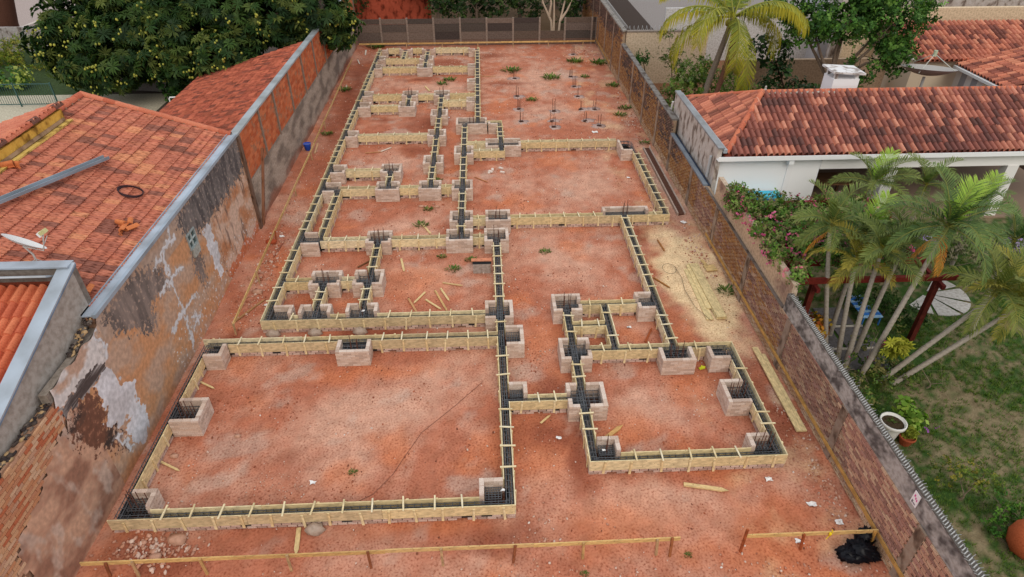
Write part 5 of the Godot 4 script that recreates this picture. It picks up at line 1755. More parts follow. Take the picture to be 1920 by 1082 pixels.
	# ---- pile stubs: bars rising from small mortar-ringed holes
	var spots := [[5.21, -38.03, "rightmost column, rearmost"], [5.19, -36.23, "right column, second from the back"], [5.18, -34.59, "right column, third, near the orange ridge"], [5.10, -32.65, "middle right, left of its twin"], [5.79, -32.59, "middle right, right of its twin"], [5.10, -30.99, "right column, behind the nearest right one"], [5.70, -30.34, "nearest on the right"], [3.66, -32.45, "centre column, rear"], [3.43, -31.03, "centre column, tallest"], [3.44, -30.29, "centre column, nearest"], [1.87, -32.82, "left column, second from front"], [1.88, -31.07, "left column, nearest"], [1.87, -34.81, "left column, in pale mortar ring"], [1.88, -37.85, "left column, rearmost"], [5.90, -42.57, "far back near the rear wall corner"]]
	for e in spots:
		var g := thing("pile_stub", "rusty pile bars standing in bare soil, " + e[2], "rebar", Vector3(e[0], 0, e[1]), "pile stubs in the rear right yard")
		var n := 2 + rng.randi() % 3
		for k in n:
			var m := MB.new()
			var a: float = TAU * k / n + e[0]
			var p := Vector3(cos(a) * 0.085, -0.08, sin(a) * 0.085)
			m.tube([p, p + Vector3(rng.randf_range(-0.02, 0.02), rng.randf_range(0.5, 0.75), rng.randf_range(-0.02, 0.02))], [0.012, 0.011], 5)
			part("bar", m.mesh(M.rust), g)
		var d := MB.new()
		d.lump(Vector3(0, 0.0, 0), Vector3(0.15, 0.03, 0.15), soil_n[0], 0.5, 5, 10, S(76, 56, 50))
		part("pile_top", d.mesh(M.soil), g)
		var mo := MB.new()
		mo.lump(Vector3(rng.randf_range(-0.2, 0.2), -0.012, rng.randf_range(-0.1, 0.15)), Vector3(0.38, 0.028, 0.3), soil_n[0], 0.9, 6, 14, S(196, 170, 162))
		part("mortar_spill", mo.mesh(M.mortar), g)
	# ---- stone lumps (pile heads) under the front beams
	for e in [[-6.25, -14.72, "left lump under the bathroom front beam"], [-5.05, -14.72, "middle lump under the bathroom front beam"], [-3.75, -14.72, "right lump under the bathroom front beam"], [-3.75, -8.22, "lump at the foot of the long front beam"]]:
		var m := MB.new()
		m.lump(Vector3.ZERO, Vector3(0.2, 0.13, 0.15), soil_n[1], 0.5, 7, 11, S(190, 172, 158))
		one("concrete_lump", m.mesh(M.mortar), "grey concrete pile head, " + e[2], "concrete", Vector3(e[0], 0.05, e[1]), "concrete pile heads")
	# ---- low block with a board, left of the centre beam
	var lb := thing("low_block_pier", "low grey block pier with a board on top beside centre beam", "block", Vector3(-0.13, 0, -17.75))
	var lm := MB.new()
	for r in 3:
		for k in 2:
			lm.ab(-0.34 + k * 0.29, -0.06 + k * 0.29, 0.0 + r * 0.12, 0.115 + r * 0.12, -0.1, 0.1, S(176, 166, 160))
	part("blocks", lm.mesh(M.mortar), lb)
	var lt := MB.new()
	lt.ab(-0.4, 0.27, 0.365, 0.39, -0.22, -0.06, S(226, 150, 118))
	part("board", lt.mesh(M.pine), lb)
	var ld := MB.new()
	ld.ab(-0.36, 0.26, 0.36, 0.363, -0.05, 0.1, S(70, 66, 68))
	part("felt", ld.mesh(M.sheet), lb)
	# ---- black plastic bag, bucket, ribbon, litter
	var bag := MB.new()
	var bn := fnl(91, 0.07, 4)
	for e in [[0.0, 0.14, 0.05, 0.26, 0.16, 0.2], [-0.28, 0.1, 0.12, 0.22, 0.12, 0.14], [0.12, 0.22, -0.16, 0.14, 0.2, 0.16], [-0.12, 0.1, 0.2, 0.3, 0.08, 0.1], [0.16, 0.1, 0.16, 0.14, 0.12, 0.12]]:
		bag.lump(Vector3(e[0], e[1], e[2]), Vector3(e[3], e[4], e[5]), bn, 1.1, 18, 26, S(26, 27, 30))
	one("plastic_bag", bag.mesh(M.plastic), "crumpled black plastic bag in front right corner by brick wall", "plastic bag", Vector3(7.4, 0.0, -7.25))
	var bk := thing("blue_bucket", "small blue plastic bucket at the foot of the left wall", "bucket", Vector3(-7.97, soil_height(-7.97, -27.8), -27.8))
	var bm := MB.new()
	bm.lathe([Vector2(0.0, 0.0), Vector2(0.12, 0.0), Vector2(0.17, 0.3), Vector2(0.18, 0.31), Vector2(0.16, 0.3), Vector2(0.12, 0.04), Vector2(0, 0.04)], 16, Vector3.ZERO, S(40, 84, 190))
	part("body", bm.mesh(M.plastic), bk)
	var bh := MB.new()
	var pts := []
	for k in 9:
		pts.append(Vector3(cos(PI * k / 8.0) * 0.17, 0.3 + 0.05 * sin(PI * k / 8.0), sin(PI * k / 8.0) * 0.16))
	bh.tube(pts, [0.008, 0.008, 0.008, 0.008, 0.008, 0.008, 0.008, 0.008, 0.008], 5, S(190, 190, 196))
	part("handle", bh.mesh(M.plain), bk)
	var yr := MB.new()
	yr.lump(Vector3.ZERO, Vector3(0.03, 0.06, 0.03), bn, 0.8, 5, 7, S(236, 206, 40))
	yr.box(Transform3D(Basis(Vector3(0, 0, 1), 0.4), Vector3(0.02, 0.09, 0.0)), Vector3(0.02, 0.12, 0.004), S(240, 214, 40))
	yr.box(Transform3D(Basis(Vector3(0, 0, 1), -0.3), Vector3(-0.02, -0.1, 0.0)), Vector3(0.02, 0.14, 0.004), S(240, 214, 40))
	one("yellow_ribbon", yr.mesh(M.plain), "yellow ribbon tied to the short front rail", "ribbon", Vector3(6.72, 0.48, -7.34))
	var yt := MB.new()
	yt.box(Transform3D(Basis(Vector3.UP, 0.3), Vector3(0, 0.02, 0)), Vector3(0.16, 0.03, 0.07), S(196, 206, 50))
	yt.box(Transform3D(Basis(Vector3.UP, -0.4), Vector3(0.04, 0.04, -0.03)), Vector3(0.12, 0.03, 0.05), S(214, 220, 60))
	one("yellow_wrapper", yt.mesh(M.plain), "yellow green wrapper between two brick caps, front right room", "litter", Vector3(5.75, 0.01, -12.75))
	var litter := [[5.35, -29.51, 0.2, "large white paper scrap in front of the rebar stubs"], [6.01, -24.47, 0.11, "small white scrap inside the big hall on the right"], [-7.35, -20.3, 0.14, "white round lid on the soil at left wall"], [6.27, -7.5, 0.12, "white scrap behind the short front rail stake"], [1.61, -10.48, 0.1, "white scrap beside the centre beam, front"], [-4.05, -9.43, 0.11, "pale brick end lying in the big front left room"], [4.12, -14.6, 0.12, "white disc lying in the small red room"], [0.79, -20.1, 0.08, "round pale cap by the head of centre beam"], [-1.79, -31.74, 0.12, "white scrap on dark soil beside the corridor"], [7.3, -26.17, 0.11, "white scrap left of the drain channel head"], [6.9, -8.35, 0.14, "crumpled white bag by the front of brick wall"], [6.22, -9.05, 0.12, "white scrap in front of the front right corner"], [7.3, -7.9, 0.12, "crumpled white paper near the black bag"], [7.35, -20.6, 0.17, "pale stone block at the end of drain channel"], [-6.85, -16.2, 0.09, "white pebble block beside the left rail"], [-3.7, -15.25, 0.07, "white paper tag on the rebar behind the front beam"], [0.2, -8.75, 0.07, "white paper tag on the rebar at front centre corner"], [2.55, -9.75, 0.06, "white paper tag on the rebar, front right room"]]
	for e in litter:
		var m := MB.new()
		var onbar: bool = e[3].contains("tag")
		crumple(m, e[2] * 0.62, int(absf(e[0] * 100)))
		one("litter", m.mesh(M.paint), e[3], "litter", Vector3(e[0], 0.40 if onbar else soil_height(e[0], e[1]) + 0.015, e[1]), "scraps on the soil")
	var wb := thing("white_brick_heap", "small heap of whitish bricks in the big hall", "bricks", Vector3(0.45, 0.03, -25.4))
	for k in 5:
		part("brick", brick_mesh(0.2, 0.057, 0.1, S(234, 224, 216), "w"), wb, Transform3D(Basis(Vector3.UP, rng.randf() * 3.0), Vector3(rng.randf_range(-0.3, 0.3), 0.02 * (k % 2), rng.randf_range(-0.25, 0.25))))
	# ---- wires
	var w1 := MB.new()
	var wp := []
	var wr := []
	for e in [[-0.21, -12.51], [-0.9, -11.7], [-1.71, -10.81], [-2.05, -10.1], [-2.29, -9.57], [-2.65, -9.08], [-3.2, -8.75]]:
		wp.append(Vector3(e[0], soil_height(e[0], e[1]) + 0.012, e[1]))
		wr.append(0.006)
	w1.tube(wp, wr, 4, S(120, 84, 72))
	one("long_wire", w1.mesh(M.plain), "thin wire trailing across the big front left room", "wire")
	var w2 := MB.new()
	wp = []
	wr = []
	for k in 15:
		var a := TAU * k / 14.0
		wp.append(Vector3(6.02 + cos(a) * 0.22, 0.1, -17.5 + sin(a) * 0.3))
		wr.append(0.007)
	for e in [[6.3, -17.0], [6.22, -16.3], [6.3, -15.4], [6.6, -14.7]]:
		wp.append(Vector3(e[0], 0.09, e[1]))
		wr.append(0.007)
	w2.tube(wp, wr, 4, S(90, 72, 60))
	one("looped_wire", w2.mesh(M.plain), "looped dark wire lying on the sawdust", "wire")
	# ---- rubble, pebbles and chips
	var stone := MB.new()
	stone.lump(Vector3.ZERO, Vector3(1, 0.65, 0.8), soil_n[2], 0.9, 4, 6)
	var sm := stone.mesh(M.mortar)
	var xs := []
	var cs := []
	var pal := [S(214, 168, 146), S(196, 146, 124), S(226, 196, 180), S(178, 112, 86), S(206, 150, 122), S(236, 222, 212), S(240, 230, 222), S(226, 200, 184)]
	var r3 := RandomNumberGenerator.new()
	r3.seed = 505
	for k in 22000:
		var x := r3.randf_range(-8.15, 7.65)
		var z := -pow(r3.randf(), 0.8) * 38.5 - 6.2
		var dens := clampf(0.25 + soil_n[3].get_noise_2d(x * 6.0, z * 6.0 + 11.0) * 1.4, 0.03, 1.0)
		if x < -7.0 and z < -15.5 and z > -22.0:
			dens = 1.0
		if r3.randf() > dens or (x > 5.6 and z < -15.0 and z > -19.5):
			continue
		var s := r3.randf_range(0.007, 0.02) * (1.9 if r3.randf() < 0.14 else 1.0)
		xs.append(Transform3D(Basis.from_euler(Vector3(r3.randf() * 0.6, r3.randf() * TAU, r3.randf() * 0.6)).scaled(Vector3.ONE * s), Vector3(x, soil_height(x, z) + s * 0.3, z)))
		cs.append(pal[r3.randi() % pal.size()])
	for cl in [[-6.9, -7.9, 0.7, 0.4, 260, 0.05], [-4.9, -9.25, 0.8, 0.5, 160, 0.022], [-7.35, -18.2, 0.35, 2.6, 240, 0.05], [7.4, -10.2, 0.3, 2.2, 170, 0.03], [7.35, -8.5, 0.3, 1.2, 90, 0.035], [7.35, -31.0, 0.35, 4.0, 170, 0.05], [0.9, -7.9, 0.5, 0.7, 70, 0.03], [7.3, -18.5, 0.3, 1.8, 110, 0.045], [-2.0, -22.2, 0.4, 0.3, 10, 0.06], [2.0, -11.9, 0.5, 0.6, 60, 0.025], [6.9, -43.0, 0.7, 1.2, 80, 0.06], [1.3, -13.4, 0.5, 0.6, 50, 0.03], [-5.9, -28.2, 1.2, 0.3, 16, 0.03], [5.9, -6.9, 1.5, 0.4, 80, 0.028], [-3.0, -6.9, 3.0, 0.4, 120, 0.025], [1.5, -6.8, 2.0, 0.4, 140, 0.028]]:
		for k in cl[4]:
			var x: float = clampf(cl[0] + r3.randfn() * cl[2] * 0.6, -8.15, 7.66)
			var z: float = cl[1] + r3.randfn() * cl[3] * 0.6
			var s: float = cl[5] * r3.randf_range(0.25, 1.2)
			xs.append(Transform3D(Basis.from_euler(Vector3(r3.randf() * 0.6, r3.randf() * TAU, r3.randf() * 0.6)).scaled(Vector3(s, s, s * r3.randf_range(0.7, 1.5))), Vector3(x, soil_height(x, z) + s * 0.3, z)))
			cs.append(pal[[0, 1, 3, 4, 0, 1, 7, 2][r3.randi() % 8]])
	var rub := multi("rubble", sm, xs, cs, self)
	stuff(tag(rub, "pebbles, chips and broken brick strewn over the red soil", "rubble"))
	# dark clods and twigs
	var xs2 := []
	var cs2 := []
	for k in 14000:
		var x := r3.randf_range(-8.1, 7.6)
		var z := -pow(r3.randf(), 0.8) * 38.0 - 6.3
		if soil_n[2].get_noise_2d(x * 9.0 + 40.0, z * 9.0) < r3.randf_range(-0.05, 0.5):
			continue
		var s := r3.randf_range(0.008, 0.03)
		xs2.append(Transform3D(Basis.from_euler(Vector3(r3.randf() * 0.6, r3.randf() * TAU, r3.randf() * 0.6)).scaled(Vector3(s, s * 0.7, s * r3.randf_range(0.8, 2.0))), Vector3(x, soil_height(x, z) + s * 0.2, z)))
		cs2.append([S(146, 82, 60), S(164, 96, 70), S(130, 80, 62), S(184, 106, 76)][r3.randi() % 4])
	stuff(tag(multi("soil_clods", sm, xs2, cs2, self), "dark clods of earth scattered over the red soil", "clods"))
	for e in [[-6.55, -8.12, 0.2, "large flat concrete chunk in the rubble at front left"], [-6.85, -7.75, 0.13, "pale stone chunk behind the front rail, left end"], [-7.45, -10.35, 0.1, "pink brick piece inside the left room by its box"], [-6.15, -10.9, 0.08, "small pale stone in the big left room"], [-7.3, -16.9, 0.17, "grey lump of rubble under the left rail"], [-7.62, -19.9, 0.2, "red clay chunk at foot of left wall pier"], [-1.9, -22.3, 0.11, "white brick piece behind the centre boxes"], [-2.5, -22.35, 0.11, "pale brick piece left of the white one, by weeds"]]:
		var m := MB.new()
		m.lump(Vector3.ZERO, Vector3(e[2], e[2] * 0.45, e[2] * 0.75), soil_n[2], 0.8, 6, 8, S(206, 162, 140) if not e[3].contains("clay") else S(186, 90, 60))
		one("rubble_chunk", m.mesh(M.mortar), e[3], "rubble", Vector3(e[0], soil_height(e[0], e[1]) + e[2] * 0.2, e[1]), "larger rubble chunks")

func leaf_mesh(kind: String) -> ArrayMesh:
	if cache.has("leaf" + kind):
		return cache["leaf" + kind]
	var m := MB.new()
	var r := RandomNumberGenerator.new()
	r.seed = hash(kind)
	if kind == "rosette":                                 # mango: long leaves drooping round a twig end
		for k in 11:
			var a := TAU * k / 11.0 + r.randf_range(-0.25, 0.25)
			var d := Vector3(cos(a), r.randf_range(0.0, 0.5), sin(a)).normalized()
			var s := d.cross(Vector3.UP).normalized() * 0.13
			var mid := d * 0.55 + Vector3.UP * 0.05
			var tip := d * r.randf_range(0.9, 1.1) + Vector3.DOWN * r.randf_range(0.2, 0.5)
			var g := Color.WHITE * r.randf_range(0.75, 1.2)
			m.quad(Vector3.ZERO, mid - s, tip, mid + s, g)
	else:                                                 # a sprig of small leaves
		var n := 7 if kind == "sprig" else 5
		for k in n:
			var a := r.randf() * TAU
			var d := Vector3(cos(a), r.randf_range(-0.4, 0.9), sin(a)).normalized()
			var p := Vector3(r.randf_range(-0.5, 0.5), r.randf_range(-0.4, 0.4), r.randf_range(-0.5, 0.5))
			var s := d.cross(Vector3(0.3, 1, 0.2)).normalized() * (0.2 if kind == "sprig" else 0.3)
			var l := 0.55 if kind == "sprig" else 0.5
			m.quad(p, p + d * l * 0.5 - s, p + d * l, p + d * l * 0.5 + s, Color.WHITE * r.randf_range(0.75, 1.2))
	cache["leaf" + kind] = m.mesh(M.petal if kind == "petal" else M.leaf)
	return cache["leaf" + kind]

func tinted(kind: String, col: Color) -> ArrayMesh:
	var key := "tint%s%s" % [kind, col.to_html()]
	if not cache.has(key):
		var a: Array = leaf_mesh(kind).surface_get_arrays(0)
		var c: PackedColorArray = a[Mesh.ARRAY_COLOR]
		for k in c.size():
			c[k] = Color(c[k].r * col.r, c[k].g * col.g, c[k].b * col.b)
		a[Mesh.ARRAY_COLOR] = c
		var m := ArrayMesh.new()
		m.add_surface_from_arrays(Mesh.PRIMITIVE_TRIANGLES, a)
		cache[key] = m
	return cache[key]

# leaves spread through the outer shell of several ellipsoids
func cloud(called: String, parent: Node3D, kind: String, blobs: Array, per: float, size: float, cols: Array, sd: int, inner := 0.55) -> void:
	var r := RandomNumberGenerator.new()
	r.seed = sd
	var st := SurfaceTool.new()
	st.begin(Mesh.PRIMITIVE_TRIANGLES)
	var kinds := []
	for e in cols:
		for q in [0.82, 1.0, 1.16]:
			kinds.append(tinted(kind, e * q))
	var nz := fnl(sd, 0.05, 3)
	for b in blobs:
		var area: float = 4.0 * PI * pow((pow(b[3] * b[4], 1.6) + pow(b[3] * b[5], 1.6) + pow(b[4] * b[5], 1.6)) / 3.0, 0.625)
		var n := int(area * per)
		for k in n:
			var d := Vector3(r.randfn(), r.randfn(), r.randfn()).normalized()
			var t := 1.0 - (1.0 - inner) * pow(r.randf(), 1.6)
			var wob := 1.0 + 0.55 * nz.get_noise_3dv(d * 28.0 + Vector3(b[0], b[1], b[2]) * 9.0)
			var at := Vector3(b[0], b[1], b[2]) + d * Vector3(b[3], b[4], b[5]) * t * wob
			if nz.get_noise_3dv(at * 13.0) < -0.22 + 0.1 * r.randf() or at.y < 0.05:
				continue
			var up := (d + Vector3(0, 0.5, 0) + Vector3(r.randfn(), r.randfn(), r.randfn()) * 0.35).normalized()
			var x := up.cross(Vector3(r.randfn(), r.randfn(), r.randfn())).normalized()
			st.append_from(kinds[r.randi() % kinds.size()], 0, Transform3D(Basis(x, up, x.cross(up)).scaled(Vector3.ONE * size * r.randf_range(0.65, 1.25)), at - parent.position))
	st.set_material(M.petal if kind == "petal" else M.leaf)
	part(called, st.commit(), parent)

func limbs(parent: Node3D, base: Vector3, tops: Array, r0: float, fork: float, col: Color) -> void:
	var m := MB.new()
	var f := base + Vector3(0.1, fork, 0.05)
	m.tube([base - parent.position + Vector3(0, -0.15, 0), (base + f) / 2 - parent.position + Vector3(0.05, 0, 0.04), f - parent.position], [r0 * 1.3, r0, r0 * 0.85], 9, col)
	for t in tops:
		var p: Vector3 = t
		var q := f.lerp(p, 0.5) + Vector3(rng.randf_range(-0.3, 0.3), rng.randf_range(0.0, 0.4), rng.randf_range(-0.3, 0.3))
		m.tube([f - parent.position, q - parent.position, p - parent.position], [r0 * 0.6, r0 * 0.35, r0 * 0.1], 6, col)
		for k in 2:
			var e := q.lerp(p, 0.4 + 0.3 * k)
			m.tube([e - parent.position, e - parent.position + Vector3(rng.randf_range(-0.8, 0.8), rng.randf_range(0.1, 0.7), rng.randf_range(-0.8, 0.8))], [r0 * 0.18, r0 * 0.05], 5, col)
	part("trunk", m.mesh(M.bark), parent)

func tree(called: String, label: String, category: String, base: Vector3, blobs: Array, kind: String, per: float, size: float, cols: Array, sd: int, r0: float, fork: float, bark: Color, group := "") -> Node3D:
	var o := thing(called, label, category, base, group)
	var tops := []
	for b in blobs:
		tops.append(Vector3(b[0], b[1], b[2]))
	limbs(o, base, tops, r0, fork, bark)
	cloud("crown", o, kind, blobs, per, size, cols, sd)
	return o

# a palm leaf: starts level with elevation el, arches down; built in the x-y plane
func frond_mesh(key: String, el: float, arch: float, L: float, n: int, leaf: float, hang: float, vee: float, c0: Color, c1: Color, width := 0.05) -> ArrayMesh:
	if cache.has(key):
		return cache[key]
	var r := RandomNumberGenerator.new()
	r.seed = hash(key)
	var m := MB.new()
	var p := Vector3.ZERO
	var pts := []
	var rad := []
	var dirs := []
	for k in n + 1:
		var s := float(k) / n
		var a := el - arch * s * s - arch * 0.25 * s
		var d := Vector3(cos(a), sin(a), 0)
		pts.append(p); dirs.append(d); rad.append(lerpf(0.022, 0.004, s) * L / 1.6)
		p += d * L / n
	m.tube(pts, rad, 4, c0.lerp(S(190, 180, 90), 0.4))
	for k in range(int(n * 0.12), n + 1):
		var s := float(k) / n
		var len := leaf * pow(sin(PI * (0.08 + 0.84 * s)), 0.6) * r.randf_range(0.85, 1.1)
		for side in [-1.0, 1.0]:
			var fw: Vector3 = dirs[k]
			var up := Vector3(-fw.y, fw.x, 0)
			var lo := Vector3(0, 0, side)
			var d: Vector3 = (lo * 0.8 + fw * lerpf(0.45, 0.95, s) + up * vee + Vector3(r.randfn(), r.randfn(), r.randfn()) * 0.06).normalized()
			var a: Vector3 = pts[k]
			var mid := a + d * len * 0.55 + Vector3.DOWN * hang * len * 0.18
			var tip := a + d * len * (1.0 - hang * 0.35) + Vector3.DOWN * hang * len * 0.75
			var w := fw * width * 0.5 * L / 1.6
			var col := c0.lerp(c1, clampf(s * 0.7 + r.randf_range(-0.2, 0.3), 0, 1)) * r.randf_range(0.85, 1.15)
			var cv := c0.lerp(c1, clampf(0.3 + s * 0.7 + r.randf_range(0.0, 0.3), 0, 1))
			m.quad(a - w * 0.5, mid - w, mid + w, a + w * 0.5, col)
			m.tri(mid - w, tip, mid + w, cv)
	cache[key] = m.mesh(M.leaf)
	return cache[key]

func palm_trunk(o: Node3D, top: Vector3, r0: float, r1: float, col: Color, bend := 0.2) -> void:
	var m := MB.new()
	var pts := []
	var rad := []
	var n := int(top.length() / 0.13)
	for k in n + 1:
		for e in 2:
			var s := minf((k + e * 0.62) / float(n), 1.0)
			var p := Vector3(top.x * s, top.y * s, top.z * s) + Vector3(sin(s * PI) * bend * -0.15, 0, sin(s * PI) * bend * 0.1)
			pts.append(p + Vector3(0, -0.1 if k == 0 and e == 0 else 0.0, 0))
			rad.append(lerpf(r0, r1, s) * (1.0 if e == 0 else 0.9))
	m.tube(pts, rad, 8, col)
	part("trunk", m.mesh(M.palm_bark), o)

func palm(label: String, base: Vector3, top: Vector3, nf: int, L: float, sd: int, gold: float, spear := false, dead := 0) -> void:
	var o := thing("garden_palm", label, "palm", base, "clump palms in the garden")
	palm_trunk(o, top - base, 0.075, 0.055, S(172, 164, 152))
	var r := RandomNumberGenerator.new()
	r.seed = sd
	var green := S(60, 86, 48).lerp(S(150, 140, 40), gold)
	var tipc := S(112, 132, 72).lerp(S(190, 160, 60), gold)
	var sh := MB.new()
	sh.tube([Vector3.ZERO, Vector3(0.01, 0.28, 0.0)], [0.06, 0.035], 8, S(150, 140, 60))
	part("crownshaft", sh.mesh(M.palm_bark), o, Transform3D(Basis(), top - base))
	for k in nf:
		var f := float(k) / nf
		var eb := k % 4
		var el: float = [1.15, 0.75, 0.4, 0.05][eb]
		var a := TAU * f * 1.0 + r.randf_range(-0.25, 0.25) + eb * 0.7
		var key := "gp%d/%.1f/%.1f" % [eb, snappedf(gold, 0.2), L]
		var mesh := frond_mesh(key, el, [0.9, 1.1, 1.25, 1.3][eb], L, 30, 0.42, [0.15, 0.3, 0.5, 0.7][eb], 0.45, green, tipc)
		part("frond", mesh, o, Transform3D(Basis(Vector3.UP, a) * Basis(Vector3(1, 0, 0), r.randf_range(-0.35, 0.35)) * Basis().scaled(Vector3.ONE * r.randf_range(0.85, 1.12)), top - base + Vector3(0, 0.22, 0)))
	if spear:
		part("young_frond", frond_mesh("spear", 1.15, 0.5, 1.2, 34, 0.5, 0.1, 0.2, S(122, 160, 52), S(160, 186, 80)), o, Transform3D(Basis(Vector3.UP, 0.6), top - base + Vector3(0, 0.2, 0)))
	for k in dead:
		part("dead_frond", frond_mesh("deadf", -0.9, 0.5, 1.0, 24, 0.25, 0.9, 0.0, S(196, 120, 40), S(206, 140, 60)), o, Transform3D(Basis(Vector3.UP, 2.6 + k * 1.9), top - base + Vector3(0, 0.05, 0)))

func weed(label: String, x: float, z: float, s: float, kind := 0) -> void:
	var key := "weed%d" % kind
	if not cache.has(key):
		var m := MB.new()
		var r := RandomNumberGenerator.new()
		r.seed = 60 + kind
		for k in 70:
			var a := r.randf() * TAU
			var d := Vector3(cos(a), 0, sin(a))
			var p := d * r.randf() * 0.6
			var t := p + d * r.randf_range(0.15, 0.5) + Vector3.UP * r.randf_range(0.12, 0.45)
			var w := d.cross(Vector3.UP) * r.randf_range(0.03, 0.08)
			var mid := p.lerp(t, 0.55) + Vector3.UP * 0.06
			var col := S(62, 96, 40).lerp(S(116, 136, 62), r.randf())
			m.quad(p, mid - w, t, mid + w, col)
		cache[key] = m.mesh(M.leaf)
	var o := one("weed_clump", cache[key], label, "weed", Vector3(x, soil_height(x, z) if absf(x) < 8.3 and z > -45 else 0.0, z), "weeds on the plot")
	o.transform.basis = Basis(Vector3.UP, x * 3.0 + z).scaled(Vector3(s, s * 0.8, s * 0.8))

func plants() -> void:
	# ---- mango tree over the left rear
	var mg := [[-20.6, 3.0, -35.6, 2.2, 1.8, 2.2], [-20.0, 1.9, -34.6, 1.6, 1.2, 1.5], [-17.8, 3.6, -35.6, 2.4, 2.0, 2.4], [-18.2, 2.1, -34.4, 1.8, 1.2, 1.6], [-15.2, 3.6, -35.6, 2.4, 2.0, 2.4], [-15.2, 2.5, -34.0, 1.8, 1.1, 1.6], [-12.6, 3.9, -35.6, 2.2, 1.8, 2.2], [-12.8, 2.9, -33.7, 1.7, 1.0, 1.5], [-10.4, 4.2, -35.7, 1.9, 1.6, 2.0], [-8.6, 4.2, -36.2, 1.6, 1.6, 2.0], [-7.5, 3.3, -36.8, 0.9, 1.0, 1.1], [-19.5, 5.5, -38.0, 3.0, 2.0, 3.0], [-15.0, 6.2, -38.5, 3.5, 2.3, 3.0], [-11.0, 6.0, -38.5, 3.0, 2.0, 3.0]]
	var t := tree("mango_tree", "broad dark mango tree full of yellow-green fruit, upper left", "tree", Vector3(-15.5, 0, -38.5), mg, "rosette", 17.0, 0.38, [S(58, 86, 44), S(50, 76, 42), S(72, 98, 48), S(86, 104, 52), S(44, 66, 40), S(98, 110, 54)], 301, 0.38, 2.2, S(110, 96, 86))
	var fx := []
	var fc := []
	var r := RandomNumberGenerator.new()
	r.seed = 17
	for k in 190:
		var b: Array = mg[r.randi() % 11]
		var d := Vector3(r.randfn(), r.randfn() * 0.7 + 0.1, absf(r.randfn()) + 0.3).normalized()
		var at := Vector3(b[0], b[1], b[2]) + d * Vector3(b[3], b[4], b[5]) * 1.03
		for j in 1 + r.randi() % 3:
			fx.append(Transform3D(Basis().scaled(Vector3.ONE * r.randf_range(0.042, 0.062)), at - t.position + Vector3(r.randf_range(-0.15, 0.15), r.randf_range(-0.12, 0.1), r.randf_range(-0.1, 0.1))))
			fc.append(S(150, 156, 74).lerp(S(172, 168, 72), r.randf()))
	var fm := MB.new()
	fm.lump(Vector3.ZERO, Vector3(1, 1.15, 0.95), soil_n[0], 0.1, 6, 8)
	stuff(multi("fruit", fm.mesh(M.plain), fx, fc, t))
	# ---- hedge, big leaf plants and trunk at the far upper left
	var hd := thing("clipped_hedge", "yellow-green clipped hedge before the grey street wall, far left", "hedge", Vector3(-28, 0, -41.5))
	cloud("leaves", hd, "sprig", [[-31, 0.8, -42.0, 3.0, 1.0, 1.3], [-27.2, 0.8, -41.8, 2.6, 1.0, 1.3], [-24.8, 0.7, -41.2, 2.0, 0.9, 1.2]], 34.0, 0.16, [S(120, 134, 42), S(140, 146, 52), S(98, 118, 40), S(150, 140, 60)], 311, 0.75)
	var fp := thing("variegated_shrub", "large pale leaved plant behind the green fence, far left", "plant", Vector3(-28.5, 0, -37.6))
	cloud("leaves", fp, "broad", [[-30.5, 0.5, -37.8, 1.4, 0.7, 0.8], [-28.2, 0.5, -37.6, 1.4, 0.7, 0.8], [-26.4, 0.5, -37.5, 1.0, 0.6, 0.7]], 24.0, 0.34, [S(196, 204, 110), S(88, 126, 60), S(70, 108, 50), S(170, 186, 90)], 312, 0.6)
	var tk := MB.new()
	tk.tube([Vector3(0, -0.2, 0), Vector3(0.3, 1.4, 0), Vector3(1.2, 4.5, 0)], [0.75, 0.62, 0.5], 12, S(96, 66, 54))
	one("thick_tree_trunk", tk.mesh(M.bark), "thick dark reddish tree trunk at the top left corner", "tree trunk", Vector3(-32.0, 0, -47.0))
	var ap := thing("alley_plant", "dark broad leaved plant in the alley beside lean-to roof", "plant", Vector3(-16.6, 0, -35.2))
	cloud("leaves", ap, "broad", [[-16.6, 0.6, -35.2, 0.9, 0.6, 0.8], [-15.6, 0.7, -35.6, 0.7, 0.6, 0.6]], 26.0, 0.32, [S(58, 92, 46), S(48, 80, 42), S(76, 110, 52)], 313)
	var ch := MB.new()
	ch.tube([Vector3(0, 0, 0), Vector3(0, 0.55, 0), Vector3(0.05, 0.62, 0), Vector3(0.45, 0.62, 0), Vector3(0.5, 0.55, 0), Vector3(0.5, 0, 0)], [0.035, 0.035, 0.035, 0.035, 0.035, 0.035], 6, S(230, 230, 230))
	one("white_tube_rail", ch.mesh(M.plain), "white bent tube rail standing at the lean-to roof's edge", "rail", Vector3(-14.95, 0.9, -31.0))
	# ---- trees behind the back wall
	var dk := [S(48, 72, 38), S(40, 62, 34), S(62, 86, 42), S(74, 92, 46)]
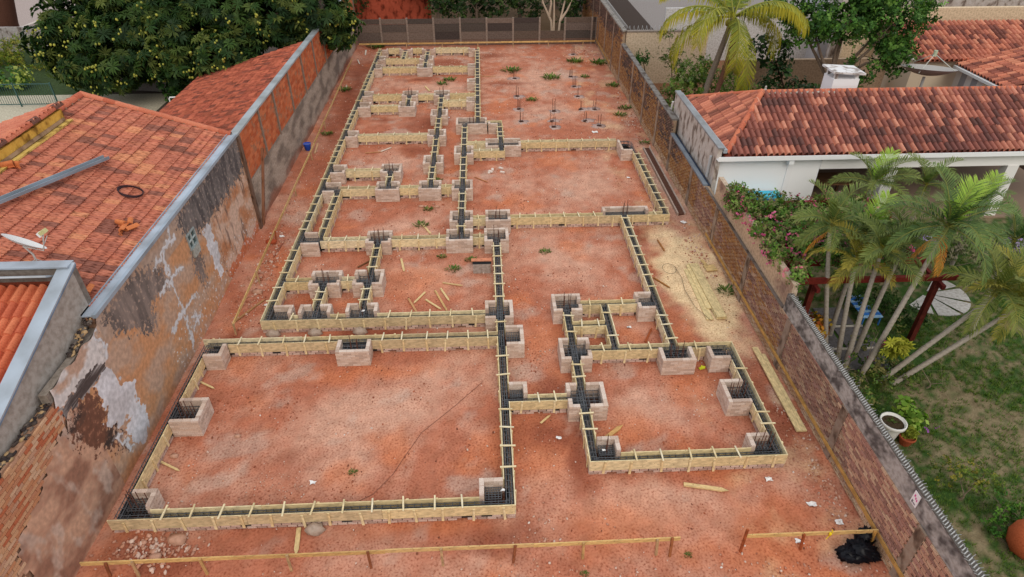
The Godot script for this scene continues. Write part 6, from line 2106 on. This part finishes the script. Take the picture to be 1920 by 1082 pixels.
	for e in [["dark green tree behind the back wall's left end", -9.6, -50.0, [[-9.6, 2.6, -49.8, 1.6, 1.8, 1.4], [-11.5, 3.6, -51, 2, 2, 2]], 401], ["slim leafy tree behind the back wall beside orange wall", -3.1, -48.3, [[-2.6, 2.3, -48.6, 1.3, 1.2, 1.0], [-4.0, 3.4, -49.0, 1.4, 1.0, 1.0]], 402], ["bushy tree behind the middle of the back wall", -0.4, -49.0, [[-1.2, 1.8, -49.0, 1.5, 1.5, 1.2], [0.6, 2.2, -49.4, 1.4, 1.5, 1.2], [-0.4, 4.2, -50, 2.2, 1.8, 1.8]], 403], ["dark tree left of the pale bare tree", 2.8, -50.5, [[2.6, 2.8, -50.8, 1.7, 2.0, 1.4], [3.6, 1.6, -49.4, 1.0, 1.0, 0.8]], 404], ["dark tree right of the pale bare tree", 6.9, -50.0, [[6.8, 2.6, -50.2, 1.3, 1.8, 1.3], [6.3, 1.2, -48.6, 0.8, 0.9, 0.7]], 405], ["dark backdrop tree far behind the back wall, left", -6.5, -55.5, [[-7.0, 3.5, -56, 3.5, 3.2, 2.0]], 406], ["dark backdrop tree far behind the back wall, centre", -0.5, -55.5, [[-0.5, 3.5, -56, 3.8, 3.2, 2.0]], 407], ["dark backdrop tree far behind the back wall, right", 6.0, -55.5, [[6.0, 3.5, -56, 3.8, 3.2, 2.0]], 408]]:
		tree("rear_tree", e[0], "tree", Vector3(e[1], 0, e[2]), e[3], "sprig", 20.0, 0.3, dk, e[4], 0.12, 1.3, S(120, 104, 92), "trees behind the back wall")
	var wt := thing("pale_bare_tree", "pale bare trunked tree in the gap of the back wall", "tree", Vector3(4.95, 0.0, -46.4))
	var wm := MB.new()
	for e in [[[0, -0.2, 0], [-0.15, 1.2, 0], [-0.75, 2.4, 0.1], [-0.95, 3.6, 0]], [[0.05, -0.2, 0], [0.05, 1.3, 0], [0.0, 3.4, -0.1]], [[0.35, -0.2, 0.1], [0.45, 1.2, 0.1], [0.75, 2.5, 0], [1.0, 3.4, 0]], [[0.45, 1.2, 0.1], [0.9, 1.9, 0.2], [1.2, 2.6, 0.2]], [[-0.3, 1.5, 0], [-0.2, 2.4, 0.2], [-0.35, 3.2, 0.2]]]:
		var pp := []
		for q in e:
			pp.append(Vector3(q[0], q[1], q[2]))
		var rr := []
		for k in pp.size():
			rr.append(lerpf(0.1, 0.035, float(k) / (pp.size() - 1)))
		wm.tube(pp, rr, 7, S(214, 196, 176))
	part("trunk", wm.mesh(M.bark), wt)
	cloud("crown", wt, "sprig", [[4.0, 3.4, -46.6, 0.9, 0.8, 0.8], [6.1, 3.0, -46.6, 0.8, 0.7, 0.7]], 14.0, 0.24, [S(84, 100, 52), S(70, 90, 46)], 409)
	# ---- right rear yard
	tree("round_topped_tree", "small round topped tree before the beige yard wall", "tree", Vector3(8.8, 0, -35.4), [[8.75, 1.9, -35.4, 0.42, 0.4, 0.42]], "sprig", 90.0, 0.17, [S(52, 100, 42), S(66, 116, 48)], 421, 0.05, 1.2, S(110, 100, 86))
	tree("light_green_bush", "big light green bush behind the tiled hip roof", "bush", Vector3(10.4, 0, -29.8), [[8.8, 1.3, -29.4, 0.7, 1.1, 1.0], [10.0, 1.7, -29.8, 1.1, 1.2, 1.0], [11.4, 1.8, -30.0, 1.2, 1.2, 1.0], [12.6, 1.3, -29.8, 0.9, 0.9, 0.9], [10.6, 2.3, -31.2, 1.2, 0.7, 0.8]], "sprig", 46.0, 0.19, [S(104, 134, 48), S(120, 142, 60), S(84, 118, 42), S(132, 140, 84), S(96, 124, 60)], 422, 0.06, 0.5, S(130, 124, 110))
	tree("sparse_shrub", "sparse tall shrub with yellow bloom by the beige yard wall", "shrub", Vector3(9.9, 0, -33.6), [[9.8, 2.4, -33.8, 0.6, 0.5, 0.5], [10.3, 1.6, -33.4, 0.6, 0.6, 0.5], [9.7, 3.3, -34.3, 0.5, 0.25, 0.4]], "sprig", 40.0, 0.16, [S(92, 112, 56), S(110, 124, 62), S(70, 92, 46)], 423, 0.04, 0.9, S(130, 112, 96))
	tree("dark_leaf_tree", "dark big leaved tree between bush and chimney", "tree", Vector3(15.0, 0, -30.6), [[14.3, 1.9, -30.6, 0.8, 0.9, 0.7], [15.4, 1.4, -30.2, 0.8, 1.0, 0.7], [14.0, 3.2, -31.4, 1.0, 0.7, 0.8]], "broad", 20.0, 0.32, [S(46, 72, 36), S(58, 86, 42), S(38, 60, 32)], 424, 0.09, 0.9, S(84, 66, 56))
	tree("spreading_tree", "bright green spreading tree behind the white chimney", "tree", Vector3(16.2, 0, -29.6), [[16.2, 5.2, -29.4, 1.6, 1.1, 1.3], [18.2, 5.0, -29.2, 1.4, 1.2, 1.2], [17.2, 6.4, -29.8, 1.8, 1.2, 1.5], [15.0, 4.8, -30.2, 1.2, 1.0, 1.1], [18.6, 3.6, -29.0, 0.9, 0.9, 0.8], [17.3, 3.0, -29.0, 0.6, 0.7, 0.6], [19.3, 5.4, -29.6, 0.8, 0.8, 0.8], [14.2, 5.6, -31.0, 1.1, 1.0, 1.0]], "sprig", 42.0, 0.25, [S(74, 116, 48), S(92, 136, 56), S(60, 98, 42), S(108, 146, 66), S(50, 84, 38)], 425, 0.17, 2.2, S(140, 124, 110))
	# coconut palm
	var cp := thing("coconut_palm", "tall coconut palm with drooping yellowing fronds, upper right", "palm", Vector3(9.9, 0, -29.0))
	var top := Vector3(1.05, 5.3, -0.1)
	palm_trunk(cp, top, 0.17, 0.13, S(140, 128, 116), 0.5)
	var cr := RandomNumberGenerator.new()
	cr.seed = 44
	var k0 := 0
	for e in [[0.0, 0.5, 1.5], [0.35, 0.15, 1.7], [3.0, 0.45, 1.6], [3.3, 0.1, 1.7], [2.55, 0.75, 1.3], [4.55, 0.2, 2.3], [4.9, -0.35, 1.6], [1.2, 0.6, 1.3], [1.9, 0.7, 1.2], [5.5, 0.7, 1.5], [3.9, 0.6, 1.9], [0.9, 1.0, 0.9], [2.2, 1.2, 0.8]]:
		var mesh := frond_mesh("coco%d" % k0, e[1], e[2], 3.7, 72, 0.95, 0.95, 0.05, S(104, 122, 52), S(178, 166, 52), 0.026)
		part("frond", mesh, cp, Transform3D(Basis(Vector3.UP, e[0]), top))
		k0 += 1
	var hb := MB.new()
	for k in 8:
		var g := TAU * k / 8.0
		hb.tube([top, top + Vector3(cos(g) * 0.25, -0.5 - 0.2 * (k % 3), sin(g) * 0.25)], [0.03, 0.012], 5, S(150, 110, 70))
	for k in 6:
		var g := TAU * k / 6.0
		hb.lump(top + Vector3(cos(g) * 0.22, -0.25, sin(g) * 0.22), Vector3(0.11, 0.14, 0.11), soil_n[0], 0.1, 6, 8, S(150, 140, 70))
	part("coconuts", hb.mesh(M.bark), cp)
	var ds := MB.new()
	ds.tube([top + Vector3(0.15, -0.3, 0.2), top + Vector3(0.1, -1.4, 0.35), top + Vector3(-0.3, -3.2, 0.4)], [0.14, 0.2, 0.1], 8, S(128, 92, 76))
	part("dead_frond", ds.mesh(M.bark), cp)
	# ---- garden palms in front of the white house
	palm("leftmost garden palm with hanging orange frond over the pergola", Vector3(9.48, 0, -13.39), Vector3(8.85, 3.5, -14.0), 12, 1.25, 501, 0.1, false, 1)
	palm("garden palm rising behind the bright young frond", Vector3(9.85, 0, -13.96), Vector3(10.15, 2.9, -14.5), 11, 1.25, 502, 0.0, true)
	palm("golden garden palm nearest to the grey spiked wall", Vector3(9.62, 0, -12.94), Vector3(9.45, 2.75, -13.4), 10, 1.15, 503, 0.6)
	palm("garden palm over the dark red pergola beam", Vector3(9.66, 0, -12.61), Vector3(9.85, 3.2, -13.2), 11, 1.2, 504, 0.3)
	palm("dark garden palm between pergola and tallest palm", Vector3(10.1, 0, -13.02), Vector3(10.75, 3.1, -13.7), 11, 1.3, 505, 0.1)
	palm("tallest garden palm with wide shaggy crown", Vector3(9.76, 0, -12.08), Vector3(10.62, 4.3, -12.45), 15, 1.55, 506, 0.0, true, 2)
	palm("upper of two palms leaning far over the lawn", Vector3(10.26, 0, -12.0), Vector3(12.45, 2.6, -12.25), 12, 1.4, 507, 0.2)
	palm("lower of two palms leaning far over the lawn, golden crown", Vector3(10.62, 0, -11.94), Vector3(12.95, 2.4, -12.0), 12, 1.4, 508, 0.5)
	palm("small palm before the veranda's left opening", Vector3(12.55, 0, -18.4), Vector3(12.6, 2.35, -18.5), 10, 1.3, 509, 0.1, true)
	palm("small palm before the veranda's middle pillar", Vector3(14.45, 0, -18.5), Vector3(14.5, 2.2, -18.6), 10, 1.3, 510, 0.1)
	palm("palm at the right edge of the frame beside the patio", Vector3(14.1, 0, -14.0), Vector3(14.25, 2.7, -14.3), 12, 1.4, 511, 0.0)
	palm("palm with bright yellow-green frond before the veranda pillar", Vector3(15.6, 0, -17.4), Vector3(15.5, 2.0, -17.4), 9, 1.2, 512, 0.0, true)
	# ---- pergola and bougainvillea
	var pg := thing("pergola", "dark red timber pergola under the pink bougainvillea", "pergola", Vector3(10.2, 0, -16.0))
	for e in [[-1.5, -2.0], [-1.5, 2.3], [1.9, -2.0], [1.9, 2.3]]:
		var m := MB.new()
		m.ab(e[0] - 0.07, e[0] + 0.07, -0.05, 2.1, e[1] - 0.07, e[1] + 0.07, S(104, 44, 36))
		part("post", m.mesh(M.pine), pg)
	for z in [-2.0, -1.1, -0.2, 0.6, 1.45, 2.3]:
		var m := MB.new()
		m.ab(-2.1, 2.4, 2.1, 2.24, z - 0.06, z + 0.06, S(120, 44, 36))
		part("rafter", m.mesh(M.pine), pg)
	for x in [-1.5, 1.9]:
		var m := MB.new()
		m.ab(x - 0.05, x + 0.05, 1.98, 2.1, -2.3, 2.6, S(110, 42, 34))
		part("beam", m.mesh(M.pine), pg)
	var bg := thing("bougainvillea", "pink flowering bougainvillea sprawling over pergola and beige wall", "bougainvillea", Vector3(8.6, 0, -16.5))
	var bb := [[8.4, 2.3, -17.7, 0.8, 0.28, 0.7], [9.6, 2.32, -17.5, 1.0, 0.28, 0.7], [11.0, 2.3, -17.4, 1.1, 0.28, 0.7], [8.5, 2.4, -16.6, 0.7, 0.4, 0.9], [9.6, 2.5, -16.4, 1.1, 0.4, 1.0], [10.9, 2.4, -16.2, 1.0, 0.35, 0.9], [8.6, 2.4, -15.3, 0.55, 0.45, 0.8], [9.5, 2.4, -15.0, 0.9, 0.35, 0.8], [8.5, 2.1, -14.3, 0.4, 0.5, 0.5], [10.6, 2.35, -14.9, 0.8, 0.3, 0.7], [12.1, 2.25, -17.5, 0.7, 0.28, 0.6], [8.05, 2.42, -18.3, 0.35, 0.25, 0.5], [8.0, 2.5, -17.6, 0.34, 0.28, 0.8], [8.0, 2.5, -16.2, 0.34, 0.28, 0.8], [8.0, 2.48, -14.9, 0.34, 0.28, 0.7], [8.05, 2.4, -13.8, 0.3, 0.3, 0.5], [11.6, 2.35, -15.6, 0.8, 0.3, 0.8]]
	cloud("leaves", bg, "sprig", bb, 130.0, 0.14, [S(96, 134, 52), S(114, 148, 62), S(76, 112, 46), S(130, 144, 78), S(140, 134, 86), S(106, 94, 64)], 521, 0.6)
	cloud("bracts", bg, "petal", bb + [[7.98, 2.0, -17.6, 0.12, 0.3, 0.5], [7.95, 1.9, -16.0, 0.1, 0.3, 0.3]], 9.0, 0.12, [S(214, 96, 140), S(226, 120, 160), S(196, 76, 120), S(206, 120, 130)], 522, 0.95)
	var bs := MB.new()
	for e in [[[8.5, 0, -16.8], [8.6, 1.2, -16.6], [8.5, 2.3, -16.5]], [[8.4, 0, -14.6], [8.5, 1.3, -14.4], [8.45, 2.2, -14.5]], [[8.5, 1.2, -16.6], [9.0, 2.2, -15.8], [9.8, 2.35, -15.2]], [[8.0, 2.5, -15.4], [7.98, 2.3, -15.2], [8.0, 2.0, -15.5]]]:
		var pp := []
		for q in e:
			pp.append(Vector3(q[0], q[1], q[2]) - bg.position)
		bs.tube(pp, [0.05, 0.04, 0.02], 6, S(120, 104, 92))
	part("stems", bs.mesh(M.bark), bg)
	# ---- beds and shrubs in the garden
	for e in [["pale violet shrub behind the tallest garden palm", [[13.4, 1.0, -16.8, 0.7, 0.6, 0.5], [14.6, 1.1, -17.0, 0.8, 0.6, 0.5], [16.0, 1.1, -16.4, 0.7, 0.6, 0.5]], "sprig", 46.0, 0.17, [S(120, 120, 86), S(140, 132, 110), S(96, 104, 66)], 531, Vector3(14.4, 0, -16.9)], ["rounded green shrub with bare stems on the lawn", [[10.0, 0.62, -8.55, 0.5, 0.32, 0.42], [10.5, 0.6, -8.5, 0.42, 0.3, 0.4]], "sprig", 110.0, 0.085, [S(96, 116, 42), S(110, 128, 48), S(76, 100, 38), S(140, 132, 50)], 532, Vector3(10.15, 0, -8.4)], ["low bright green shrub right of the rounded one", [[10.85, 0.3, -8.0, 0.42, 0.32, 0.42], [10.95, 0.3, -7.5, 0.36, 0.28, 0.36], [10.5, 0.2, -7.6, 0.35, 0.2, 0.35]], "sprig", 90.0, 0.1, [S(70, 112, 36), S(56, 98, 34), S(88, 128, 44)], 533, Vector3(10.85, 0, -7.9)], ["dark red and yellow croton by the grey wall", [[9.15, 0.55, -13.75, 0.36, 0.35, 0.34]], "broad", 60.0, 0.22, [S(150, 76, 34), S(176, 120, 40), S(110, 50, 34), S(196, 160, 50)], 534, Vector3(9.15, 0, -13.75)], ["mixed green bed at the palms' feet", [[9.0, 0.25, -12.2, 0.6, 0.3, 0.6], [9.8, 0.25, -11.7, 0.7, 0.25, 0.4], [10.4, 0.35, -12.6, 0.7, 0.35, 0.7], [9.2, 0.3, -11.2, 0.5, 0.3, 0.6], [11.0, 0.5, -13.6, 0.6, 0.5, 0.5]], "sprig", 60.0, 0.13, [S(84, 112, 48), S(66, 96, 42), S(110, 126, 56), S(124, 120, 70)], 535, Vector3(9.8, 0, -12.2)], ["low plants under the leaning palms", [[11.2, 0.3, -11.9, 0.4, 0.3, 0.4], [11.7, 0.25, -11.6, 0.3, 0.25, 0.3]], "sprig", 60.0, 0.12, [S(100, 118, 50), S(120, 124, 54)], 536, Vector3(11.4, 0, -11.8)], ["feathery green shrub behind the dark patio slabs", [[11.6, 0.5, -15.2, 0.7, 0.5, 0.6], [12.2, 0.4, -14.3, 0.5, 0.4, 0.5]], "sprig", 60.0, 0.15, [S(80, 110, 54), S(64, 94, 46)], 537, Vector3(11.8, 0, -14.9)]]:
		tree("garden_shrub", e[0], "shrub", e[7], e[1], e[2], e[3], e[4], e[5], e[6], 0.025, 0.15, S(140, 128, 110), "shrubs in the garden")
	var vio := thing("violet_blossom", "violet flower cluster at the right frame edge", "flowers", Vector3(16.1, 0, -16.0))
	cloud("petals", vio, "petal", [[16.1, 1.7, -16.0, 0.35, 0.28, 0.3], [13.5, 1.5, -16.6, 0.4, 0.2, 0.3]], 70.0, 0.09, [S(172, 150, 206), S(190, 176, 214)], 541, 0.8)
	var vst := MB.new()
	vst.tube([Vector3(0, 0, 0), Vector3(0.05, 0.9, 0), Vector3(0, 1.6, 0)], [0.03, 0.025, 0.015], 6, S(120, 110, 96))
	part("stem", vst.mesh(M.bark), vio)
	var ro := thing("bromeliad", "bright yellow-green bromeliad on the tallest palm's trunk", "plant", Vector3(10.15, 1.35, -12.0))
	var rx := []
	var rc := []
	for k in 26:
		var b := Basis.from_euler(Vector3(r.randf_range(-0.8, 0.8), r.randf() * TAU, r.randf_range(-0.8, 0.8)))
		rx.append(Transform3D(b.scaled(Vector3.ONE * r.randf_range(0.16, 0.26)), Vector3(r.randf_range(-0.22, 0.3), r.randf_range(-0.2, 0.25), r.randf_range(0.0, 0.2))))
		rc.append(S(176, 180, 60).lerp(S(206, 196, 84), r.randf()))
	var rs := SurfaceTool.new()
	rs.begin(Mesh.PRIMITIVE_TRIANGLES)
	for k in rx.size():
		rs.append_from(tinted("rosette", rc[k % 5]), 0, rx[k])
	rs.set_material(M.leaf)
	part("leaves", rs.commit(), ro)
	var pk := thing("pink_blooms", "magenta flowers low among the palm trunks", "flowers", Vector3(9.75, 0, -12.3))
	cloud("petals", pk, "petal", [[9.55, 0.7, -12.35, 0.16, 0.1, 0.14], [9.95, 0.65, -12.25, 0.1, 0.1, 0.1], [10.25, 1.05, -12.4, 0.08, 0.12, 0.08]], 260.0, 0.07, [S(206, 70, 130), S(190, 60, 110)], 542, 0.6)
	var pst := MB.new()
	for e in [[-0.2, -0.05], [0.2, 0.05], [0.5, -0.1]]:
		pst = MB.new()
		pst.tube([Vector3(e[0], 0, e[1]), Vector3(e[0], 0.65 + (0.35 if e[0] > 0.4 else 0.0), e[1])], [0.012, 0.008], 5, S(110, 110, 70))
		part("stem", pst.mesh(M.bark), pk)
	# ---- pots, urn, paving, lounger
	var wp := thing("white_flower_pot", "large white plastic flower pot beside the grey spiked wall", "pot", Vector3(9.55, 0, -10.2))
	var wpm := MB.new()
	wpm.lathe([Vector2(0.17, 0.0), Vector2(0.19, 0.05), Vector2(0.24, 0.42), Vector2(0.3, 0.44), Vector2(0.3, 0.52), Vector2(0.265, 0.52), Vector2(0.25, 0.44), Vector2(0.0, 0.44)], 28, Vector3.ZERO, S(226, 224, 220))
	part("pot", wpm.mesh(M.plain), wp)
	var ws := MB.new()
	ws.lathe([Vector2(0.0, 0.462), Vector2(0.25, 0.455)], 20, Vector3.ZERO, S(70, 60, 44))
	part("earth", ws.mesh(M.soil), wp)
	cloud("seedlings", wp, "sprig", [[9.55, 0.48, -10.2, 0.18, 0.05, 0.18]], 300.0, 0.04, [S(84, 112, 50), S(100, 124, 60)], 543, 0.2)
	var tp := thing("terracotta_pot", "terracotta pot with yellow-green plant right of white pot", "pot", Vector3(9.85, 0, -9.95))
	var tpm := MB.new()
	tpm.lathe([Vector2(0.11, 0.0), Vector2(0.17, 0.2), Vector2(0.19, 0.22), Vector2(0.19, 0.27), Vector2(0.165, 0.27), Vector2(0.15, 0.23), Vector2(0.0, 0.23)], 22, Vector3.ZERO, S(176, 92, 62))
	part("pot", tpm.mesh(M.tile_clean), tp)
	cloud("plant", tp, "rosette", [[9.85, 0.4, -9.95, 0.12, 0.1, 0.12]], 160.0, 0.13, [S(170, 178, 70), S(150, 160, 60)], 544, 0.3)
	var bl := thing("broad_leaf_plant", "broad leaved plant with violet flowers behind the white pot", "plant", Vector3(10.0, 0, -10.4))
	cloud("leaves", bl, "broad", [[9.95, 0.6, -10.55, 0.25, 0.3, 0.2], [10.15, 0.45, -10.3, 0.2, 0.2, 0.2]], 60.0, 0.24, [S(128, 164, 62), S(110, 146, 54), S(150, 176, 76)], 545, 0.5)
	cloud("petals", bl, "petal", [[10.35, 0.45, -10.1, 0.2, 0.08, 0.2]], 60.0, 0.07, [S(180, 110, 196)], 546, 0.6)
	var ur := thing("clay_urn", "big terracotta urn tipped over on the lawn, lower right", "urn", Vector3(10.85, 0.36, -7.15))
	var um := MB.new()
	um.lathe([Vector2(0.0, -0.5), Vector2(0.2, -0.47), Vector2(0.36, -0.3), Vector2(0.42, -0.08), Vector2(0.36, 0.15), Vector2(0.2, 0.32), Vector2(0.15, 0.38), Vector2(0.2, 0.47), Vector2(0.24, 0.5), Vector2(0.21, 0.5), Vector2(0.13, 0.4), Vector2(0.17, 0.3)], 30, Vector3.ZERO, S(186, 98, 62))
	part("jar", um.mesh(M.tile_clean), ur, Transform3D(Basis(Vector3(0, 0, 1), -0.75) * Basis(Vector3(1, 0, 0), -0.5), Vector3.ZERO))
	var pv := thing("round_paving", "pale round paving of four slabs set in the lawn", "paving", Vector3(13.9, 0, -15.85))
	for k in 5:
		var m := MB.new()
		var a0 := -0.9 + k * 0.72
		var a1 := a0 + 0.62
		for s in 6:
			var g := lerpf(a0, a1, s / 6.0)
			var h := lerpf(a0, a1, (s + 1) / 6.0)
			var R := 1.15
			var p0 := Vector3(cos(g) * R, 0.03, sin(g) * R)
			var p1 := Vector3(cos(h) * R, 0.03, sin(h) * R)
			var q0 := Vector3(cos(g) * 0.16 - 0.1, 0.03, sin(g) * 0.16)
			var q1 := Vector3(cos(h) * 0.16 - 0.1, 0.03, sin(h) * 0.16)
			m.quad(q0, q1, p1, p0, S(190, 188, 184))
			m.quad(p0, p1, p1 + Vector3.DOWN * 0.05, p0 + Vector3.DOWN * 0.05, S(170, 168, 164))
		part("slab", m.mesh(M.mortar), pv)
	var sp := thing("dark_patio", "dark grey patio slabs with white edging under the palms", "paving", Vector3(9.9, 0, -13.9))
	for e in [[-0.55, -0.9, 0.9, 0.8], [0.45, -0.95, 0.9, 0.8], [-0.4, 0.05, 1.0, 0.95], [0.65, 0.05, 0.9, 0.95], [-0.2, 1.0, 1.0, 0.8], [0.7, 1.0, 0.7, 0.8]]:
		var m := MB.new()
		m.ab(e[0] - e[2] / 2, e[0] + e[2] / 2, 0.0, 0.035, e[1] - e[3] / 2, e[1] + e[3] / 2, S(112, 110, 112))
		part("slab", m.mesh(M.mortar), sp)
	for z in [-0.43, 0.56]:
		var m := MB.new()
		m.ab(-0.9, 1.1, 0.0, 0.06, z - 0.035, z + 0.035, S(206, 200, 190))
		part("edging", m.mesh(M.mortar), sp)
	var lo := thing("blue_lounger", "blue striped lounger behind the palm trunks", "lounger", Vector3(11.25, 0, -14.9))
	var fr := MB.new()
	for e in [[-0.25, -0.5], [0.25, -0.5], [-0.25, 0.5], [0.25, 0.5]]:
		fr.ab(e[0] - 0.02, e[0] + 0.02, 0, 0.3, e[1] - 0.02, e[1] + 0.02, S(60, 120, 190))
	part("frame", fr.mesh(M.plastic), lo)
	for k in 9:
		var m := MB.new()
		m.ab(-0.3, 0.3, 0.3, 0.33, -0.56 + k * 0.125, -0.56 + k * 0.125 + 0.1, S(50, 120, 206) if k % 2 else S(150, 190, 226))
		part("slat", m.mesh(M.plastic), lo)
	# ---- weeds on the plot
	for e in [["weed left of the wide boxes, behind centre row", -2.22, -22.1, 0.3, 0], ["weed touching the stake behind the centre boxes", -2.4, -20.9, 0.38, 1], ["small weed at the foot of the largest brick front", -1.55, -18.7, 0.25, 0], ["small weed below the second centre box", -0.55, -18.45, 0.28, 1], ["weed beside the dark hole near the centre beam", -1.14, -17.89, 0.34, 0], ["lone weed on the soil right of the centre beam", 2.01, -18.84, 0.28, 1], ["weed against the box at the corridor's foot", -1.99, -24.63, 0.3, 0], ["green weed at the brick wall beside the plank stack", 7.54, -16.22, 0.42, 1], ["tiny weed in the big front left room", -3.19, -9.68, 0.16, 0], ["upper of two weeds in the rear middle room", -1.91, -37.68, 0.5, 1], ["lower of two weeds in the rear middle room", -2.29, -37.0, 0.45, 0], ["wide flat weed on the rear right soil, left", 1.74, -39.21, 0.75, 0], ["wide flat weed on the rear right soil, centre", 4.02, -37.75, 0.72, 1], ["wide flat weed on the rear right soil, rear", 5.83, -40.92, 0.75, 0], ["small flat weed among the pile stubs", 2.62, -34.11, 0.42, 1], ["small weed right of the rearmost pile stubs", 6.03, -37.91, 0.38, 0], ["weed near the wall right of the orange ridge", 7.0, -31.67, 0.45, 1], ["weed growing along right wall, far back", 7.35, -40.5, 0.8, 0], ["weed growing along right wall, nearer", 7.4, -36.2, 0.55, 1], ["weed along right wall level with the stubs", 7.4, -32.6, 0.5, 0], ["weed at the head of the drain channel", 7.45, -28.0, 0.35, 1], ["weed at the foot of the back wall, left", -7.0, -44.7, 0.8, 0], ["weed beside left rail near blue bucket", -7.5, -29.8, 0.4, 1], ["weed at left rail, far back", -7.7, -36.0, 0.55, 0], ["tiny weed by the front rail, right of centre", 1.75, -7.0, 0.12, 1], ["tiny weed near the front rail end", 3.9, -7.3, 0.12, 0]]:
		weed(e[0], e[1], e[2], e[3], e[4])
